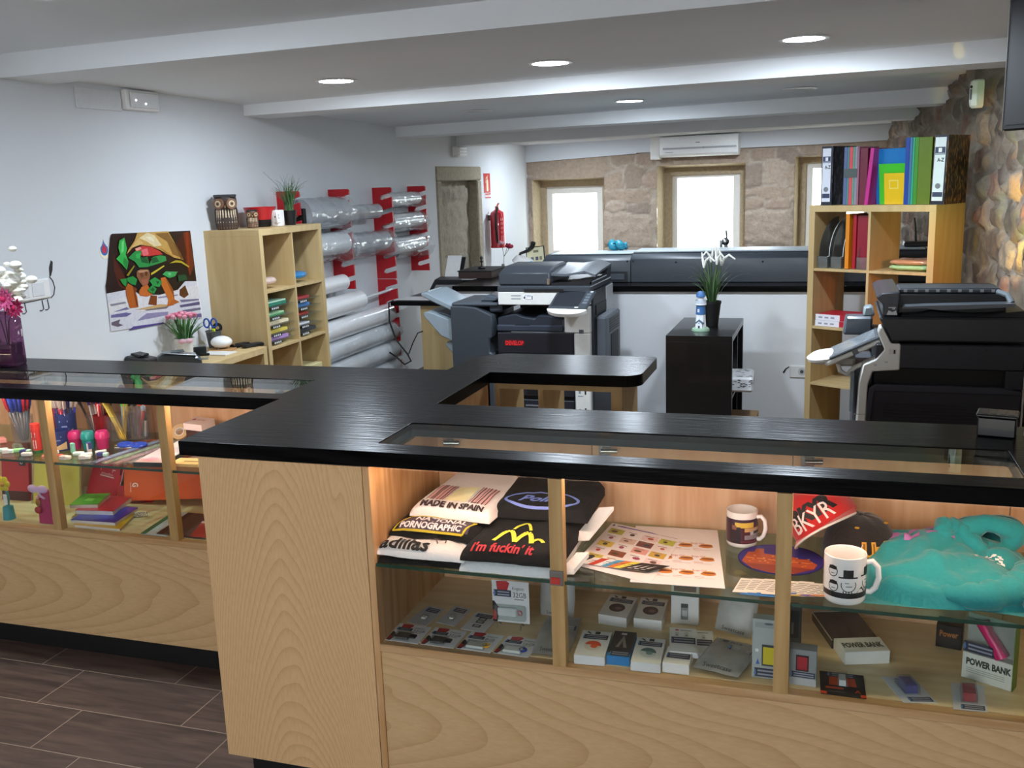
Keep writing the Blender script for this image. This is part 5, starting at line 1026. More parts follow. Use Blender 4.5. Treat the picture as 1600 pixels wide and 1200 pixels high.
t = thing('wall_bracket_arm', None, None); bpy.data.objects.remove(t)
t = thing('wall_screen', 'black flat screen edge hanging at the rubble wall, cut off by the frame', 'screen', (0.585, 4.08, 1.815), radians(-63))
g = G(); g.box((0.0, 0.0, 0.0), (0.72, 0.045, 0.46), M('0d0d0f', 0.6), 0.006); g.obj('casing', t, smooth=0)
g = G(); g.box((0.015, -0.002, 0.02), (0.705, 0.0, 0.445), M('050506', 0.5)); g.obj('display', t, smooth=0)
g = G(); g.box((-0.003, -0.001, 0.0), (0.0, 0.045, 0.46), M('8e8f8c', 0.35)); g.obj('edge_trim', t, smooth=0)
g = G(); g.tube([(0.40, 0.045, 0.25), (0.46, 0.16, 0.25), (0.42, 0.34, 0.25)], 0.018, BLACKP); g.obj('wall_arm', t)
# coloured lamp washing the rubble wall
t = thing('colour_floodlight', 'small black floodlight washing the rubble wall green and orange', 'lamp', (0.83, 4.66, 1.32), 0)
g = G(); g.box((-0.045, -0.03, -0.035), (0.045, 0.03, 0.035), BLACKP, 0.006); g.obj('housing', t, smooth=0)
g = G(); g.box((-0.036, 0.03, -0.028), (0.036, 0.033, 0.028), lamp_mat('lit_lens', 'c8e070', 2.0)); g.obj('lens', t, smooth=0)
g = G(); g.tube([(0.0, -0.02, -0.02), (0.03, -0.02, -0.06), (0.09, -0.02, -0.06)], 0.008, BLACKP); g.obj('bracket', t)
def spot(nm, loc, to, c, e, size, blend=0.6, r=0.02):
    l = bpy.data.lights.new(nm, 'SPOT'); l.energy = e; l.color = lin(c)[:3]; l.spot_size = radians(size); l.spot_blend = blend; l.shadow_soft_size = r
    o = bpy.data.objects.new(nm, l); COL.objects.link(o); o.location = loc; o.rotation_euler = (Vector(to) - Vector(loc)).to_track_quat('-Z', 'Y').to_euler()
spot('green_wash', (0.79, 4.74, 1.34), (0.86, 5.25, 1.42), '9ee84a', 22, 70, 0.8); spot('orange_wash', (0.79, 4.74, 1.36), (0.86, 5.32, 1.58), 'ff7a28', 34, 24)
spot('amber_wash', (0.78, 4.76, 1.36), (0.66, 6.1, 1.05), 'ff9438', 34, 50, 0.9)
spot('yellow_glint', (0.78, 4.76, 1.36), (0.561, 5.435, 2.250), 'ffdc3a', 16, 2.6, 0.2, 0.002); spot('yellow_glint', (0.77, 4.76, 1.36), (0.472, 7.79, 2.222), 'ffc860', 40, 1.1, 0.2, 0.002)
t = thing('wall_socket', 'white wall socket drawn with a tail on the low partition', 'switch', (-0.19, 6.80, 0.36), world=True)
g = G(); g.box((-0.245, 6.788, 0.315), (-0.13, 6.80, 0.40), WHITE, 0.006); g.obj('plate', t)
g = G(); g.cyl((-0.165, 6.789, 0.36), (-0.165, 6.786, 0.36), 0.025, M('c9ccd0', 0.4)); g.cyl((-0.165, 6.787, 0.36), (-0.165, 6.7845, 0.36), 0.012, M('55575a', 0.5), 12); g.obj('socket', t)
g = G(); g.tube([(-0.25, 6.797, 0.39), (-0.27, 6.797, 0.375), (-0.285, 6.797, 0.35)], [0.003, 0.004, 0.006], BLACK, 6); g.obj('drawn_tail', t)

# ================================================================ on and in the right-hand cube shelf
KA = radians(-28.5); KO = Vector((-0.134, 6.30, 0)); KT = 1.4885
def kp(u, v, z): return (KO.x + u * cos(KA) - v * sin(KA), KO.y + u * sin(KA) + v * cos(KA), z)
def marble(c1, c2):
    key = 'marbled_' + c1
    if key in MATS: return MATS[key]
    m = bpy.data.materials.new(key); m.use_nodes = True; nt = m.node_tree; b = nt.nodes['Principled BSDF']; b.inputs['Roughness'].default_value = 0.35
    tc = nt.nodes.new('ShaderNodeTexCoord'); mp = nt.nodes.new('ShaderNodeMapping'); mp.inputs['Scale'].default_value = (1, 1, 0.35); nz = nt.nodes.new('ShaderNodeTexNoise'); nz.inputs['Scale'].default_value = 75; nz.inputs['Detail'].default_value = 4
    r = nt.nodes.new('ShaderNodeValToRGB'); r.color_ramp.elements[0].position = 0.5; r.color_ramp.elements[0].color = lin(c1); r.color_ramp.elements[1].position = 0.62; r.color_ramp.elements[1].color = lin(c2)
    nt.links.new(tc.outputs['Object'], mp.inputs[0]); nt.links.new(mp.outputs[0], nz.inputs['Vector']); nt.links.new(nz.outputs['Fac'], r.inputs[0]); nt.links.new(r.outputs[0], b.inputs['Base Color']); MATS[key] = m; return m
def binder(lbl, u, v, h, w, m, lean=0.0):
    t = thing('ring_binder', lbl, 'binder', kp(u, v, KT), 0, 'ring binders on the shelf', rot=(0, lean, KA)); d = 0.285
    for x in (0, w - 0.003):
        g = G(); g.box((x, 0.0, 0), (x + 0.003, d, h), m); g.obj('cover', t, smooth=0)
    g = G(); g.box((0.003, 0, 0), (w - 0.003, 0.004, h), M('1d2030', 0.4)); g.obj('spine', t, smooth=0)
    g = G(); f = lambda a, b: (a, -0.0006, b); f2 = lambda a, b: (a, -0.0010, b); N_ = M('39405e', 0.45)
    g.box((0.006, -0.0005, 0.02), (w - 0.012, 0.0, h - 0.012), M('dfe4ee', 0.4)); g.rect(0.008, h * 0.72, w - 0.014, h * 0.83, f, N_); g.rect(w * 0.34, h * 0.755, w * 0.58, h * 0.815, f2, M('e8ebf2', 0.4)); g.rect(0.010, h * 0.725, w - 0.016, h * 0.745, f2, M('9aa2b4', 0.4)); g.rect(0.008, 0.042, w - 0.014, 0.068, f, N_)
    g.text('A-Z', 0.028, lambda a, b: f(w * 0.30 + a * 0.8, h * 0.62 + b), M('3a3d48', 0.5), bold=0.001); g.obj('spine_label', t, smooth=0)
    g = G(); g.lathe([(0.006, 0.0), (0.015, 0.0), (0.015, 0.002), (0.006, 0.002)], M('8d9096', 0.3, 0.6), (0, 0, 0), 18, mtx=R(pi / 2, 'X')); g.lathe([(0, 0.001), (0.013, 0.001)], BLACK, (0, 0, 0), 18, False, R(pi / 2, 'X')); g.xf(T(w * 0.46, 0, h * 0.27)); g.obj('finger_hole', t, smooth=0)
    g = G(); g.box((0.006, 0.006, 0.01), (w - 0.006, d - 0.02, h - 0.02), M('d8d6cf', 0.8)); g.obj('paper_block', t, smooth=0)
    return t
MB, MBR = marble('17161a', '5a5a60'), marble('2a1a12', '9a6a38')
binder('black marbled ring binder at the window end of the shelf top', 0.062, 0.02, 0.345, 0.072, MB)
binder('brown marbled ring binder at the rubble wall end of the shelf top', 0.728, 0.02, 0.375, 0.078, MBR, radians(1.2))
t = thing('ring_binder', 'dark binder half hidden behind the blue folder', 'binder', kp(0.44, 0.28, KT), 0, rot=(0, 0, KA + radians(40)))
g = G(); g.box((0, 0, 0), (0.07, 0.09, 0.325), M('2a201d', 0.5), 0.003); g.obj('cover', t, smooth=0)
def folder(lbl, u, v, w, d, h, c, rz=0, lean=0.0, tilt=0.0, z=KT, rough=0.25, nm='plastic_folder', grp='plastic folders on the shelf top'):
    g = G(); g.box((0, 0, 0), (w, d, h), M(c, rough, coat=0.4) if isinstance(c, str) else c, 0.001); return g.obj(nm, label=lbl, cat='folder', group=grp, loc=kp(u, v, z), rot=(tilt, lean, KA + rz), smooth=0)
x = 0.200
for w, c, l in ((0.022, '5a6a94', 'slate blue folder spine next to the black binder'), (0.012, '4f8a86', 'teal folder spine in the striped group'), (0.022, 'd0505a', 'coral red folder spine in the striped group'), (0.012, '5f9a80', 'sea green folder spine in the striped group'), (0.018, '8c8a98', 'grey folder spine in the striped group'), (0.010, 'a86a80', 'dusty pink folder spine in the striped group')):
    folder(l, x, 0.03, w - 0.001, 0.24, 0.335, c); x += w
t = bpy.data.objects
g = G(); g.box((0.205, -0.001, 0.19), (0.285, 0.001, 0.24), M('4b5654', 0.4)); g.obj('sticky_label', label='dark grey label stuck across the striped folder spines', cat='label', loc=kp(0, 0.027, KT - 0.03), rot=(0, 0, KA), smooth=0)
folder('maroon translucent folder beside the striped spines', 0.300, 0.035, 0.045, 0.24, 0.325, '6e2238'); folder('magenta folder leaning beside the blue one', 0.335, 0.03, 0.022, 0.24, 0.325, 'c22a8a', 0, radians(5))
folder('large bright blue folder facing front', 0.362, 0.13, 0.205, 0.02, 0.318, '1879c4', 0, 0, radians(7)); folder('medium lime green folder in front of the blue one', 0.40, 0.09, 0.165, 0.015, 0.232, '43bf2e', 0, 0, radians(7))
y = folder('small yellow folder in front of the green one', 0.447, 0.055, 0.12, 0.012, 0.178, 'e6bc22', 0, 0, radians(7))
g = G(); g.box((0.03, -0.0008, 0.09), (0.085, 0.0, 0.14), M('e9cf6a', 0.3)); g.box((0.036, -0.0014, 0.096), (0.079, -0.0008, 0.134), M('e6bc22', 0.25)); g.obj('window_label', y, smooth=0)
x = 0.570
for w, c, l in ((0.024, '123c9a', 'deep blue folder spine beside the yellow folder'), (0.016, '3a6e9c', 'steel blue folder spine beside the deep blue one'), (0.014, '2f9a7c', 'jade folder spine before the olive block'), (0.022, '3f8a2a', 'grass green folder spine before the olive block')): folder(l, x, 0.03, w - 0.001, 0.24, 0.37, c); x += w
folder('wide olive green translucent folder beside the brown binder', x, 0.03, 0.075, 0.24, 0.368, '5f7416')
# magazine holders and folders in the upper cube
def holder(lbl, u):
    t = thing('magazine_holder', lbl, 'magazine holder', kp(u, 0.03, 1.1105), KA, 'clear magazine holders in the upper cube'); pts = [(0, 0), (0.25, 0), (0.25, 0.30)] + [(0.25 - 0.23 * sin(a), 0.07 + 0.23 * cos(a)) for a in [pi / 2 * k / 8 for k in range(1, 9)]] + [(0, 0.07)]
    for x in (0, 0.066):
        g = G(); g.prism(pts, x, x + 0.003, glassy('smoked_acrylic', (196, 198, 196), 1.4, 0.02, 0.22, 'a9aaa4'), 'yz'); g.obj('side_panel', t, smooth=0)
    g = G(); g.tube([(0.0345 + s * 0.033, p[0], p[1]) for s in (1,) for p in pts[2:]], 0.0022, M('d9dad6', 0.3), 5); g.obj('edge_trim', t)
    g = G(); g.box((0.003, 0, 0), (0.066, 0.003, 0.07), ACR); g.box((0.003, 0, 0), (0.066, 0.25, 0.003), ACR); g.obj('front_panel', t, smooth=0)
holder('clear magazine holder against the side of the upper cube', 0.045); holder('clear magazine holder beside the orange folder', 0.135)
folder('upright orange folder in the upper cube', 0.225, 0.03, 0.024, 0.22, 0.325, 'e08a1e', z=1.1105, grp='folders in the upper cube'); folder('crimson folder next to the orange one', 0.262, 0.05, 0.02, 0.22, 0.32, 'a8182c', z=1.1105, grp='folders in the upper cube'); folder('dark red wide folder in the upper cube', 0.285, 0.06, 0.075, 0.22, 0.315, '8e1a2e', z=1.1105, grp='folders in the upper cube')
holder('clear magazine holder in front of the red folders', 0.30)
for (z, c, l, rz) in ((1.1105, 'a9cf96', 'flat pale green packet in clear film, lower of two', 0.0), (1.140, 'c98f6a', 'flat peach packet in clear film, upper of two', 0.12)):
    o = pillow('paper_packet', 0.25, 0.2, 0.034, M(c, 0.2, var=0.2, scale=30, bump=0.004, coat=0.6), kp(0.60, 0.15, z), KA + rz, l, 'packet', 'film wrapped paper packets', 5, 0.005)
for k, l in enumerate(('flat red and white carton, lower of two in the left cube', 'flat red and white carton, upper of two in the left cube')):
    t = thing('flat_carton', l, 'box', kp(0.052, 0.015 + 0.004 * k, 0.7535 + 0.037 * k), KA + 0.01 * k, 'red and white cartons')
    g = G(); g.box((0, 0, 0), (0.30, 0.21, 0.036), M('c0283a' if k else 'd9d4d6', 0.4), 0.001); g.obj('body', t, smooth=0)
    g = G(); f = lambda a, b: (a, -0.0006, b); g.rect(0.0, 0.0, 0.16, 0.036, f, M('eceaf0', 0.4)); g.rect(0.16, 0.002, 0.30, 0.036, f, M('b82434', 0.4)); f2 = lambda a, b: (a, -0.001, b)
    for q in range(3): g.rect(0.02 + q * 0.04, 0.012, 0.045 + q * 0.04, 0.022, f2, M('9d9cab', 0.5))
    g.obj('print', t, smooth=0)
t = thing('wifi_router', 'flat black router with one tall antenna seen through the open cube', 'router', (0.56, 7.25, 1.166), 0)
g = G(); g.box((-0.09, -0.07, 0), (0.09, 0.07, 0.03), BLACKP, 0.006); g.obj('body', t, smooth=0)
g = G(); g.tube([(-0.01, 0.02, 0.03), (-0.015, 0.02, 0.12), (-0.025, 0.02, 0.19)], [0.007, 0.006, 0.004], BLACK); g.obj('antenna', t)
# black cube shelf: lighthouse, lily, things inside
t = thing('lighthouse_figure', 'small blue and white lighthouse model on the black shelf', 'ornament', (-0.745, 5.97, 0.763), radians(-8))
BL = M('3f6ea6', 0.45); WH = M('eef1f4', 0.45)
g = G(); g.lathe([(0, 0), (0.055, 0), (0.052, 0.012), (0.042, 0.02), (0, 0.02)], M('8fae94', 0.6), n=28); g.obj('base', t)
g = G(); g.lathe([(0, 0.018), (0.034, 0.018), (0.029, 0.10), (0, 0.10)], WH, n=8); g.obj('tower_foot', t, smooth=0)
g = G(); g.lathe([(0, 0.10), (0.030, 0.10), (0.027, 0.15), (0.028, 0.155), (0, 0.155)], BL, n=20); tw = g.obj('tower', t)
g = G(); f = lambda a, b: (a, -0.0295, b); g.rect(-0.012, 0.115, 0.0, 0.135, f, M('dfe7f0', 0.5)); g.obj('tower_window', tw, smooth=0)
g = G(); g.lathe([(0.027, 0.155), (0.034, 0.158), (0.034, 0.166), (0.024, 0.168), (0.024, 0.185)], WH, n=20, cap=False); g.lathe([(0.0335, 0.166), (0.0335, 0.186), (0.0315, 0.186), (0.0315, 0.166)], glassy('railing', (235, 240, 245), 1.2, 0.2, 0.6, 'e6edf4'), n=20, cap=False); g.obj('gallery', t)
g = G(); g.lathe([(0.0235, 0.156), (0.0285, 0.158), (0.0285, 0.17)], M('24406e', 0.4), n=20, cap=False); g.lathe([(0.02, 0.185), (0.022, 0.205), (0.026, 0.208)], M('e2e8ee', 0.3), n=12, cap=False); g.obj('lantern', t)
g = G(); g.lathe([(0.028, 0.206), (0.027, 0.22), (0.018, 0.236), (0, 0.242)], BL, n=20); g.obj('dome', t)
g = G(); g.prism([(-0.02, 0.018), (0.02, 0.018), (0.02, 0.045), (0.0, 0.062), (-0.02, 0.045)], -0.042, -0.02, WH, 'xz'); g.prism([(-0.026, 0.044), (0.0, 0.066), (0.026, 0.044), (0.026, 0.05), (0, 0.072), (-0.026, 0.05)], -0.045, -0.018, M('5a7488', 0.5), 'xz'); f = lambda a, b: (a, -0.0425, b); g.rect(-0.005, 0.018, 0.006, 0.034, f, M('22262c', 0.5)); g.rect(-0.004, 0.046, 0.004, 0.052, f, M('88a0b8', 0.5)); g.obj('porch', t, smooth=0)
t = thing('potted_lily', 'potted plant with arching leaves and white blooms behind the lighthouse', 'plant', (-0.70, 6.17, 0.763), 0)
g = G(); g.lathe([(0, 0), (0.038, 0), (0.055, 0.14), (0.058, 0.14), (0.058, 0.155), (0.05, 0.155), (0.048, 0.13), (0, 0.13)], BLACK, n=24); g.obj('pot', t)
rs = random.Random(12); g = G()
for k in range(58):
    a = rs.uniform(0, 2 * pi); L = rs.uniform(0.18, 0.40); s = rs.uniform(0.03, 0.27); wd = rs.uniform(0.002, 0.0045); P = []
    for j in range(8):
        q = j / 7; P.append(Vector((0.02 * cos(a) + s * cos(a) * q ** 1.4, 0.02 * sin(a) + s * sin(a) * q ** 1.4 * 0.7, 0.13 + L * (q * 1.25 - (0.35 + s * 2.2) * q ** 2.6 * 0.75))))
    sd = Vector((-sin(a), cos(a), 0)); m = M(('36522c', '4a6a38', '2c4426', '5d7a4a')[k % 4], 0.5)
    for j in range(7): w0, w1 = wd * (1 - (j / 7) ** 2), wd * (1 - ((j + 1) / 7) ** 2); g.face([P[j] - sd * w0, P[j] + sd * w0, P[j + 1] + sd * w1, P[j + 1] - sd * w1], m)
g.obj('leaves', t, smooth=60)
for x, y, z, dx in ((-0.05, -0.02, 0.41, 0.07), (-0.01, 0.02, 0.44, -0.05), (0.03, -0.03, 0.43, 0.05), (0.055, 0.01, 0.42, 0.085), (0.02, 0.03, 0.455, 0.03)):
    g = G(); g.tube([(x * 0.2, y * 0.2, 0.13), (x * 0.7, y, 0.28), (x, y, z - 0.02)], 0.0022, M('54713f', 0.5), 5); s = g.obj('stem', t)
    g = G(); g.tube([(x, y, z - 0.045), (x + dx * 0.2, y - 0.01, z), (x + dx * 0.55, y - 0.015, z + 0.022), (x + dx, y - 0.02, z - 0.005)], [0.006, 0.009, 0.008, 0.005], M('efeee6', 0.5), 8); g.obj('bloom', s); g = G(); g.tube([(x, y, z - 0.045), (x - dx * 0.1, y + 0.01, z), (x - dx * 0.2, y + 0.01, z + 0.05)], [0.006, 0.008, 0.004], M('efeee6', 0.5), 8); g.obj('bloom', s)
t = thing('parcel', 'white patterned parcel sticking out of the black shelf', 'parcel', (-0.50, 5.99, 0.411), 0.05)
g = G(); g.box((-0.3, -0.15, 0.0), (0.075, 0.14, 0.09), M('e4e6e8', 0.5, var=0.1), 0.012); b = g.obj('body', t)
g = G(); f = lambda a, b_: (a, -0.1508, b_); rs = random.Random(2)
for k in range(26): a, b_ = rs.uniform(-0.05, 0.06), rs.uniform(0.02, 0.075); g.patch([(a, b_), (a + 0.012, b_ + rs.uniform(-.004, .004)), (a + 0.011, b_ + 0.005), (a - 0.001, b_ + 0.004)], f, M('5c5f66', 0.5))
f = lambda a, b_: (a, b_, 0.0908)
for k in range(22): a, b_ = rs.uniform(-0.04, 0.06), rs.uniform(-0.13, 0.12); g.patch([(a, b_), (a + 0.02, b_ + rs.uniform(-.01, .01)), (a + 0.018, b_ + 0.008), (a - 0.001, b_ + 0.007)], f, M('6a6d74', 0.5))
g.obj('printed_pattern', b, smooth=0)
g = G(); g.box((-0.25, -0.14, 0), (0.13, 0.15, 0.085), M('a88a62', 0.7), 0.004); o = g.obj('cardboard_box', label='plain cardboard box on the lower board of the black shelf', cat='box', loc=(-0.50, 6.0, 0.0385 + 0.16), smooth=0); o.location.z = 0.0385
g = G(); g.box((-0.3, -0.13, 0), (0.1, 0.1, 0.12), M('9b7d58', 0.7), 0.004); g.obj('cardboard_box', label='darker cardboard box stacked on the plain one', cat='box', loc=(-0.5, 6.0, 0.124), smooth=0)
# worktop corner
t = thing('black_box', 'small black box with ridged lid on the worktop corner', 'box', (0.405, 2.60, 1.0405), radians(-12))
g = G(); g.box((-0.043, -0.03, 0), (0.043, 0.035, 0.048), M('0c0c0d', 0.35), 0.003); g.obj('body', t, smooth=0)
g = G(); g.box((-0.047, -0.034, 0.048), (0.047, 0.039, 0.056), M('1a1b1e', 0.3), 0.003)
for k in range(4): g.box((-0.035 + k * 0.02, -0.02, 0.0555), (-0.022 + k * 0.02, 0.025, 0.0575), M('303236', 0.3))
g.obj('lid', t, smooth=0)
t = thing('metal_bell', 'small shiny metal bell on black foot at the very edge of the worktop', 'bell', (0.50, 2.60, 1.0405), 0)
g = G(); g.lathe([(0, 0), (0.035, 0), (0.035, 0.008), (0, 0.008)], BLACKP, n=20); g.obj('base', t)
g = G(); g.lathe([(0.03, 0.009), (0.024, 0.026), (0.006, 0.036), (0.004, 0.042), (0, 0.042)], CHROME, n=20); g.obj('dome', t)
# ================================================================ showcase, upper glass shelf
SZ = 0.7575
_before = {o.name for o in COL.objects}
def cloth(c, v=0.08): return M(c, 0.85, var=v, scale=120, bump=0.0012, sheen=0.3)
def shirt(lbl, cx, yf, z, w, d, h, rise, rz, mat, prints=None, seed=0, nm='folded_shirt', grp='folded printed shirts'):
    """folded shirt: rounded front fold, top rising a little to the back"""
    r = h; arc = pi / 2 * r
    def P(u, s, off=0.0):
        e = 1 - abs(2 * u / w) ** 8 * 0.55; wr = 0.004 * noise.noise((u * 14 + seed, s * 12, seed * 2.0)) + 0.002 * noise.noise((u * 40, s * 34, seed + 3.0))
        if s < 0: y, zz = -0.0, 0.0
        if s < arc: th = s / r; y = r - (r + off + wr) * cos(th); zz = (r + off + wr) * sin(th) * e
        else: y = r + (s - arc); zz = (r + off + wr + rise * (s - arc) / d) * e
        y += 0.006 * noise.noise((u * 8, seed * 1.7, 0.3))
        return Vector((u, y, zz))
    g = G(); nu, ns = 22, 22; L = arc + d - r; rings = []
    for i in range(nu + 1):
        u = -w / 2 + w * i / nu; rings.append([P(u, L * k / ns) for k in range(ns + 1)] + [Vector((u, d, 0.002)), Vector((u, 0.5 * d, 0.0005))])
    g.loft(rings, mat)
    o = g.obj(nm, label=lbl, cat='shirt', group=grp, loc=(cx, yf, z), rot=(0, 0, rz), smooth=70, recalc=True)
    if prints:
        g = G(); prints(g, lambda u, v, d=0.0: P(u, arc * 0.35 + v, 0.0026 + d)); g.obj('print', o, smooth=0)
    return o
TEE_W, TEE_K = cloth('e9eaec'), M('0a090a', 0.9, var=0.15, scale=120, bump=0.0012)
def sub(pts, n=6): # densify a straight stroke so that it can follow the cloth
    out = []
    for a, b in zip(pts, pts[1:]): out += [(a[0] + (b[0] - a[0]) * k / n, a[1] + (b[1] - a[1]) * k / n) for k in range(n)]
    return out + [pts[-1]]
def stroke(g, pts, wd, f, m, d=0.0):
    pts = sub(pts)
    for a, b in zip(pts, pts[1:]):
        t_ = Vector((b[0] - a[0], b[1] - a[1])); n_ = Vector((-t_.y, t_.x)).normalized() * wd / 2 if t_.length else Vector((0, 0)); g.patch([(a[0] + n_.x, a[1] + n_.y), (a[0] - n_.x, a[1] - n_.y), (b[0] - n_.x, b[1] - n_.y), (b[0] + n_.x, b[1] + n_.y)], lambda u, v: f(u, v, d), m)
def fill(g, u0, v0, u1, v1, f, m, n=8, d=0.0):
    for i in range(n):
        for j in range(n): g.rect(u0 + (u1 - u0) * i / n, v0 + (v1 - v0) * j / n, u0 + (u1 - u0) * (i + 1) / n, v0 + (v1 - v0) * (j + 1) / n, lambda u, v: f(u, v, d), m)
shirt('black shirt folded flat at the very bottom of the pile by the end panel', -0.978, 2.176, SZ, 0.245, 0.36, 0.018, 0.0, 0.02, TEE_K, seed=1)
def pr_adi(g, f):
    K = M('1f2022', 0.8); g.text('adillas', 0.062, lambda u, v: f(-0.118 + u, 0.006 + v), K, bold=0.0016, sx=0.95, fine=0.12); B = M('5b4440', 0.8)
    for q in ([(-0.03, 0.085), (0.0, 0.105), (0.03, 0.098), (0.035, 0.085), (0.01, 0.075)], [(0.05, 0.085), (0.085, 0.082), (0.095, 0.07), (0.06, 0.066), (0.045, 0.074)]): g.patch(q, lambda u, v: f(u, v, 0.0004), B)
    stroke(g, [(-0.075, 0.066), (-0.03, 0.074), (0.02, 0.066), (0.055, 0.058)], 0.003, f, B); stroke(g, [(-0.07, 0.058), (0.0, 0.062), (0.03, 0.055), (0.04, 0.035)], 0.003, f, B); stroke(g, [(0.03, 0.11), (0.04, 0.098)], 0.002, f, B); stroke(g, [(0.07, 0.1), (0.065, 0.085)], 0.002, f, B); stroke(g, [(0.055, 0.058), (0.06, 0.038)], 0.003, f, B); stroke(g, [(0.06, 0.06), (0.10, 0.052)], 0.002, f, B)
shirt('white shirt lettered adillas low in the pile by the end panel', -0.985, 2.174, SZ + 0.019, 0.25, 0.34, 0.030, 0.010, -0.03, TEE_W, pr_adi, 2)
def pr_nat(g, f):
    Y = M('c9b52c', 0.8); P_ = M('4c4150', 0.8); fill(g, -0.10, 0.004, 0.10, 0.056, f, P_, 10)
    for a in (([(-0.115, 0.002), (-0.085, 0.062)]), ([(-0.085, 0.062), (0.105, 0.062)]), ([(0.105, 0.062), (0.085, 0.0)]), ([(0.085, 0.0), (-0.115, 0.002)])): stroke(g, a, 0.006, f, Y, 0.0003)
    Wt = M('e6e2e6', 0.8); g.text('NATIONAL', 0.030, lambda u, v: f(-0.06 + u, 0.034 + v, 0.0006), Wt, bold=0.001, sx=0.95, fine=0.25); g.text('PORNOGRAPHIC', 0.026, lambda u, v: f(-0.096 + u, 0.008 + v, 0.0006), Wt, bold=0.001, sx=0.86, fine=0.25)
shirt('black shirt with yellow framed lettering, between white shirts of the pile', -0.972, 2.235, SZ + 0.050, 0.25, 0.33, 0.034, 0.012, -0.03, TEE_K, pr_nat, 3)
def pr_spa(g, f):
    K = M('3a2c2e', 0.8); RD = M('e2b0ae', 0.8); YE = M('efe8b8', 0.8)
    fill(g, -0.085, 0.045, -0.035, 0.15, f, RD); fill(g, -0.03, 0.045, 0.03, 0.15, f, YE); fill(g, 0.04, 0.045, 0.09, 0.15, f, RD)
    for x in (-0.085, -0.072, -0.066, -0.055, -0.045, -0.038, 0.04, 0.048, 0.058, 0.066, 0.078, 0.088): stroke(g, [(x, 0.04), (x, 0.152)], 0.002 if int(x * 1000) % 3 else 0.0035, f, K, 0.0004)
    g.text('MADE IN SPAIN', 0.028, lambda u, v: f(-0.092 + u, 0.012 + v, 0.0005), K, bold=0.0014, sx=0.95, fine=0.25)
shirt('white shirt printed with red and yellow barcode MADE IN SPAIN, top of its pile', -0.945, 2.295, SZ + 0.086, 0.235, 0.28, 0.036, 0.012, -0.06, cloth('efe9e9'), pr_spa, 4)
shirt('white shirt at the bottom of the pile behind the lock post', -0.742, 2.172, SZ, 0.26, 0.34, 0.028, 0.0, 0.02, TEE_W, seed=5)
def pr_m(g, f):
    Y = M('d9dc4a', 0.7); R_ = M('c8323c', 0.7)
    g.text("i'm fuckin' it", 0.036, lambda u, v: f(-0.105 + u, 0.006 + v - 0.12 * (u - 0.07) ** 2), R_, shear=0.25, bold=0.001, sx=0.92, fine=0.2)
    def arch(x0, x1, v0, v1, w_): stroke(g, [(x0 + (x1 - x0) * k / 10, v0 + (v1 - v0) * sin(pi * k / 10)) for k in range(11)], w_, f, Y)
    arch(-0.055, 0.0, 0.045, 0.10, 0.012); arch(0.0, 0.045, 0.045, 0.098, 0.013); arch(0.04, 0.075, 0.05, 0.07, 0.010); arch(-0.02, 0.025, 0.11, 0.155, 0.008)
shirt('black shirt with yellow arches over red lettering behind the lock post', -0.738, 2.170, SZ + 0.029, 0.262, 0.36, 0.040, 0.03, 0.0, TEE_K, pr_m, 6)
def pr_ov(g, f):
    B = M('7f93e0', 0.7); pts = [(0.10 * cos(a), 0.052 + 0.042 * sin(a)) for a in [2 * pi * k / 28 for k in range(29)]]; stroke(g, pts, 0.008, f, B); g.text('Pollo', 0.055, lambda u, v: f(-0.062 + u, 0.034 + v), B, shear=0.35, bold=0.0018, sx=1.0, fine=0.2)
shirt('black shirt with pale blue oval emblem, top of the pile behind the lock post', -0.715, 2.345, SZ + 0.085, 0.27, 0.23, 0.038, 0.018, 0.02, TEE_K, pr_ov, 7)
g = G(); g.loft([[(-0.018 + 0.01 * k, 0.0 + 0.015 * k, 0.012 * k + dz) for dz in (0.0,)] + [(0.022 + 0.01 * k, 0.004 + 0.015 * k, 0.012 * k + 0.004), (0.022 + 0.01 * k, 0.008 + 0.015 * k, 0.012 * k + 0.014), (-0.018 + 0.01 * k, 0.004 + 0.015 * k, 0.012 * k + 0.010)] for k in range(6)], TEE_W); g.obj('shirt_sleeve_fold', label='white sleeve fold hanging out of the pile beside the price sheet', cat='shirt', loc=(-0.600, 2.35, 0.790), smooth=50, recalc=True)
g = G(); g.loft([[(-0.02 + 0.008 * k, 0.02 * k, 0.008 * k), (0.012 + 0.008 * k, 0.006 + 0.02 * k, 0.008 * k), (0.012 + 0.008 * k, 0.01 + 0.02 * k, 0.008 * k + 0.012), (-0.02 + 0.008 * k, 0.006 + 0.02 * k, 0.008 * k + 0.01)] for k in range(4)], TEE_W); g.obj('shirt_sleeve_fold', label='small white sleeve end low beside the fan of cards', cat='shirt', loc=(-0.594, 2.20, 0.760), smooth=50, recalc=True)

def quadmap(p00, p10, p01, z):
    a, b, c = Vector(p00), Vector(p10), Vector(p01); return lambda u, v, d=0.0: Vector((a.x + (b.x - a.x) * u + (c.x - a.x) * v, a.y + (b.y - a.y) * u + (c.y - a.y) * v, z + d))
def sheet(nm, lbl, cat, p00, p10, p01, z, th, c, art=None, group=None, rough=0.45):
    o = Vector((*p00, 0)); f0 = quadmap(p00, p10, p01, z); f = lambda u, v, d=0.0: f0(u, v, d) - Vector((o.x, o.y, z)); g = G()
    g.loft([[f(0, 0), f(1, 0), f(1, 1), f(0, 1)], [f(0, 0, th), f(1, 0, th), f(1, 1, th), f(0, 1, th)]], M(c, rough)); ob = g.obj(nm, label=lbl, cat=cat, group=group, loc=(o.x, o.y, z), smooth=0, recalc=True)
    if art: g = G(); art(g, lambda u, v, d=0.0: f(u, v, th + 0.0004 + d)); g.obj('print', ob, smooth=0)
    return ob
rs = random.Random(21)
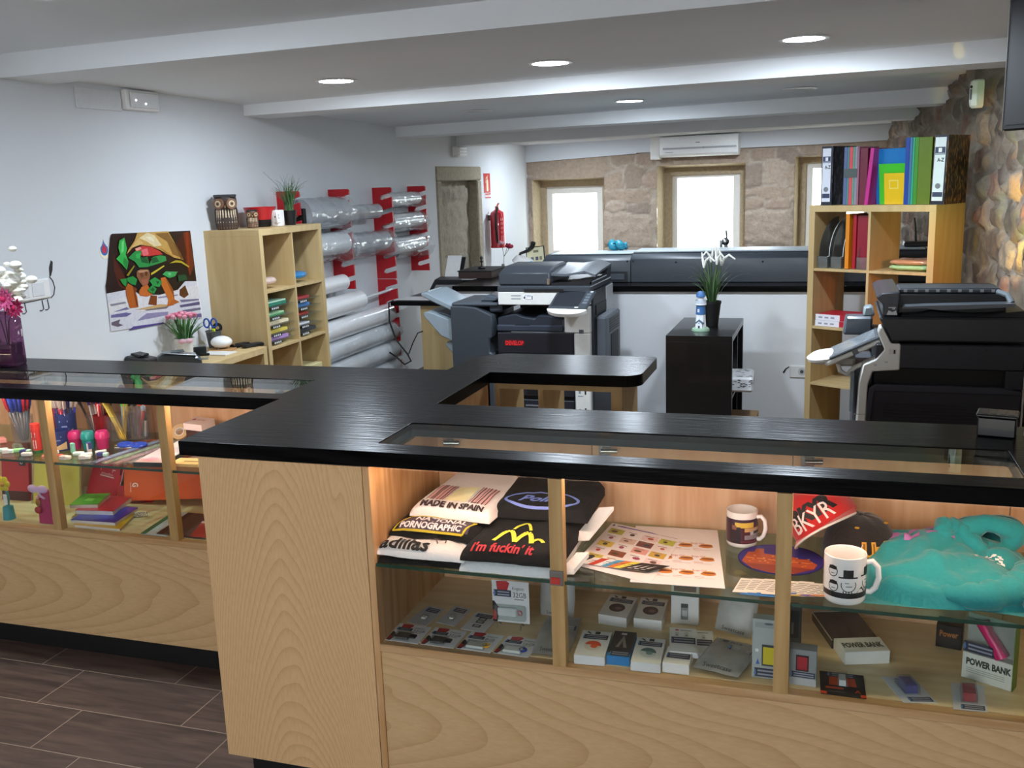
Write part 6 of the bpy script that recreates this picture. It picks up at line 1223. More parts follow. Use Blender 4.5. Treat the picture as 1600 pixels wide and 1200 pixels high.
def art_burger(g, f):
    for i in range(3):
        for j in range(3):
            u, v = 0.30 + 0.235 * i, 0.18 + 0.235 * j; g.disc(u + 0.07, v + 0.02, 0.085, 0.028, f, M('d98a3c', 0.5), 14); g.disc(u + 0.075, v + 0.035, 0.075, 0.014, lambda a, b: f(a, b, 0.0003), M('8a3f22', 0.5), 12); g.disc(u + 0.08, v + 0.045, 0.07, 0.02, lambda a, b: f(a, b, 0.0002), M('e6b25a', 0.5), 14)
            g.text('Burger Chef', 0.05, lambda a, b: f(u - 0.10 + a * 0.62, v + 0.055 + b * 0.8, 0.0004), M('c0463c', 0.5)); g.rect(u - 0.08, v - 0.035, u + 0.02, v - 0.028, f, M('d28a8a', 0.5)); g.rect(u - 0.08, v - 0.055, u + 0.12, v - 0.05, f, M('c9b4b8', 0.5))
sheet('printed_sheet', 'sheet of repeated burger pictures partly under the logo sheet', 'paper', (-0.43, 2.142), (-0.205, 2.155), (-0.490, 2.53), SZ, 0.0006, 'f4f0f1', art_burger)
def art_logo(g, f):
    g.patch([(0.03, 0.945), (0.05, 0.985), (0.07, 0.945), (0.05, 0.93)], f, M('4a4f9c', 0.5)); g.patch([(0.09, 0.94), (0.72, 0.945), (0.60, 0.965), (0.16, 0.97)], f, M('8a7fc0', 0.5)); g.text('PRINT', 0.045, lambda a, b: f(0.1 + a, 0.945 + b * 0.8, 0.0003), M('3c3a5a', 0.5)); g.rect(0.72, 0.945, 0.95, 0.952, f, M('8d8a9a', 0.5))
    cols = ['b9bf4a', 'f2eef0', 'f0d8da', 'c6cc4e', 'f2eef0', 'e3c9bd', '7a3d3a', 'f2e8ea', 'e6cf5a', 'f4f0f2', 'e8a7a0', 'd9b04a', 'f0e9ee', '8a4a2c', 'f1ecef', 'f2d9dc', 'd9c85a', 'f6f2e0', 'dfe6ee', 'f2f0e4']
    for r in range(5):
        for c in range(4):
            k = r * 4 + c; u, v = 0.05 + c * 0.235, 0.77 - r * 0.148; g.rect(u, v, u + 0.205, v + 0.115, f, M(cols[k], 0.5)); g.disc(u + rs.uniform(.07, .13), v + 0.05, rs.uniform(.03, .055), rs.uniform(.015, .03), lambda a, b: f(a, b, 0.0003), M(('6a4a3c', '3d3a44', 'c0503c', '4a4a2c', 'a84a6a')[k % 5], 0.5), 9); g.rect(u + 0.03, v + 0.085, u + 0.15, v + 0.095, lambda a, b: f(a, b, 0.0003), M('7a6f70', 0.5))
sheet('printed_sheet', 'large sheet of small coloured logos lying beside the shirt piles', 'paper', (-0.588, 2.214), (-0.378, 2.140), (-0.555, 2.535), SZ + 0.0008, 0.0006, 'f3eef0', art_logo)
cards = [('f0ece6', 'blue'), ('2a2a2c', 'k'), ('f4f4f2', 'w'), ('e4e9ee', 'w'), ('d8733a', 'o'), ('d5dde6', 'b'), ('1d1d1f', 'k')]
for k, (c, q) in enumerate((('2b2b2d', 'black card at the top of the fan of business cards'), ('eef0f2', 'white card second in the fan of business cards'), ('c8452f', 'red card with drop emblem in the middle of the fan'), ('e9eef2', 'white card under the red one in the fan'), ('4a9cc8', 'light blue card in the fan of business cards'), ('d9762f', 'orange card in the fan of business cards'), ('e6dc50', 'yellow card edge in the fan of business cards'), ('1c1c1e', 'black card with white drops at the end of the fan'))):
    a = radians(-42 + k * 7.5); d = Vector((cos(a), sin(a))); n_ = Vector((-d.y, d.x)); p0 = Vector((-0.572 + 0.012 * k, 2.238 - 0.0055 * k)); 
    p0 = Vector((-0.585 + 0.017 * k, 2.225 - 0.0035 * k)); p1 = p0 + Vector((0.072 * cos(radians(-14 + 1 * k)), 0.072 * sin(radians(-14 + 1 * k)) * 0.6)); p2 = p0 + Vector((0.018 + 0.004 * k, 0.046))
    def art_c(g, f, k=k, c=c):
        if k == 2: g.disc(0.5, 0.5, 0.2, 0.3, f, M('efe9e2', 0.5), 14); g.patch([(0.5, 0.8), (0.62, 0.45), (0.5, 0.28), (0.38, 0.45)], lambda a, b: f(a, b, 0.0003), M('3f7cc0', 0.5))
        elif k in (0, 7):
            for q in range(3): g.patch([(0.2 + q * 0.24, 0.3), (0.3 + q * 0.24, 0.3), (0.27 + q * 0.24, 0.75)], f, WHITE); g.rect(0.15 + q * 0.24, 0.12, 0.3 + q * 0.24, 0.2, f, WHITE)
        else: g.rect(0.1, 0.55, 0.7, 0.62, f, M('55565c', 0.5)); g.rect(0.1, 0.35, 0.5, 0.4, f, M('8d8e94', 0.5))
    sheet('business_card', q, 'card', (p0.x, max(p0.y, 2.142)), (p1.x, max(p1.y, 2.135)), (p2.x, p2.y), SZ + 0.0016 + 0.0009 * k, 0.0007, c, art_c, 'fan of business cards')
# mugs
def deco_car(g, f):
    n = 28; u0, u1 = -0.105, 0.085
    def q(a0, z0, a1, z1, c, d=0.0):
        for k in range(n): A, B_ = a0 + (a1 - a0) * k / n, a0 + (a1 - a0) * (k + 1) / n; g.rect(A, z0, B_, z1, lambda u, v: f(u, v, d), M(c, 0.3))
    q(u0, 0.012, u1, 0.078, '4a1f2a'); q(u0, 0.062, u1, 0.078, '3a2238', 0.0002); q(-0.07, 0.056, -0.02, 0.07, 'd9b84a', 0.0004); q(0.0, 0.064, 0.06, 0.074, 'b89a4a', 0.0004); q(-0.045, 0.045, 0.0, 0.055, 'c9a06a', 0.0006); q(-0.03, 0.034, 0.03, 0.052, 'b9b4b8', 0.0006); q(-0.045, 0.024, 0.04, 0.036, '8d868c', 0.0007); q(-0.02, 0.038, 0.02, 0.046, '3f3a44', 0.0008); q(-0.085, 0.014, -0.055, 0.058, '2a1a24', 0.0006); q(-0.078, 0.05, -0.066, 0.062, '8a5a4a', 0.0008); q(-0.055, 0.015, 0.05, 0.02, '6f2f3a', 0.0008)
mug('white mug with a dark red photo print standing behind the night city mat', (-0.198, 2.455, SZ), radians(-12), 0.0405, 0.095, deco_car)
def deco_hat(g, f):
    K = M('17181a', 0.4)
    for k in range(30): a = -0.13 + 0.0075 * k; g.rect(a, 0.018, a + 0.0076, 0.031, f, K)
    for u, v, s in ((-0.062, 0.052, 1.0), (-0.012, 0.055, 0.95)):
        g.strip(u - 0.012 * s, v + 0.016, u + 0.010 * s, v + 0.034, f, K); g.strip(u - 0.022 * s, v + 0.0135, u + 0.02 * s, v + 0.017, f, K)
        pts = [(u + 0.016 * s * cos(a), v - 0.002 + 0.016 * s * sin(a)) for a in [pi * 0.9 + 2 * pi * 0.62 * k / 16 for k in range(17)]]
        for a, b in zip(pts, pts[1:]): n_ = Vector((-(b[1] - a[1]), b[0] - a[0])).normalized() * 0.0009; g.patch([(a[0] + n_.x, a[1] + n_.y), (a[0] - n_.x, a[1] - n_.y), (b[0] - n_.x, b[1] - n_.y), (b[0] + n_.x, b[1] + n_.y)], f, K)
        g.strip(u - 0.008, v + 0.002, u + 0.001, v + 0.0035, f, K); g.strip(u - 0.006, v - 0.006, u + 0.008, v - 0.0045, f, K)
        for q in range(4): g.rect(u - 0.012 + q * 0.006, v - 0.024, u - 0.010 + q * 0.006, v - 0.016, f, K)
    g.patch([(-0.045, 0.03), (-0.02, 0.03), (-0.03, 0.045)], f, K)
    for u, v in ((-0.098, 0.08), (-0.096, 0.045)):
        pts = [(u + 0.011 * cos(a), v + 0.013 * sin(a)) for a in [2 * pi * k / 14 for k in range(15)]]; g.strip(u - 0.009, v + 0.004, u + 0.009, v + 0.012, f, K)
        for a, b in zip(pts, pts[1:]): n_ = Vector((-(b[1] - a[1]), b[0] - a[0])).normalized() * 0.0009; g.patch([(a[0] + n_.x, a[1] + n_.y), (a[0] - n_.x, a[1] - n_.y), (b[0] - n_.x, b[1] - n_.y), (b[0] + n_.x, b[1] + n_.y)], f, K)
        g.rect(u - 0.005, v - 0.006, u + 0.005, v - 0.0045, f, K)
mug('white mug with black top hat drawings at the front of the glass shelf', (0.051, 2.166, SZ), radians(-4), 0.0465, 0.112, deco_hat)
# mouse mat with a night city, leaflets under it
def art_city(g, f):
    g.disc(0.5, 0.5, 0.49, 0.485, f, M('39308a', 0.4), 36); d = lambda a, b: f(a, b, 0.0003); d2 = lambda a, b: f(a, b, 0.0005)
    g.patch([(0.07, 0.30), (0.10, 0.62), (0.17, 0.64), (0.18, 0.76), (0.27, 0.78), (0.29, 0.62), (0.45, 0.60), (0.47, 0.74), (0.52, 0.84), (0.57, 0.74), (0.60, 0.62), (0.70, 0.55), (0.80, 0.56), (0.93, 0.42), (0.90, 0.26), (0.70, 0.06), (0.45, 0.02), (0.22, 0.10)], d, M('b5532c', 0.4)); g.patch([(0.12, 0.24), (0.5, 0.28), (0.9, 0.26), (0.72, 0.08), (0.45, 0.03), (0.24, 0.10)], d2, M('8a3a2a', 0.4))
    for k in range(26): u, v = rs.uniform(0.13, 0.88), rs.uniform(0.28, 0.56); g.rect(u, v, u + 0.025, v + 0.025, d2, M(('e8964a', 'f0b060', '7a3226')[k % 3], 0.4))
    for k in range(6): g.rect(0.1 + k * 0.13, 0.42, 0.2 + k * 0.13, 0.44, d2, M('efa252', 0.4))
g = G(); g.prism([(0.105 * cos(a), 0.1 * sin(a) * (1 if abs(sin(a)) < 0.9 else 0.98)) for a in [2 * pi * k / 40 for k in range(40)]], 0, 0.003, M('2a2560', 0.6), 'xy'); o = g.obj('mouse_mat', label='round mouse mat printed with a floodlit building at night', cat='mouse mat', loc=(-0.095, 2.345, SZ + 0.006), rot=(0, 0, radians(-4)), smooth=0)
g = G(); art_city(g, lambda u, v, d=0.0: (-0.105 + 0.21 * u, -0.1 + 0.2 * v, 0.0034 + d)); g.obj('print', o, smooth=0)
for k in range(9):
    a = radians(78 - k * 6.5); d = Vector((cos(a), sin(a))); n_ = Vector((d.y, -d.x)); p0 = Vector((-0.192 + 0.021 * k, 2.140 + 0.003 * (k % 3))); p1 = p0 + Vector((0.034, 0.002)); p2 = p0 + Vector((0.012 + 0.006 * k, 0.085))
    def art_t(g, f, k=k):
        for q in range(6): g.rect(0.12, 0.2 + q * 0.12, 0.86, 0.245 + q * 0.12, f, M('8f8c86', 0.6))
        if k > 4: g.patch([(0, 0), (1, 0), (1, 0.16), (0, 0.08)], lambda a, b: f(a, b, 0.0003), M(('d98a4a', '3f6fc0', 'c8b04a', '6a4aa0')[k % 4], 0.5))
    sheet('leaflet', 'narrow printed leaflet number %s from the lock post in the fan under the mat' % ('one two three four five six seven eight nine'.split()[k]), 'leaflet', (p0.x, p0.y), (p1.x, p1.y), (p2.x, p2.y), SZ + 0.0004 + 0.0006 * k, 0.0005, 'ebe8de', art_t, 'fan of narrow leaflets')
sheet('leaflet', 'blue edged card lying under the fan of leaflets', 'leaflet', (-0.175, 2.132), (-0.08, 2.132), (-0.155, 2.18), SZ, 0.0003, '3a7fc4', None, 'fan of narrow leaflets')
# caps
def cap(lbl, loc, rot, c, lc, txt, under, sticker):
    t = thing('baseball_cap', lbl, 'cap', loc, 0, 'baseball caps', rot=rot); m = cloth(c, 0.1); r = 0.088
    def dome(u, v):
        a = 2 * pi * u; b = pi / 2 * v; rr = r * cos(b) ** 0.75; return (rr * cos(a), rr * 1.06 * sin(a), 0.118 * sin(b) ** 0.8 + 0.001 * sin(6 * a))
    g = G(); g.grid(dome, 48, 14, m, True); bmesh.ops.remove_doubles(g.bm, verts=g.bm.verts, dist=1e-4); b = g.obj('crown', t, smooth=60)
    g = G()
    for k in range(4):
        a = pi / 4 + k * pi / 2; p = Vector(dome(a / (2 * pi), 0.62)); g.lathe([(0.002, 0), (0.0055, 0), (0.0055, 0.002), (0.002, 0.002)], M(lc, 0.5), p * 1.01, 10)
    g.ball((0, 0, 0.118), 0.008, m, 10, 6, (1, 1, 0.5)); g.obj('eyelet', b)
    g = G(); rings = []
    for s in range(9):
        v = s / 8; rings.append([( (0.088 + 0.0 ) * sin(a) * (1 + 0.02 * v), -(r * 1.06 * cos(a)) - v * 0.068 * cos(a) ** 0.8 if abs(a) < pi / 2 else 0, 0.004 - 0.014 * v * sin(a) ** 2) for a in [(-1 + 2 * k / 20) * 1.35 for k in range(21)]])
    g.loft(rings, m, closed=False, cap=False); br = g.obj('brim', t, smooth=60)
    q = br.modifiers.new('s', 'SOLIDIFY'); q.thickness = 0.003
    g = G(); L = rings[-1]
    g.tube([Vector(p) + Vector((0, 0, 0.0015)) for p in L], 0.003, M(under, 0.6), 6); g.obj('brim_edge', br)
    g = G(); f = lambda u, v, d=0.0: Vector(((r + 0.0018 + d) * cos(-pi / 2 + u / r) * cos(v / 0.118 * 0.9) ** 0.75, (r * 1.06 + 0.0018 + d) * sin(-pi / 2 + u / r) * cos(v / 0.118 * 0.9) ** 0.75, 0.118 * sin(max(0.0, v / 0.118 * 0.9)) ** 0.8))
    g.text(txt, 0.062, lambda u, v: f(u - 0.052, 0.030 + v * 1.05), M(lc if txt != 'BKYR' else '1a1718', 0.6), bold=0.0045, sx=0.8, fine=0.12); 
    if txt == 'BKYR': g.text(txt, 0.062, lambda u, v: f(u - 0.062, 0.012 + v * 1.05, 0.001), M('efe9e6', 0.6), bold=0.0005, sx=0.8, fine=0.12)
    else: g.text(txt, 0.062, lambda u, v: f(u - 0.052, 0.030 + v * 1.05, 0.001), M('8a5a12', 0.6), bold=-0.0005, sx=0.8, fine=0.12)
    g.obj('embroidery', b, smooth=0)
    if sticker: g = G(); g.box((-0.072, -0.075, 0.02), (-0.045, -0.0735, 0.06), M('b9b3aa', 0.5)); g.tube([(-0.05, -0.074, 0.06), (-0.045, -0.074, 0.07)], 0.001, WHITE, 4); g.obj('price_tag', b, smooth=0)
    return t
cap('black cap with gold gothic lettering on the glass shelf beside the hoodie', (0.088, 2.40, SZ + 0.004), (0, 0, radians(34)), '17110f', 'd9a02a', 'Unkut', 'd9a02a', True)
cap('red cap with black and white gothic lettering lying on the black cap', (0.012, 2.445, SZ + 0.070), (radians(-12), radians(-38), radians(-4)), 'c8201f', '1a1718', 'BKYR', 'd9d4d2', False)
# hoodie
t = thing('hoodie', 'crumpled turquoise hooded sweatshirt with pink print on the glass shelf', 'sweatshirt', (0.272, 2.315, SZ)); HOOD = cloth('188c90', 0.14)
def hf(x, y):
    e = max(0.0, 1 - (abs(x / 0.185) ** 3.2 + abs(y / 0.165) ** 3.2)); h = 0.085 * e ** 0.38
    h *= 0.75 + 0.35 * (y + 0.16) / 0.32 + 0.22 * math.exp(-((x + 0.02) ** 2 + (y - 0.05) ** 2) / 0.006)
    w = (abs(sin(24 * (x * 0.35 + y * 0.9) + 4.0 * noise.noise((x * 8, y * 8, 1.0)))) - 0.6) * 0.017 + 0.016 * noise.noise((x * 12, y * 15, 4.0)) + 0.006 * noise.noise((x * 34, y * 38, 2.0)) + 0.012 * math.exp(-((x + 0.02 + 0.5 * (y + 0.08)) ** 2) / 0.0006) * (y < 0.03)
    return max(0.0005, h + w * min(1, e * 4))
def hp(u, v, d=0.0):
    x, y = -0.19 + 0.38 * u, -0.17 + 0.34 * v; wob = 1 + 0.10 * noise.noise((x * 7, y * 7, 9.0)); return Vector((x * wob, y * wob - 0.0, hf(x, y) + d))
g = G(); g.grid(lambda u, v: hp(u, v), 60, 56, HOOD); g.grid(lambda u, v: hp(u, v) * 1.0 - Vector((0, 0, hp(u, v).z)) + Vector((0, 0, 0.0003)), 6, 6, HOOD); b = g.obj('body', t, smooth=70)
g = G(); PK = M('b878b8', 0.7)
def hq(u0, v0, u1, v1): 
    n = 6
    for i in range(n):
        for j in range(n): g.rect(u0 + (u1 - u0) * i / n, v0 + (v1 - v0) * j / n, u0 + (u1 - u0) * (i + 1) / n, v0 + (v1 - v0) * (j + 1) / n, lambda a, c: hp(a, c, 0.0016), PK)
hq(0.10, 0.62, 0.24, 0.74); hq(0.27, 0.55, 0.36, 0.66); hq(0.40, 0.60, 0.56, 0.68); hq(0.40, 0.72, 0.48, 0.78); hq(0.30, 0.70, 0.36, 0.74)
for k in range(16): u, v = 0.72 + rs.uniform(-0.06, 0.1), 0.40 + rs.uniform(-0.03, 0.05); g.rect(u, v, u + 0.02, v + 0.014, lambda a, c: hp(a, c, 0.0016), WHITE)
g.obj('print', b, smooth=0)
g = G()     # hood: a thick rolled opening standing up at the back
def hoodf(u, v):
    a = 2 * pi * u; b = 2 * pi * v; Rr = 0.052 + 0.006 * sin(2 * a + 0.7); rr = 0.026 + 0.005 * noise.noise((a * 1.5, b, 2.0)) + 0.006 * sin(3 * a)
    p = Vector((Rr * cos(a) + rr * cos(b) * cos(a), 0.9 * rr * sin(b), (Rr * 0.8 + rr * cos(b)) * sin(a))); p += Vector((0.006 * noise.noise((a * 2, b * 2, 5.0)), 0.006 * noise.noise((a * 2, b * 2, 7.0)), 0)); return (0.098 + p.x, 0.075 + p.y + 0.35 * p.z * 0.5, 0.088 + p.z * 0.88)
def hood_in(u, v):
    a = 2 * pi * u; q = v; return (0.098 + 0.056 * (1 - q) * cos(a), 0.085 + 0.055 * q ** 0.6 + 0.006 * noise.noise((a, q * 4, 1)), 0.090 + 0.046 * (1 - q) * sin(a))
g.grid(hoodf, 40, 18, HOOD, True); g.grid(hood_in, 30, 8, HOOD, True); bmesh.ops.remove_doubles(g.bm, verts=g.bm.verts, dist=1e-4); g.obj('hood', t, smooth=80)
for pts, r_ in (([(0.02, 0.06, 0.085), (0.0, 0.045, 0.10), (-0.005, 0.06, 0.115), (0.03, 0.075, 0.11), (0.07, 0.045, 0.075), (0.10, 0.01, 0.06)], [0.012, 0.02, 0.022, 0.022, 0.022, 0.014]), ([(0.17, 0.02, 0.03), (0.165, -0.06, 0.045), (0.13, -0.11, 0.035), (0.06, -0.145, 0.028), (-0.02, -0.135, 0.024)], [0.03, 0.036, 0.036, 0.032, 0.02]), ([(0.18, 0.0, 0.03), (0.2, -0.06, 0.05), (0.19, -0.12, 0.04), (0.15, -0.15, 0.024)], [0.02, 0.03, 0.032, 0.022])):
    P = []; RR = []
    for i in range(len(pts) - 1):
        for k in range(6): q = k / 6; P.append(Vector(pts[i]).lerp(Vector(pts[i + 1]), q)); RR.append((r_[i] + (r_[i + 1] - r_[i]) * q) * (1 + 0.10 * sin(len(P) * 1.9)))
    P.append(Vector(pts[-1])); RR.append(r_[-1]); g = G(); g.tube(P, RR, HOOD, 16); g.obj('neck_roll' if pts[0][1] == 0.06 else 'sleeve', t, smooth=80)

for o in COL.objects:      # settle everything onto the glass shelf at its measured height
    if o.name.startswith('folded_shirt') or o.name.startswith('shirt_sleeve'): o.location.y -= 0.008; o.location.z -= 0.0205
    elif o.name not in _before and not o.parent: o.location = (o.location.x * 1.0223, min(o.location.y * 1.0223, 2.60), o.location.z - 0.0205)
# ================================================================ showcase floor: phone accessories
FZ = 0.5135
STK = M('31364a', 0.45)
def sticker(g, f, u0, v0, u1, v1):
    g.rect(u0, v0, u1, v1, f, STK); d = lambda a, b: f(a, b, 0.0003); h = v1 - v0
    g.patch([(u0 - 0.02, v0 + h * 0.4), (u0 + 0.03, v1), (u0 + 0.05, v0 + h * 0.4), (u0 + 0.02, v0)], d, M('5a7fb4', 0.45))
    for q in range(2): g.rect(u0 + 0.1, v0 + h * (0.2 + 0.4 * q), u1 - 0.05, v0 + h * (0.38 + 0.4 * q), d, M('9aa0b0', 0.5))
def blister(lbl, p00, p10, p01, c, art, dev, group, z=FZ, th=0.0012):
    o = sheet('blister_pack', lbl, 'blister pack', p00, p10, p01, z, th, c, art, group); f0 = quadmap(p00, p10, p01, z); org = Vector((*p00, z)); f = lambda u, v, d=0.0: f0(u, v, th + d) - org
    (u0, v0, u1, v1, dc, hh) = dev; g = G(); g.loft([[f(u0, v0), f(u1, v0), f(u1, v1), f(u0, v1)], [f(u0 + .01, v0 + .01, hh), f(u1 - .01, v0 + .01, hh), f(u1 - .01, v1 - .01, hh), f(u0 + .01, v1 - .01, hh)]], M(dc, 0.35)); g.obj('device', o, smooth=0, recalc=True)
    g = G(); g.loft([[f(u0 - .05, v0 - .05), f(u1 + .05, v0 - .05), f(u1 + .05, v1 + .05), f(u0 - .05, v1 + .05)], [f(u0 - .03, v0 - .03, hh + 0.003), f(u1 + .03, v0 - .03, hh + 0.003), f(u1 + .03, v1 + .03, hh + 0.003), f(u0 - .03, v1 + .03, hh + 0.003)]], ACR); g.obj('clear_bubble', o, smooth=0, recalc=True); return o
def art_king(cap_, c2):
    def a(g, f):
        g.patch([(0.12, 0.98), (0.14, 0.78), (0.40, 0.72), (0.48, 0.95), (0.40, 1.0)], f, M('b8282c', 0.35)); sticker(g, lambda a_, b_, d=0: f(a_, b_, d + 0.0003), 0.05, 0.62, 0.52, 0.78); g.text('Kingston', 0.105, lambda a_, b_: f(0.55 + a_ * 0.85, 0.80 + b_ * 1.0), M('33343a', 0.5)); g.text(cap_, 0.17, lambda a_, b_: f(0.56 + a_ * 0.95, 0.62 + b_ * 1.0), M('33343a', 0.5)); g.rect(0.6, 0.56, 0.85, 0.585, f, M('8d8e93', 0.5)); g.patch([(0.0, 0.0), (0.12, 0.0), (0.2, 0.32), (0.05, 0.5), (0.0, 0.5)], f, M('17181a', 0.4)); g.patch([(0.0, 0.05), (0.10, 0.05), (0.13, 0.2), (0.02, 0.3)], lambda a_, b_: f(a_, b_, 0.0003), M(c2, 0.4))
    return a
for k, (cp_, dc, l) in enumerate((('32GB', '2e2e2c', '32GB memory card blister nearest the end panel, black adapter'), ('32GB', '26262a', '32GB memory card blister second from the end panel'), ('8GB', 'e9e9e6', '8GB white memory stick blister with yellow loop'), ('16GB', 'e9e9e6', '16GB white memory stick blister with blue loop'))):
    x = -1.098 + k * 0.101; o = blister(l, (x, 2.175), (x + 0.094, 2.172), (x - 0.002 + 0.004 * k, 2.275), 'e3e4e6', art_king(cp_, 'b8282c'), (0.22, 0.12, 0.62 if k < 2 else 0.72, 0.44 if k < 2 else 0.36, dc, 0.006), 'memory blisters in the front row')
    g = G()
    if k < 2: g.box((0.058, 0.022, 0.0015), (0.075, 0.038, 0.006), M('26262a', 0.4))
    else: g.tube([(0.072 + 0.009 * cos(a), 0.026 + 0.009 * sin(a), 0.005) for a in [2 * pi * q / 12 for q in range(13)]], 0.003, M('d9a834' if k == 2 else '2c3f9c', 0.35), 6)
    g.obj('loop' if k > 1 else 'plug', o)
def art_mini(g, f): sticker(g, f, 0.2, 0.68, 0.85, 0.9)
for k, (a, b, c, l) in enumerate((((-1.085, 2.288), (-1.025, 2.276), (-1.072, 2.402), 'pale micro adapter pack in the rear row nearest the end panel'), ((-1.005, 2.306), (-0.948, 2.293), (-0.995, 2.42), 'pale micro adapter pack second in the rear row'))): blister(l, a, b, c, 'b9bcbe', art_mini, (0.42, 0.3, 0.62, 0.42, 'e9e9e9', 0.004), 'small adapter packs')
def art_sim(g, f):
    sticker(g, f, 0.1, 0.72, 0.8, 0.92)
    for v in (0.2, 0.42, 0.58): g.rect(0.32, v, 0.66, v + 0.14, f, M('2a2b2e', 0.4)); g.rect(0.38, v + 0.03, 0.60, v + 0.11, lambda a_, b_: f(a_, b_, 0.0003), M('b5b7ba', 0.4))
sheet('card_adapter', 'white card with three nested black adapters behind the white memory sticks', 'card', (-0.925, 2.283), (-0.855, 2.275), (-0.918, 2.395), FZ, 0.0012, 'd8dadb', art_sim)
# upright blister on a clear stand
t = thing('blister_pack', 'upright 32GB memory stick blister standing on a clear holder', 'blister pack', (-0.795, 2.33, FZ), 0.02)
g = G(); g.box((-0.052, 0, 0.012), (0.052, 0.0015, 0.132), M('dfe0e3', 0.4)); c = g.obj('card', t, smooth=0)
g = G(); art_king('32GB', 'b8282c')(g, lambda u, v, d=0.0: (-0.052 + 0.104 * u, -0.0005 - d, 0.012 + 0.12 * v)); g.rect(0, 0, 0, 0, lambda u, v: (0, 0, 0), WHITE); g.obj('print', c, smooth=0)
g = G(); g.box((-0.036, -0.01, 0.032), (0.02, -0.001, 0.056), M('eceef0', 0.3), 0.003); g.tube([(0.026 + 0.006 * cos(a), -0.005, 0.044 + 0.006 * sin(a)) for a in [2 * pi * q / 10 for q in range(11)]], 0.002, M('d0707c', 0.4), 5); g.obj('device', t)
g = G(); g.box((-0.044, -0.014, 0.022), (0.044, -0.0008, 0.066), ACR, 0.004); g.obj('clear_bubble', t)
for x in (-0.035, 0.03):
    g = G(); g.tube([(x, -0.02, 0.0), (x, -0.012, 0.012), (x, 0.004, 0.012), (x, 0.012, 0.0), (x, 0.01, 0.05)], 0.0028, ACR, 6); g.obj('holder_leg', t)
POUCH = glassy('frosted_pouch', (226, 226, 226), 1.35, 0.25, 0.62, 'b9b8b6')
def pouch(lbl, loc, rot, w, h, inner, txt, top=None, th=0.012):
    t = thing('accessory_pouch', lbl, 'pouch', loc, 0, 'frosted accessory pouches', rot=rot)
    def P(u, v, s): e = max(0, 1 - abs(2 * u - 1) ** 3) * max(0, 1 - abs(2 * v - 1) ** 3); x, y = (u - 0.5) * w * (1 - 0.12 * abs(v - 0.5)), v * h; return (x, y, th / 2 + s * (0.0006 + th / 2 * e ** 0.6) + 0.0015 * noise.noise((u * 5, v * 5, loc[0] * 9)))
    g = G(); g.grid(lambda u, v: P(u, v, 1), 14, 14, POUCH); g.grid(lambda u, v: P(u, v, -1), 14, 14, POUCH); bmesh.ops.remove_doubles(g.bm, verts=g.bm.verts, dist=0.0004); b = g.obj('bag', t, smooth=60)
    g = G(); f = lambda u, v: Vector(P(u, v, 1)) + Vector((0, 0, 0.0008)); K = M('26272a', 0.5); g.text(txt, 0.16, lambda a, c: f(0.18 + a, 0.05 + c * 0.8), K, sx=0.95)
    if top: g.text(top, 0.15, lambda a, c: f(0.42 + a * 0.8, 0.80 + c * 0.7), K, bold=0.004); g.disc(0.3, 0.85, 0.08, 0.05, f, K, 12); sticker(g, lambda a, c, d=0: f(a, c) + Vector((0, 0, d)), 0.45, 0.62, 0.95, 0.74)
    g.obj('printed_name', b, smooth=0)
    g = G(); inner(g, w, h, th); g.obj('contents', t); return t
def in_blob(c): 
    def a(g, w, h, th):
        for k in range(9): g.ball((w * 0.22 * cos(k * 2.1), h * 0.4 + h * 0.12 * sin(k * 1.7), th / 2), th * 0.5, M(c, 0.5), 8, 6, (1.1, 0.9, 0.7))
    return a
def in_coil(c):
    def a(g, w, h, th): g.tube([(w * 0.24 * cos(a) * (1 - k * 0.001), h * 0.52 + h * 0.2 * sin(a), th * 0.5 + 0.001 * sin(3 * a)) for k, a in enumerate([q * 0.35 for q in range(50)])], 0.0022, M(c, 0.4), 6); g.box((-w * 0.15, h * 0.2, th * 0.3), (w * 0.2, h * 0.42, th * 0.75), M('eceae6', 0.4), 0.002)
    return a
up = radians(80)
pouch('frosted pouch with pink plug standing behind the lock post', (-0.69, 2.42, FZ + 0.003), (up, 0, 0), 0.1, 0.11, in_blob('cf8fb0'), 'Sweetcase')
pouch('frosted pouch with yellow plug lying at the foot of the lock post', (-0.648, 2.19, FZ), (radians(3), 0, radians(4)), 0.10, 0.2, in_blob('c9cf3a'), 'Sweetcase', 'PLUS')
pouch('frosted pouch tilted upright under the night city mat', (-0.215, 2.425, FZ + 0.003), (radians(72), radians(8), radians(-8)), 0.1, 0.115, in_coil('d9d6d0'), 'Sweetcase')
pouch('frosted pouch with coiled white cable lying beside the yellow window box', (-0.235, 2.192, FZ), (radians(2), 0, radians(-14)), 0.12, 0.165, in_coil('e2e0dc'), 'Sweetcase', 'PLUS', 0.022)
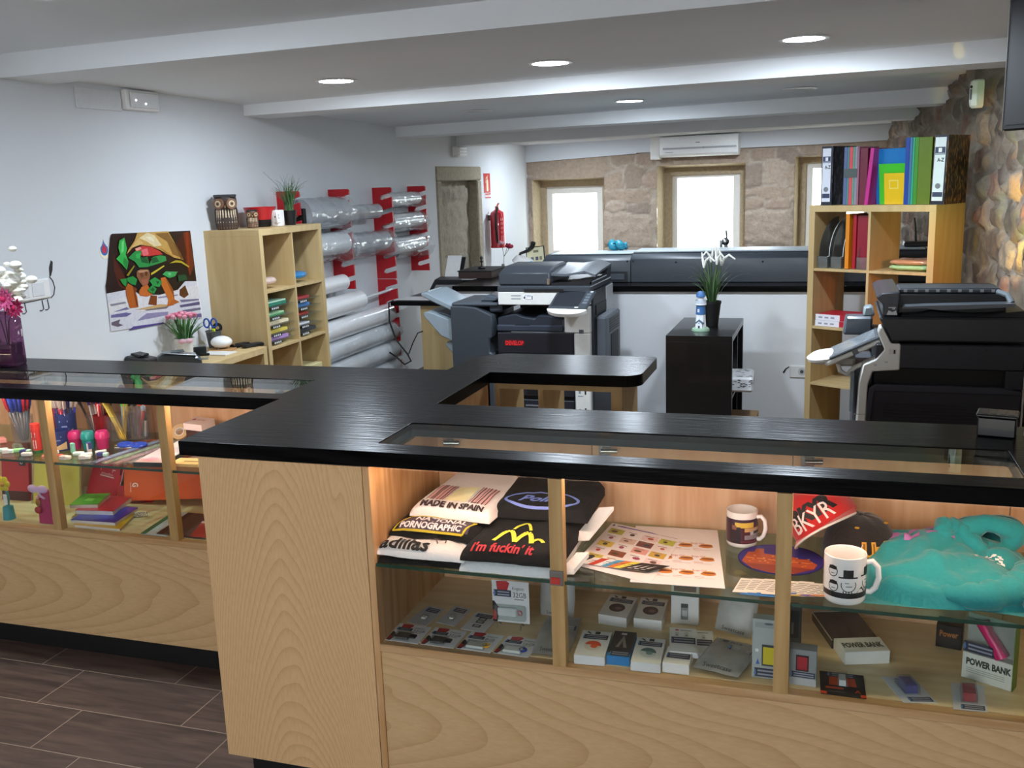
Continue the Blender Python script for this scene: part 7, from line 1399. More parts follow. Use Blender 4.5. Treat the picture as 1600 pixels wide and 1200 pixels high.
def wedge(lbl, p00, p10, p01, h, c, oval, dark=False, group='small accessory boxes'):
    t = thing('accessory_box', lbl, 'box', (*p00, FZ), 0, group); f0 = quadmap(p00, p10, p01, FZ); org = Vector((*p00, FZ)); f = lambda u, v, d=0.0: f0(u, v, d) - org
    g = G(); g.loft([[f(0, 0), f(1, 0), f(1, 1), f(0, 1)], [f(0, 0, h), f(1, 0, h), f(1, 1, h), f(0, 1, h)]], M(c, 0.45)); b = g.obj('body', t, smooth=0, recalc=True)
    g = G(); F = lambda u, v, d=0.0: f(u, v, h + 0.0004 + d)
    if dark: g.rect(0.0, 0.12, 1, 1, F, M('23272e', 0.4)); g.patch([(0.25, 0.35), (0.5, 0.85), (0.75, 0.35), (0.6, 0.35), (0.5, 0.6), (0.4, 0.35)], lambda a, b_: F(a, b_, 0.0003), M('8a8580', 0.4)); g.rect(0.35, 0.85, 0.6, 0.93, lambda a, b_: F(a, b_, 0.0003), M('c9cdd2', 0.4)); sticker(g, lambda a, b_, d=0: F(a, b_, d + 0.0005), 0.1, 0.02, 0.95, 0.2)
    else:
        g.disc(0.5, 0.40, 0.28, 0.19, F, M(oval[0], 0.4), 18); g.disc(0.5, 0.40, 0.28, 0.19, lambda a, b_: F(a, b_, 0.0003), M(oval[1], 0.4), 12, 0, pi); g.disc(0.55, 0.38, 0.12, 0.07, lambda a, b_: F(a, b_, 0.0005), M(oval[2], 0.4), 12)
        g.rect(0.45, 0.86, 0.62, 0.97, F, M('1f2024', 0.4)); g.patch([(0.16, 0.93), (0.22, 0.96), (0.34, 0.88), (0.30, 0.86)], F, M('1f2024', 0.4)); sticker(g, lambda a, b_, d=0: F(a, b_, d), 0.1, 0.66, 0.92, 0.84)
    g.obj('print', b, smooth=0); return t
wedge('white box with brown oval picture in the rear row nearest the lock post', (-0.571, 2.405), (-0.492, 2.396), (-0.566, 2.54), 0.028, 'e4e3e1', ('4c3430', '3a2724', '8a6a62')); wedge('white box with dark red oval picture in the rear row', (-0.474, 2.404), (-0.398, 2.402), (-0.478, 2.54), 0.028, 'e4e3e1', ('4a2c30', '3a2226', '9a6a6a'))
wedge('white box with orange oval picture in the front row beside the lock post', (-0.580, 2.172), (-0.503, 2.176), (-0.59, 2.31), 0.024, 'dfe2e4', ('d9d2cc', 'e0563a', 'e8603c')); wedge('black and blue box with cable picture in the front row', (-0.500, 2.188), (-0.443, 2.19), (-0.508, 2.325), 0.024, '2a7fc0', None, True); wedge('white box with teal oval picture in the front row', (-0.437, 2.172), (-0.364, 2.174), (-0.445, 2.305), 0.024, 'dfe2e4', ('c9d2d4', '3f666c', '6f8f92'))
t = thing('accessory_box', 'low white box with blue sticker beside the teal oval box', 'box', (-0.33, 2.2, FZ), 0, 'small accessory boxes'); g = G(); g.box((-0.031, -0.018, 0), (0.034, 0.07, 0.026), M('e6e6e4', 0.45), 0.001); b = g.obj('body', t, smooth=0); g = G(); F = lambda u, v, d=0.0: (-0.031 + 0.065 * u, -0.018 + 0.088 * v, 0.0264 + d); sticker(g, F, 0.08, 0.32, 0.95, 0.62); g.disc(0.3, 0.9, 0.08, 0.05, F, M('b03038', 0.4), 8); g.obj('print', b, smooth=0)
def art_cab(g, f):
    g.disc(0.28, 0.9, 0.08, 0.035, f, M('b03a44', 0.4), 10); g.rect(0.4, 0.88, 0.82, 0.91, f, M('8d8f94', 0.5))
    for u in (0.2, 0.56): g.rect(u, 0.62, u + 0.14, 0.82, f, M('c9cccd', 0.5)); g.rect(u + 0.03, 0.66, u + 0.11, 0.70, lambda a, b: f(a, b, 0.0003), M('77797e', 0.5))
    sticker(g, f, 0.06, 0.34, 0.95, 0.6)
for k, (a, b, c, z, l) in enumerate((((-0.31, 2.268), (-0.245, 2.276), (-0.33, 2.395), FZ, 'white cable box with sticker, further from the lock post of two'), ((-0.352, 2.24), (-0.284, 2.245), (-0.372, 2.37), FZ + 0.0145, 'white cable box with sticker lying on another white box'))): sheet('cable_box', l, 'box', a, b, c, z, 0.014, 'e3e4e5', art_cab, 'small accessory boxes')
def stand(lbl, x, y, w, h, d, c, art, rz=0.0, lean=0.0, nm='upright_box', grp='upright accessory boxes'):
    t = thing(nm, lbl, 'box', (x, y, FZ), 0, grp, rot=(lean, 0, rz)); g = G(); g.box((-w / 2, 0, 0), (w / 2, d, h), M(c, 0.4) if isinstance(c, str) else c, 0.0012); b = g.obj('body', t, smooth=0); g = G(); art(g, lambda u, v, e=0.0: (-w / 2 + w * u, -0.0005 - e, h * v)); g.obj('print', b, smooth=0); return t
def a_usb(g, f): g.rect(0.1, 0.82, 0.9, 0.96, f, M('2a2c33', 0.4)); g.rect(0.36, 0.12, 0.62, 0.5, f, M('7d8280', 0.4)); g.rect(0.36, 0.42, 0.62, 0.52, lambda a, b: f(a, b, 0.0004), M('2c3034', 0.4)); g.rect(0.4, 0.2, 0.58, 0.35, lambda a, b: f(a, b, 0.0004), M('b9bdba', 0.4))
stand('white upright box showing a small grey stick, back of the showcase floor', -0.345, 2.455, 0.074, 0.11, 0.02, 'dddcdb', a_usb, 0.05, radians(-6))
def a_win(c):
    def a(g, f): g.rect(0.08, 0.86, 0.92, 0.95, f, M('9ba3a2', 0.4)); g.disc(0.5, 0.93, 0.14, 0.02, lambda a_, b_: f(a_, b_, 0.0004), M('5d6463', 0.4), 10); g.rect(0.30, 0.22, 0.78, 0.58, f, M('3f4440', 0.4)); g.rect(0.34, 0.25, 0.74, 0.54, lambda a_, b_: f(a_, b_, 0.0004), M(c, 0.35)); g.rect(0.1, 0.45, 0.2, 0.5, f, M('e6e9e8', 0.4)); sticker(g, f, 0.08, 0.03, 0.96, 0.18); g.patch([(0.12, 0.24), (0.18, 0.34), (0.24, 0.24)], f, M('3f6ab0', 0.4))
    return a
stand('grey upright box with a yellow window at the second post', -0.113, 2.21, 0.075, 0.152, 0.03, 'aeb6b6', a_win('d6c82a'))
def a_red(g, f): g.rect(0.25, 0.40, 0.72, 0.85, f, M('3a2226', 0.4)); g.rect(0.3, 0.44, 0.67, 0.80, lambda a, b: f(a, b, 0.0004), M('a82430', 0.35)); sticker(g, f, 0.08, 0.22, 0.96, 0.38); g.rect(0.0, 0.0, 1, 0.2, f, M('b4b8ba', 0.4))
stand('grey box with a dark red window past the second post', -0.034, 2.2, 0.062, 0.09, 0.035, '8f9495', a_red, -0.05)
def a_dk(g, f): g.rect(0.2, 0.2, 0.8, 0.9, f, M('33363d', 0.3)); g.rect(0.3, 0.3, 0.45, 0.6, lambda a, b: f(a, b, 0.0004), M('6f747c', 0.3))
stand('dark slim box standing behind the second post', -0.06, 2.4, 0.035, 0.106, 0.03, '4b4f55', a_dk)
def a_pow(g, f): g.text('Power', 0.30, lambda a, b: f(0.12 + a, 0.5 + b * 1.2), M('b0703a', 0.4), bold=0.008, sx=0.9)
stand('small black box lettered Power in bronze beside the pink gadget box', 0.31, 2.475, 0.06, 0.062, 0.05, '1b1614', a_pow, -0.2)
# open power bank carton lying down
t = thing('power_bank_box', 'white POWER BANK carton lying with its dark clear lid folded back', 'box', (0.062, 2.325, FZ), radians(18)); g = G(); g.prism([(0, 0), (0.085, 0), (0.085, 0.028), (0.07, 0.036), (0.0, 0.034)], 0, 0.11, M('e2e3dd', 0.45), 'yz', 0.001); b = g.obj('body', t, smooth=0)
g = G(); g.text('POWER BANK', 0.021, lambda u, v: (0.004 + u, 0.02 + v * 1.6, 0.0362 - 0.0 * v), M('4a4e48', 0.5), bold=0.0008, sx=0.72); g.obj('lettering', b, smooth=0)
g = G(); g.box((-0.004, 0.086, 0.0), (0.114, 0.25, 0.022), glassy('smoked_lid', (170, 160, 158), 1.4, 0.02, 0.25, '7d706c')); g.obj('clear_lid', t, smooth=0)
g = G(); g.tube([(-0.004, 0.086, 0.023), (-0.004, 0.25, 0.023), (0.114, 0.25, 0.023)], 0.0015, M('c3bba8', 0.4), 5); g.prism([(0.02, 0.1), (0.06, 0.11), (0.075, 0.20), (0.03, 0.22)], 0.002, 0.016, M('3a2528', 0.4), 'xy'); g.obj('gadget', t, smooth=0)
t = thing('power_bank_box', 'upright POWER BANK box with a pink handset behind its clear window', 'box', (0.373, 2.31, FZ), radians(-26)); g = G(); g.box((-0.055, 0, 0), (0.055, 0.028, 0.066), M('d9dcd2', 0.45), 0.001); g.box((-0.055, 0.026, 0.066), (0.055, 0.028, 0.155), M('c9cac4', 0.45)); b = g.obj('body', t, smooth=0)
g = G(); f = lambda u, v: (u, -0.0006, v); g.text('POWER BANK', 0.020, lambda u, v: f(-0.046 + u, 0.038 + v * 1.1), M('33402f', 0.5), bold=0.001, sx=0.76)
for q in range(3): g.rect(-0.045, 0.028 - q * 0.005, 0.04, 0.0295 - q * 0.005, f, M('9aa294', 0.5))
g.obj('lettering', b, smooth=0); g = G(); g.box((0.0555, 0.0, 0.0), (0.0575, 0.03, 0.155), M('5f7a2c', 0.45)); g.obj('green_edge', t, smooth=0)
g = G(); g.tube([(-0.02, 0.014, 0.145), (-0.005, 0.012, 0.12), (0.015, 0.012, 0.095), (0.028, 0.012, 0.072)], [0.016, 0.013, 0.014, 0.018], M('d6246c', 0.35), 12); g.obj('pink_handset', t)
g = G(); g.box((-0.055, 0.001, 0.066), (0.055, 0.002, 0.155), ACR); g.obj('clear_window', t, smooth=0)
g = G(); sticker(g, lambda u, v, d=0.0: (-0.055 + 0.1 * u, -0.0008 - d, 0.066 + 0.08 * v), 0.02, 0.05, 0.7, 0.35); g.obj('sticker', t, smooth=0)
# three blisters at the front of the floor
def a_or(g, f):
    g.patch([(0.2, 0.42), (0.82, 0.42), (0.78, 0.9), (0.22, 0.9)], f, M('cf4a1e', 0.4)); sticker(g, lambda a, b, d=0: f(a, b, d + 0.0004), 0.18, 0.78, 0.8, 0.98); g.rect(0.12, 0.26, 0.52, 0.34, f, M('c8401c', 0.4)); g.text('A', 0.2, lambda a, b: f(0.76 + a, 0.16 + b), M('d9481e', 0.4)); g.rect(0, 0, 0.14, 0.12, f, M('c8401c', 0.4)); g.rect(0.88, 0, 1, 0.12, f, M('c8401c', 0.4)); g.rect(0.15, 0.12, 0.55, 0.16, f, M('55504e', 0.5))
blister('black and orange charger blister with a white plug, front of the floor', (0.008, 2.172), (0.108, 2.172), (0.004, 2.28), '171415', a_or, (0.42, 0.42, 0.58, 0.72, 'eeeeec', 0.014), 'charger blisters')
def a_gr(g, f): g.disc(0.5, 0.9, 0.16, 0.05, f, M('8a8474', 0.5), 10); sticker(g, f, 0.24, 0.03, 0.94, 0.2); g.rect(0.3, 0.8, 0.7, 0.82, f, M('9a9da2', 0.5))
blister('grey charger blister with a dark blue plug', (0.186, 2.176), (0.258, 2.192), (0.144, 2.285), 'c9ccd2', a_gr, (0.32, 0.34, 0.68, 0.72, '2c2f86', 0.02), 'charger blisters'); blister('grey charger blister with a red plug', (0.290, 2.174), (0.360, 2.178), (0.297, 2.295), 'c9ccd0', a_gr, (0.30, 0.32, 0.70, 0.74, 'a81c28', 0.02), 'charger blisters')
# ================================================================ the stationery showcase
LG = 0.7675; LF = 0.5135
CUPM = glassy('clear_cup', (246, 246, 246), 1.35, 0.02, 0.04)
def cup(lbl, x, y, r, h, m=None, z=LG):
    t = thing('pen_cup', lbl, 'pen cup', (x, y, z), 0); g = G(); m = m or CUPM
    g.lathe([(0, 0.001), (r * 0.9, 0.001), (r, h), (r * 0.95, h), (r * 0.86, 0.004), (0, 0.004)], m, n=24); g.obj('cup', t); return t
PENS = {}
def pen(kind, x, y, z, L, lean, az, lbl, grp):
    key = (kind, round(L, 3))
    if key not in PENS:
        body, capc = kind; g = G(); g.tube([(0, 0, 0), (0, 0, 0.012), (0, 0, L * 0.66)], [0.0012, 0.0042, 0.0042], M(body, 0.3, coat=0.3), 8); g.tube([(0, 0, L * 0.66), (0, 0, L * 0.98), (0, 0, L)], [0.0052, 0.0052, 0.0035], M(capc, 0.3, coat=0.3), 8); g.box((0.004, -0.0015, L * 0.72), (0.007, 0.0015, L * 0.98), M(capc, 0.3))
        o = g.obj('pen', label=lbl, cat='pen', group=grp); PENS[key] = o
    else: o = PENS[key].copy(); COL.objects.link(o); o['label'] = lbl; o['group'] = grp
    o.location = (x, y, z); o.rotation_euler = Matrix.Rotation(az, 3, 'Z').to_4x4().to_3x3().to_euler(); o.rotation_euler = (R(az, 'Z') @ R(lean, 'Y')).to_euler()
rs = random.Random(33)
def fillcup(x, y, r, z, kinds, n, L, lbls, grp, lean=0.2, az=None):
    for k in range(n):
        a = rs.uniform(0, 2 * pi) if az is None else az + rs.uniform(-0.5, 0.5); q = r * 0.75 * math.sqrt(rs.random()); i = k % len(kinds); ln = lean * rs.uniform(0.3, 1.0) * (q / r + 0.25)
        a2 = a; pen(kinds[i], x + 0.5 * q * cos(a), y + 0.5 * q * sin(a), z + 0.006, L, ln, a2, lbls[i], grp)
cup('clear cup of blue, black and red ballpoints beside the red glue stick', -2.975, 2.915, 0.042, 0.105)
fillcup(-2.975, 2.915, 0.042, LG, [('5c6068', '2c3fae'), ('5c6068', '1a1a1e'), ('5c6068', '3850c0'), ('5c6068', 'c02a3a'), ('c9c4c0', '2a2f8a')], 26, 0.185, ['ballpoint with blue cap in the clear cup beside the glue stick', 'ballpoint with black cap in the clear cup beside the glue stick', 'ballpoint with bright blue cap in the clear cup beside the glue stick', 'ballpoint with red cap in the clear cup beside the glue stick', 'ballpoint with navy cap in the clear cup beside the glue stick'], 'ballpoints in the clear cup', 0.30)
cup('second clear cup of markers behind the red glue stick', -2.885, 2.98, 0.04, 0.10)
fillcup(-2.885, 2.98, 0.04, LG, [('7a2f8a', '7a2f8a'), ('c02a3a', 'd04a4a'), ('2a2a2e', '3a2f8a'), ('b02060', 'b02060')], 14, 0.185, ['purple marker in the cup behind the glue stick', 'red marker in the cup behind the glue stick', 'black marker with violet cap in the cup behind the glue stick', 'magenta marker in the cup behind the glue stick'], 'markers in the clear cup', 0.2)
t = thing('glue_stick', 'red glue stick with white label and green foot by the first post', 'glue stick', (-2.79, 2.79, LG), 0)
g = G(); g.cyl((0, 0, 0.012), (0, 0, 0.09), 0.0165, M('c8322c', 0.35), 20); b = g.obj('barrel', t); g = G(); g.cyl((0, 0, 0), (0, 0, 0.0115), 0.0168, M('1f6a34', 0.4), 20); g.obj('foot', t)
g = G(); g.cyl((0, 0, 0.09), (0, 0, 0.112), 0.0168, M('d83a30', 0.35), 20); g.obj('cap', t)
g = G(); f = lambda u, v, d=0.0: ((0.0172 + d) * cos(-pi / 2 + 0.15 + u / 0.017), (0.0172 + d) * sin(-pi / 2 + 0.15 + u / 0.017), v)
g.rect(-0.009, 0.062, 0.007, 0.08, f, M('efece6', 0.4)); g.text('Pritt', 0.011, lambda u, v: f(-0.008 + u * 0.8, 0.066 + v, 0.0005), BLACK); g.rect(-0.004, 0.02, 0.008, 0.052, f, M('e8d6cc', 0.4)); g.rect(-0.001, 0.026, 0.005, 0.046, lambda u, v: f(u, v, 0.0005), M('c8322c', 0.4)); g.obj('label', b, smooth=0)
NAVYC = M('1f2f6e', 0.35)
for (x, y, h, l) in ((-2.80, 2.955, 0.115, 'tall navy blue tub with cream picture holding silver topped pens'), (-2.735, 2.845, 0.075, 'short navy blue tub with cream picture in front of the tall one')):
    t = thing('pencil_tub', l, 'tub', (x, y, LG), 0); g = G(); g.lathe([(0, 0), (0.036, 0), (0.038, h), (0.035, h), (0.034, 0.004), (0, 0.004)], NAVYC, n=28); b = g.obj('tub', t)
    g = G(); f = lambda u, v, d=0.0: ((0.0388 + d) * cos(-pi / 2 + 0.6 + u / 0.037), (0.0388 + d) * sin(-pi / 2 + 0.6 + u / 0.037), v)
    for k in range(8): u = -0.02 + k * 0.006; g.patch([(u, h * 0.1), (u + 0.006, h * 0.1), (u + 0.006, h * (0.2 + 0.035 * (k + 1))), (u, h * (0.2 + 0.035 * k))], f, M('d6b88a', 0.4))
    g.rect(-0.02, h * 0.72, 0.012, h * 0.78, f, M('7f93c4', 0.4)); g.rect(-0.012, h * 0.55, 0.008, h * 0.6, f, M('7f93c4', 0.4)); g.obj('print', b, smooth=0)
fillcup(-2.80, 2.955, 0.034, LG + 0.003, [('3a3ab0', 'f0e4e0'), ('8a2f6a', 'f2ece8'), ('2a2a60', 'e9e2e0'), ('26262c', '2a2a8a'), ('b03a4a', 'f4eae6')], 30, 0.195, ['blue pencil with white end in the tall navy tub', 'plum pencil with white end in the tall navy tub', 'navy pencil with white end in the tall navy tub', 'black pen with blue cap in the tall navy tub', 'red pencil with white end in the tall navy tub'], 'pencils in the tall navy tub', 0.26)
cup('clear cup of tricolour pens between navy tub and yellow pencils', -2.715, 3.03, 0.042, 0.1)
fillcup(-2.715, 3.03, 0.042, LG, [('d8d4da', 'c23a44'), ('d8d4da', '3a3a9a'), ('2a2228', '2a2228'), ('d9b84a', '3a2a2a'), ('c02a30', 'e0dcd8')], 18, 0.19, ['white pen with red cap in the cup before the yellow pencils', 'white pen with blue cap in the cup before the yellow pencils', 'black pen in the cup before the yellow pencils', 'gold pen with dark cap in the cup before the yellow pencils', 'red pen with pale cap in the cup before the yellow pencils'], 'pens in the middle clear cup', 0.32)
t = cup('red plastic cup of red pens beside the yellow pencils', -2.655, 2.985, 0.032, 0.105, glassy('red_cup', (220, 60, 60), 1.4, 0.05, 0.3, 'b01f28')); fillcup(-2.655, 2.985, 0.03, LG + 0.002, [('c01f2a', 'c01f2a'), ('b01a24', 'e6d6d2')], 9, 0.14, ['all red pen in the red cup', 'red pen with pale cap in the red cup'], 'pens in the red cup', 0.12)
cup('clear cup with yellow pencils slanting out of it', -2.615, 3.02, 0.05, 0.1)
for k in range(13):
    key = 'yp'
    g_ = PENS.get(key)
    if not g_:
        g = G(); g.tube([(0, 0, 0), (0, 0, 0.015), (0, 0, 0.16)], [0.0006, 0.0036, 0.0036], M('c9a83a', 0.4), 6); g.tube([(0, 0, 0.16), (0, 0, 0.168)], 0.0037, M('b9a27a', 0.3, 0.6), 8); g_ = g.obj('pencil', label='yellow hexagonal pencil in the slanting bundle', cat='pencil', group='yellow pencils'); PENS[key] = g_
    else: g_ = g_.copy(); COL.objects.link(g_)
    g_.location = (-2.585 + 0.006 * (k % 5) - 0.004 * (k // 5), 2.99 + 0.012 * (k // 5), LG + 0.006); g_.rotation_euler = (R(0.06 * (k % 3 - 1), 'X') @ R(-0.34 - 0.035 * (k % 5) + (0.55 if k in (11, 12) else 0), 'Y')).to_euler()
g = G(); g.box((-0.014, -0.004, 0), (0.014, 0.004, 0.10), M('a8c8d8', 0.4), 0.002); g.box((-0.016, -0.005, 0.10), (0.016, 0.005, 0.125), M('5ac85a', 0.4), 0.003); g.obj('correction_pen', label='pale blue correction pen with green cap among the yellow pencils', cat='pen', loc=(-2.60, 3.045, LG + 0.025), rot=(0, 0.05, 0.2))
cup('clear cup holding scissors with orange and black handles', -2.545, 3.055, 0.048, 0.115)
for k, (dx, c, l) in enumerate(((-0.018, '1d1a1c', 'scissors with black handles in the clear cup'), (0.004, 'e2501e', 'scissors with orange handles in the clear cup'), (0.024, 'e8551f', 'scissors with orange handles nearest the second post'))):
    t = thing('scissors', l, 'scissors', (-2.545 + dx, 3.05 + 0.006 * k, LG + 0.006), 0.2 * k, 'scissors in the clear cup')
    for s in (-1, 1):
        g = G(); g.tube([(s * 0.011 + 0.012 * cos(a), 0, 0.155 + 0.03 * sin(a)) for a in [2 * pi * q / 12 for q in range(13)]], 0.006, M(c, 0.35), 8); g.obj('handle', t)
        g = G(); g.box((s * 0.003 - 0.006, -0.001 + 0.001 * s, 0), (s * 0.003 + 0.006, 0.001 + 0.001 * s, 0.128), CHROME); g.obj('blade', t, smooth=0)
pen(('8a1f26', 'c02a34'), -2.53, 3.03, LG + 0.006, 0.11, 0.25, 0.5, 'thin red pen leaning in the scissors cup', 'single pen'); pen(('c9ccd0', '3a3f44'), -2.515, 3.05, LG + 0.006, 0.10, 0.1, 0.2, 'short silver pen in the scissors cup', 'single pen in the scissors cup')
for x, y, c, l in ((-2.688, 2.868, 'c0206e', 'magenta pencil sharpener nearest the navy tub'), (-2.632, 2.875, '118a86', 'teal pencil sharpener between two magenta ones'), (-2.582, 2.893, 'c4206c', 'magenta pencil sharpener nearest the yellow pencils')):
    t = thing('pencil_sharpener', l, 'sharpener', (x, y, LG), 0, 'barrel sharpeners'); g = G(); g.lathe([(0, 0), (0.019, 0), (0.024, 0.035), (0.0245, 0.04), (0, 0.04)], M(c, 0.25, coat=0.4, alpha=0.9), n=24); g.obj('tank', t)
    g = G(); g.lathe([(0, 0.0405), (0.0255, 0.0405), (0.026, 0.055), (0.02, 0.068), (0, 0.068)], M(c, 0.3, coat=0.3), n=24); g.obj('lid', t)
for k, (x, y, a, c, l) in enumerate(((-2.945, 2.775, 0.5, 'bfe6d8', 'mint eraser nearest the frame edge'), (-2.905, 2.765, 0.4, 'd4ece0', 'pale mint eraser second in the loose row'), (-2.875, 2.785, 0.5, '8fd48a', 'green and white eraser in the loose row'), (-2.835, 2.778, 0.3, 'b2dcc4', 'sea green eraser in the loose row'), (-2.80, 2.745, 0.2, 'e2e4e0', 'white eraser near the glue stick foot'),
        (-2.72, 2.79, 0.1, 'efece6', 'white oblong eraser at the first post'), (-2.695, 2.735, 0.6, 'e28a74', 'coral eraser at the first post'), (-2.66, 2.745, 0.4, 'd8543e', 'red and white eraser past the first post'), (-2.645, 2.80, 1.3, '7fc8b0', 'upright mint eraser before the magenta sharpener'), (-2.615, 2.735, 0.2, 'f0eee4', 'large white eraser at the shelf front'), (-2.605, 2.79, 0.3, 'cfe8dc', 'pale green eraser under the sharpeners'),
        (-2.585, 2.815, 1.2, 'd9d6d4', 'striped white eraser standing before the teal sharpener'), (-2.565, 2.785, 0.7, 'e9e9e4', 'white sleeve eraser turned across'), (-2.545, 2.755, 0.3, 'f2f0ea', 'white oval eraser at the shelf front'), (-2.535, 2.825, 0.7, 'd6d2cc', 'grey striped eraser before the pencils'), (-2.505, 2.80, 0.2, 'b4dccb', 'mint eraser nearest the orange sleeve'))):
    g = G(); up_ = k in (8, 11); g.box((-0.02, -0.009, 0), (0.02, 0.009, 0.013), M(c, 0.6), 0.003)
    if k % 2: g.box((-0.021, -0.0095, -0.0003 + 0.0005), (0.004, 0.0095, 0.0136), M(('f2f0ee', 'e8e4e0', 'c8d8e6', '3a3f7a')[k % 4], 0.5), 0.001)
    o = g.obj('eraser', label=l, cat='eraser', group='erasers scattered on the glass shelf', loc=(x, y, LG + (0.021 if up_ else 0)), rot=(0, pi / 2 if up_ else 0, a), smooth=0)
t = thing('craft_scissors', 'blue round handled scissors lying with a yellow tag', 'scissors', (-2.48, 2.93, LG), 0.1)
for s in (-1, 1):
    g = G(); g.tube([(0.028 * s + 0.026 * cos(a), 0.02 * sin(a), 0.008) for a in [2 * pi * q / 16 for q in range(17)]], 0.0075, M('2046b4', 0.3, coat=0.3), 8); g.obj('handle', t)
g = G(); g.patch([(-0.075, -0.005), (-0.035, -0.018), (-0.03, 0.0), (-0.06, 0.01)], lambda u, v: (u, v, 0.006), M('e2c62a', 0.5)); g.prism([(-0.06, -0.024), (0.0, -0.02), (0.015, -0.012), (-0.03, -0.008)], 0.001, 0.003, WHITE, 'xy'); g.obj('tag', t, smooth=0)
def ruler(lbl, x0, y0, x1, y1, w, c, tr=True):
    d = Vector((x1 - x0, y1 - y0, 0)); L = d.length; g = G(); m = glassy('ruler_' + c, tuple(int(c[i:i + 2], 16) for i in (0, 2, 4)), 1.45, 0.02, 0.35, c); g.box((0, -w / 2, 0), (L, w / 2, 0.0035), m)
    f = lambda u, v: (u, v, 0.0039)
    for k in range(int(L / 0.012)): g.rect(0.006 + k * 0.012, w / 2 - (0.008 if k % 5 else 0.012), 0.0075 + k * 0.012, w / 2 - 0.001, f, M('5a5f66', 0.5))
    g.obj('ruler', label=lbl, cat='ruler', group='plastic rulers', loc=(x0, y0, LG), rot=(0, 0, math.atan2(d.y, d.x)), smooth=0)
ruler('pale blue plastic ruler nearest the erasers', -2.475, 2.715, -2.425, 3.06, 0.028, 'c4d2ea'); ruler('green tinted plastic ruler next to the pale blue one', -2.43, 2.712, -2.375, 3.06, 0.03, 'c8dcc0'); ruler('pinkish plastic ruler beside the green tinted one', -2.385, 2.712, -2.34, 3.07, 0.03, 'e0c8cc'); ruler('clear plastic ruler beside the dark ring book', -2.34, 2.735, -2.305, 3.05, 0.026, 'd8d4d0')
t = thing('geometry_set', 'flat grey edged box of pink and white drawing set near the second post', 'box', (-2.25, 2.78, LG), radians(8)); g = G(); g.box((-0.055, -0.07, 0), (0.06, 0.13, 0.016), M('34383a', 0.45), 0.001); b = g.obj('body', t, smooth=0)
g = G(); f = lambda u, v: (u, v, 0.0164); g.rect(-0.053, -0.068, 0.058, 0.128, f, M('d2c4c6', 0.3)); f = lambda u, v: (u, v, 0.0168)
for q in ([(-0.05, -0.04), (0.0, -0.06), (0.02, -0.02), (-0.02, 0.0)], [(0.01, 0.0), (0.05, -0.03), (0.055, 0.05), (0.02, 0.06)]): g.patch(q, f, M('d8a2b2' if q[0][0] < 0 else 'eceae8', 0.3))
g.obj('print', b, smooth=0)
t = thing('ring_notebook', 'white ring bound pad lying behind the second post', 'notebook', (-2.23, 2.96, LG), radians(12)); g = G(); g.box((-0.09, -0.05, 0), (0.09, 0.07, 0.012), M('e6dcd6', 0.5)); g.obj('pages', t, smooth=0); g = G()
for k in range(10): g.tube([(-0.08 + k * 0.018, -0.052 + 0.006 * cos(a), 0.007 + 0.007 * sin(a)) for a in [2 * pi * q / 8 for q in range(9)]], 0.001, WHITE, 4)
g.obj('ring_wire', t)
for x, y, z, r, l, tilt in ((-2.36, 3.06, 0.0, 0.032, 'clear roll of sticky tape lying before the tape box', 0.9),):
    t = thing('tape_roll', l, 'tape', (x, y, LG + 0.028), 0, rot=(tilt, 0, 0.3)); g = G(); g.lathe([(r * 0.55, -0.01), (r, -0.01), (r, 0.01), (r * 0.55, 0.01), (r * 0.55, -0.01)], M('d9b98a', 0.2, coat=0.5), n=28, cap=False); g.obj('roll', t); g = G(); g.lathe([(r * 0.45, -0.01), (r * 0.55, -0.01), (r * 0.55, 0.01), (r * 0.45, 0.01), (r * 0.45, -0.01)], M('efe6dc', 0.4), n=28, cap=False); g.obj('core', t)
t = thing('tape_box', 'white and brown tape dispenser box with red mark at the back wall', 'box', (-2.27, 3.05, LG), radians(-10)); g = G(); g.box((-0.04, -0.025, 0), (0.05, 0.035, 0.05), M('4a2a24', 0.4), 0.002); g.obj('body', t, smooth=0); g = G(); g.prism([(-0.03, 0.05), (0.04, 0.05), (0.04, 0.085), (-0.03, 0.075)], -0.045, 0.05, M('f0dcd8', 0.45), 'yz', 0.001); b = g.obj('lid', t, smooth=0)
g = G(); f = lambda u, v: (u, v, 0.0765 + (v + 0.03) * 0.14); g.disc(-0.025, 0.01, 0.008, 0.008, f, M('c0282c', 0.4), 10); g.text('pritt', 0.02, lambda u, v: f(-0.005 + u, 0.005 + v), M('8a4a4a', 0.4)); g.obj('print', b, smooth=0)
g = G(); g.box((-0.05, -0.04, 0), (0.06, 0.03, 0.012), M('d8b878', 0.5), 0.001); o = g.obj('sticky_notes', label='pale yellow notes pad at the closed end of the stationery shelf', cat='paper', loc=(-2.12, 2.775, LG), rot=(0, 0, 0.1), smooth=0); g = G(); f = lambda u, v: (u, v, 0.0124); g.rect(-0.01, -0.015, 0.05, -0.005, f, M('7a5a2a', 0.5)); g.obj('print', o, smooth=0)
g = G(); g.box((-0.07, -0.05, 0.0), (0.08, 0.05, 0.035), M('221a1c', 0.4), 0.004); g.obj('stapler_box', label='dark box at the closed end of the stationery shelf by the back', cat='box', loc=(-2.12, 3.06, LG), smooth=0)
g = G(); g.prism([(-0.05, -0.02), (0.0, -0.03), (0.05, 0.0), (0.01, 0.03)], 0, 0.02, M('d88a84', 0.5), 'xy', 0.004); g.obj('pink_pouch', label='salmon pink cloth pouch at the frame edge beside the ballpoints', cat='pouch', loc=(-3.075, 2.88, LG))

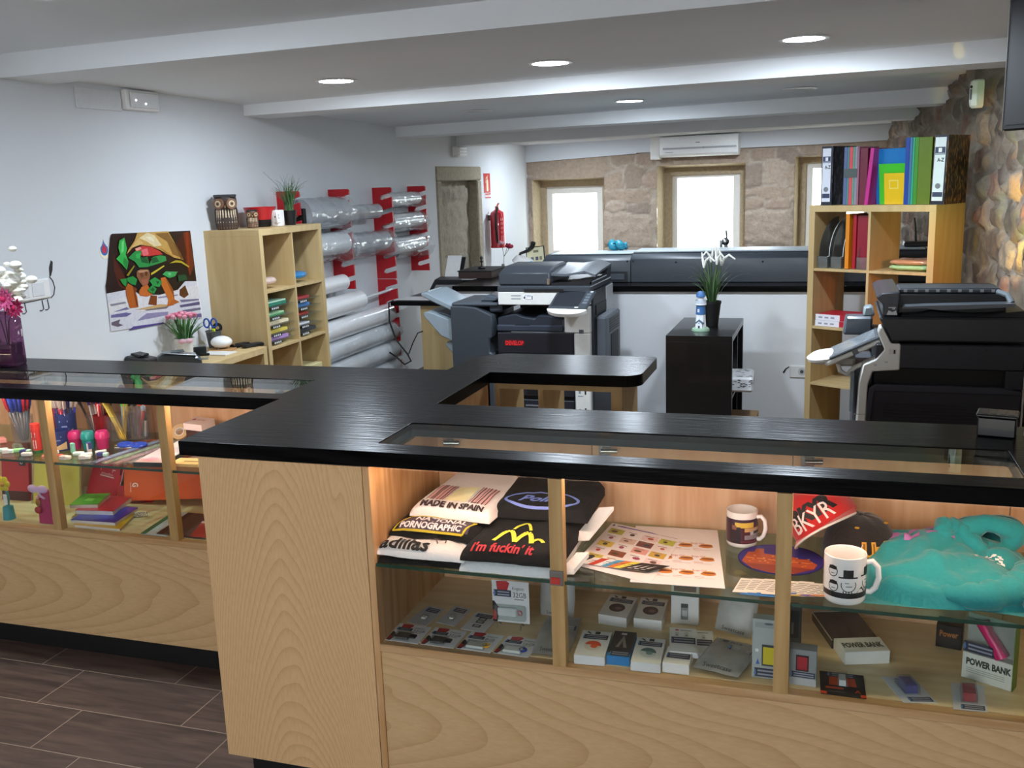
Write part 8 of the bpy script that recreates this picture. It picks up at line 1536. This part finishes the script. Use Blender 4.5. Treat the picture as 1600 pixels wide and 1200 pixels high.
# ---- lower board
def slab(nm, lbl, cat, loc, rot, w, h, t_, c, art=None, group=None, edge=None):
    o = thing(nm, lbl, cat, loc, 0, group, rot=rot); g = G(); g.box((0, 0, 0), (w, t_, h), M(c, 0.4, coat=0.2), 0.001); b = g.obj('cover', o, smooth=0)
    if edge: g = G(); g.box((0.002, 0.001, -0.002), (w + 0.002, t_ - 0.001, h - 0.002), M(edge, 0.7)); g.obj('pages', o, smooth=0)
    if art: g = G(); art(g, lambda u, v, d=0.0: (w * u, -0.0005 - d, h * v)); g.obj('print', b, smooth=0)
    return o
def a_pk(g, f): g.disc(0.62, 0.93, 0.2, 0.07, f, M('e6e0de', 0.4), 16); g.disc(0.62, 0.93, 0.1, 0.035, lambda a, b: f(a, b, 0.0003), M('8a8f94', 0.4), 12); g.rect(0.66, 0.60, 0.9, 0.78, f, M('1b1b1d', 0.4)); g.text('FIXO', 0.15, lambda a, b: f(0.70 + b * 0.9, 0.76 - a * 0.4, 0.0004), WHITE); g.disc(0.42, 0.72, 0.14, 0.05, f, M('d6506a', 0.4), 12); g.rect(0, 0, 1, 0.16, f, M('4a2420', 0.4))
slab('hanging_packet', 'red packet with black and white label standing at the frame edge', 'packet', (-3.145, 2.93, LF), (radians(-8), 0, 0.05), 0.13, 0.235, 0.02, 'b02a2e', a_pk)
slab('plastic_sleeve_pack', 'yellow folder pack in a clear sleeve behind the first post', 'folder', (-2.975, 2.915, LF), (radians(-12), 0, 0.10), 0.205, 0.24, 0.012, 'd8c32c')
g = G(); g.box((-0.008, -0.003, -0.001), (0.213, 0.016, 0.245), glassy('sleeve', (245, 246, 240), 1.4, 0.03, 0.06)); g.obj('clear_sleeve', bpy.data.objects['plastic_sleeve_pack'], smooth=0)
def a_nb(g, f):
    Wt = M('e6c9c6', 0.5)
    for (u, v) in ((0.28, 0.86), (0.66, 0.86), (0.28, 0.72), (0.66, 0.72)): g.rect(u, v, u + 0.1, v + 0.015, f, Wt); g.rect(u, v - 0.05, u + 0.015, v, f, Wt)
    g.text('studio', 0.16, lambda a, b: f(0.32 + a, 0.60 + b * 0.5), Wt); g.rect(0.3, 0.56, 0.76, 0.585, f, Wt); g.rect(0.78, 0.06, 0.9, 0.075, f, Wt)
slab('spiral_notebook', 'red spiral notebook leaning on the back of the lower board', 'notebook', (-2.80, 3.0, LF + 0.004), (radians(-16), radians(13), 0.12), 0.13, 0.19, 0.012, 'c8202c', a_nb, edge='d8d0cc')
def a_or2(g, f):
    Wt = M('f2e2d8', 0.5); g.text('G', 0.13, lambda a, b: f(0.085 + b * 0.6, 0.30 - a * 0.8), Wt, bold=0.004); g.text('GRAFOPLAS', 0.05, lambda a, b: f(0.06 + b * 0.4, 0.14 + a * 0.6), Wt)
    for u, v in ((0.02, 0.62), (0.50, 0.09), (0.82, 0.17)): g.disc(u, v, 0.014, 0.025, f, M('efe6dc', 0.4), 10); g.disc(u, v, 0.008, 0.014, lambda a, b: f(a, b, 0.0003), M('8a4a2a', 0.4), 8)
o = slab('elastic_folder', 'large orange elastic folder leaning on the back of the lower board', 'folder', (-2.60, 2.99, LF + 0.012), (radians(-14), radians(-4.5), 0.06), 0.46, 0.235, 0.012, 'd9571f', a_or2)
for p in ([(0.0, -0.002, 0.15), (-0.008, -0.004, 0.12), (-0.012, -0.004, 0.10)], [(0.23, -0.003, 0.022), (0.21, -0.006, 0.012), (0.20, -0.006, 0.004)]):
    g = G(); g.tube(p, 0.0025, BLACK, 6); g.obj('elastic_band', o)
def book(lbl, p00, p10, p01, z, th, c, c2=None, edge='dcd9d4'):
    o = thing('notebook', lbl, 'notebook', (*p00, z), 0, 'notebooks lying in a pile'); f0 = quadmap(p00, p10, p01, z); org = Vector((*p00, z)); f = lambda u, v, d=0.0: f0(u, v, d) - org
    g = G(); g.loft([[f(0.01, 0.01), f(0.99, 0.01), f(0.99, 0.99), f(0.01, 0.99)], [f(0.01, 0.01, th - 0.001), f(0.99, 0.01, th - 0.001), f(0.99, 0.99, th - 0.001), f(0.01, 0.99, th - 0.001)]], M(edge, 0.7)); g.obj('pages', o, smooth=0, recalc=True)
    g = G(); g.loft([[f(0, 0, th - 0.001), f(1, 0, th - 0.001), f(1, 1, th - 0.001), f(0, 1, th - 0.001)], [f(0, 0, th), f(1, 0, th), f(1, 1, th), f(0, 1, th)]], M(c, 0.3, coat=0.3)); 
    if c2: g.patch([(0.35, 0.35), (0.65, 0.3), (0.7, 0.5), (0.4, 0.6)], lambda a, b: f(a, b, th + 0.0004), M(c2, 0.3))
    g.obj('cover', o, smooth=0, recalc=True)
    g = G()
    for k in range(12): g.tube([f(0.0, 0.05 + k * 0.08, th / 2) + Vector((0.005 * cos(a), 0, 0.006 * sin(a))) for a in [2 * pi * q / 7 for q in range(8)]], 0.0007, M('c9c9c6', 0.3, 0.6), 4)
    g.obj('ring_wire', o)
book('yellow notebook at the bottom of the notebook pile', (-2.605, 2.722), (-2.40, 2.722), (-2.66, 2.87), LF, 0.010, 'd9a81f', 'e8c85a'); book('deep blue notebook on the yellow one', (-2.63, 2.735), (-2.44, 2.745), (-2.66, 2.90), LF + 0.0105, 0.012, '2a2f9c', '4a4ac0'); book('red notebook between the blue and green ones', (-2.655, 2.79), (-2.50, 2.81), (-2.70, 2.95), LF + 0.023, 0.016, 'b8202a'); book('small bright green notebook on top of the pile', (-2.69, 2.80), (-2.585, 2.83), (-2.735, 2.925), LF + 0.0395, 0.014, '3f9c1f', '8ad05a')
o = slab('plastic_folder', 'red folder standing behind the notebook pile', 'folder', (-2.66, 3.02, LF), (radians(-10), 0, 0.05), 0.16, 0.06, 0.006, 'c01f26')
sheet('report_cover', 'clear report cover with green spine strip lying on the lower board', 'folder', (-2.31, 2.715), (-2.20, 2.715), (-2.345, 2.95), LF, 0.002, 'c3ccd0', lambda g, f: g.patch([(0, 0), (0.2, 0), (0.2, 1), (0, 1)], f, M('12704a', 0.4)), 'report covers'); sheet('report_cover', 'black spined report cover lying on the clear one', 'folder', (-2.245, 2.722), (-2.06, 2.722), (-2.27, 2.94), LF + 0.0035, 0.003, '5a4844', lambda g, f: g.patch([(0, 0), (0.14, 0), (0.14, 1), (0, 1)], f, M('141214', 0.4)), 'report covers'); sheet('report_cover', 'dusty red report cover on top at the closed end', 'folder', (-2.10, 2.716), (-1.90, 2.716), (-2.15, 2.86), LF + 0.008, 0.003, 'b8443f', lambda g, f: g.rect(0, 0.85, 1, 0.97, f, M('e4b8b4', 0.4)), 'report covers')
t = thing('gift_holder', 'crimson felt gift holder with lilac bow and small charm by the first post', 'ornament', (-2.735, 2.735, LF), 0.0); g = G(); g.prism([(-0.035, 0), (0.035, 0), (0.022, 0.125), (-0.012, 0.14), (-0.028, 0.10)], -0.008, 0.012, cloth('b0225a'), 'xz', 0.003); g.obj('body', t, smooth=0)
g = G(); LIL = M('d8b4d8', 0.3)
for s in (-1, 1): g.ball((-0.018 + s * 0.022, -0.01, 0.135), 0.02, LIL, 10, 6, (1.2, 0.35, 0.8))
g.tube([(-0.018, -0.012, 0.135), (-0.005, -0.013, 0.11), (0.012, -0.013, 0.10)], 0.004, LIL, 6); g.obj('bow', t)
g = G(); g.ball((-0.02, -0.014, 0.085), 0.012, M('a8702c', 0.5), 8, 6, (1, 0.5, 1.3)); g.ball((-0.024, -0.014, 0.055), 0.014, M('b02a30', 0.5), 8, 6, (1.2, 0.5, 1)); g.ball((-0.018, -0.014, 0.105), 0.008, M('e0a8a0', 0.5), 8, 6); g.obj('charm', t)
t = thing('flower_toy', 'teal and yellow flower ornament half cut by the frame edge', 'ornament', (-2.925, 2.745, LF), 0.0); g = G(); g.lathe([(0, 0), (0.022, 0), (0.018, 0.05), (0, 0.052)], M('2f8f9a', 0.5), n=16); g.obj('pot', t); g = G(); g.tube([(0, 0, 0.05), (0.008, 0, 0.09), (0.0, 0, 0.12)], 0.006, M('3f7f86', 0.5), 8); g.box((-0.004, -0.014, 0.06), (0.012, -0.008, 0.10), WHITE, 0.002); g.obj('stem', t); g = G()
for k in range(6): a = k * pi / 3; g.ball((0.018 * cos(a), -0.006, 0.14 + 0.018 * sin(a)), 0.013, M('d8c42a', 0.5), 8, 6, (1, 0.5, 1))
g.ball((0, -0.01, 0.14), 0.01, M('b8862a', 0.5), 8, 6); g.obj('flower', t)
t = thing('key_ring', 'small bunch of clear ring clips before the orange folder', 'clip', (-2.45, 2.86, LF), 0.0); g = G(); rs = random.Random(4)
for k in range(6): g.tube([(rs.uniform(-.0, .0) + 0.012 * k * 0.6 + 0.009 * cos(a), 0.004 * k, 0.01 + 0.009 * sin(a)) for a in [2 * pi * q / 9 for q in range(10)]], 0.0013, CHROME, 4)
g.obj('ring', t)
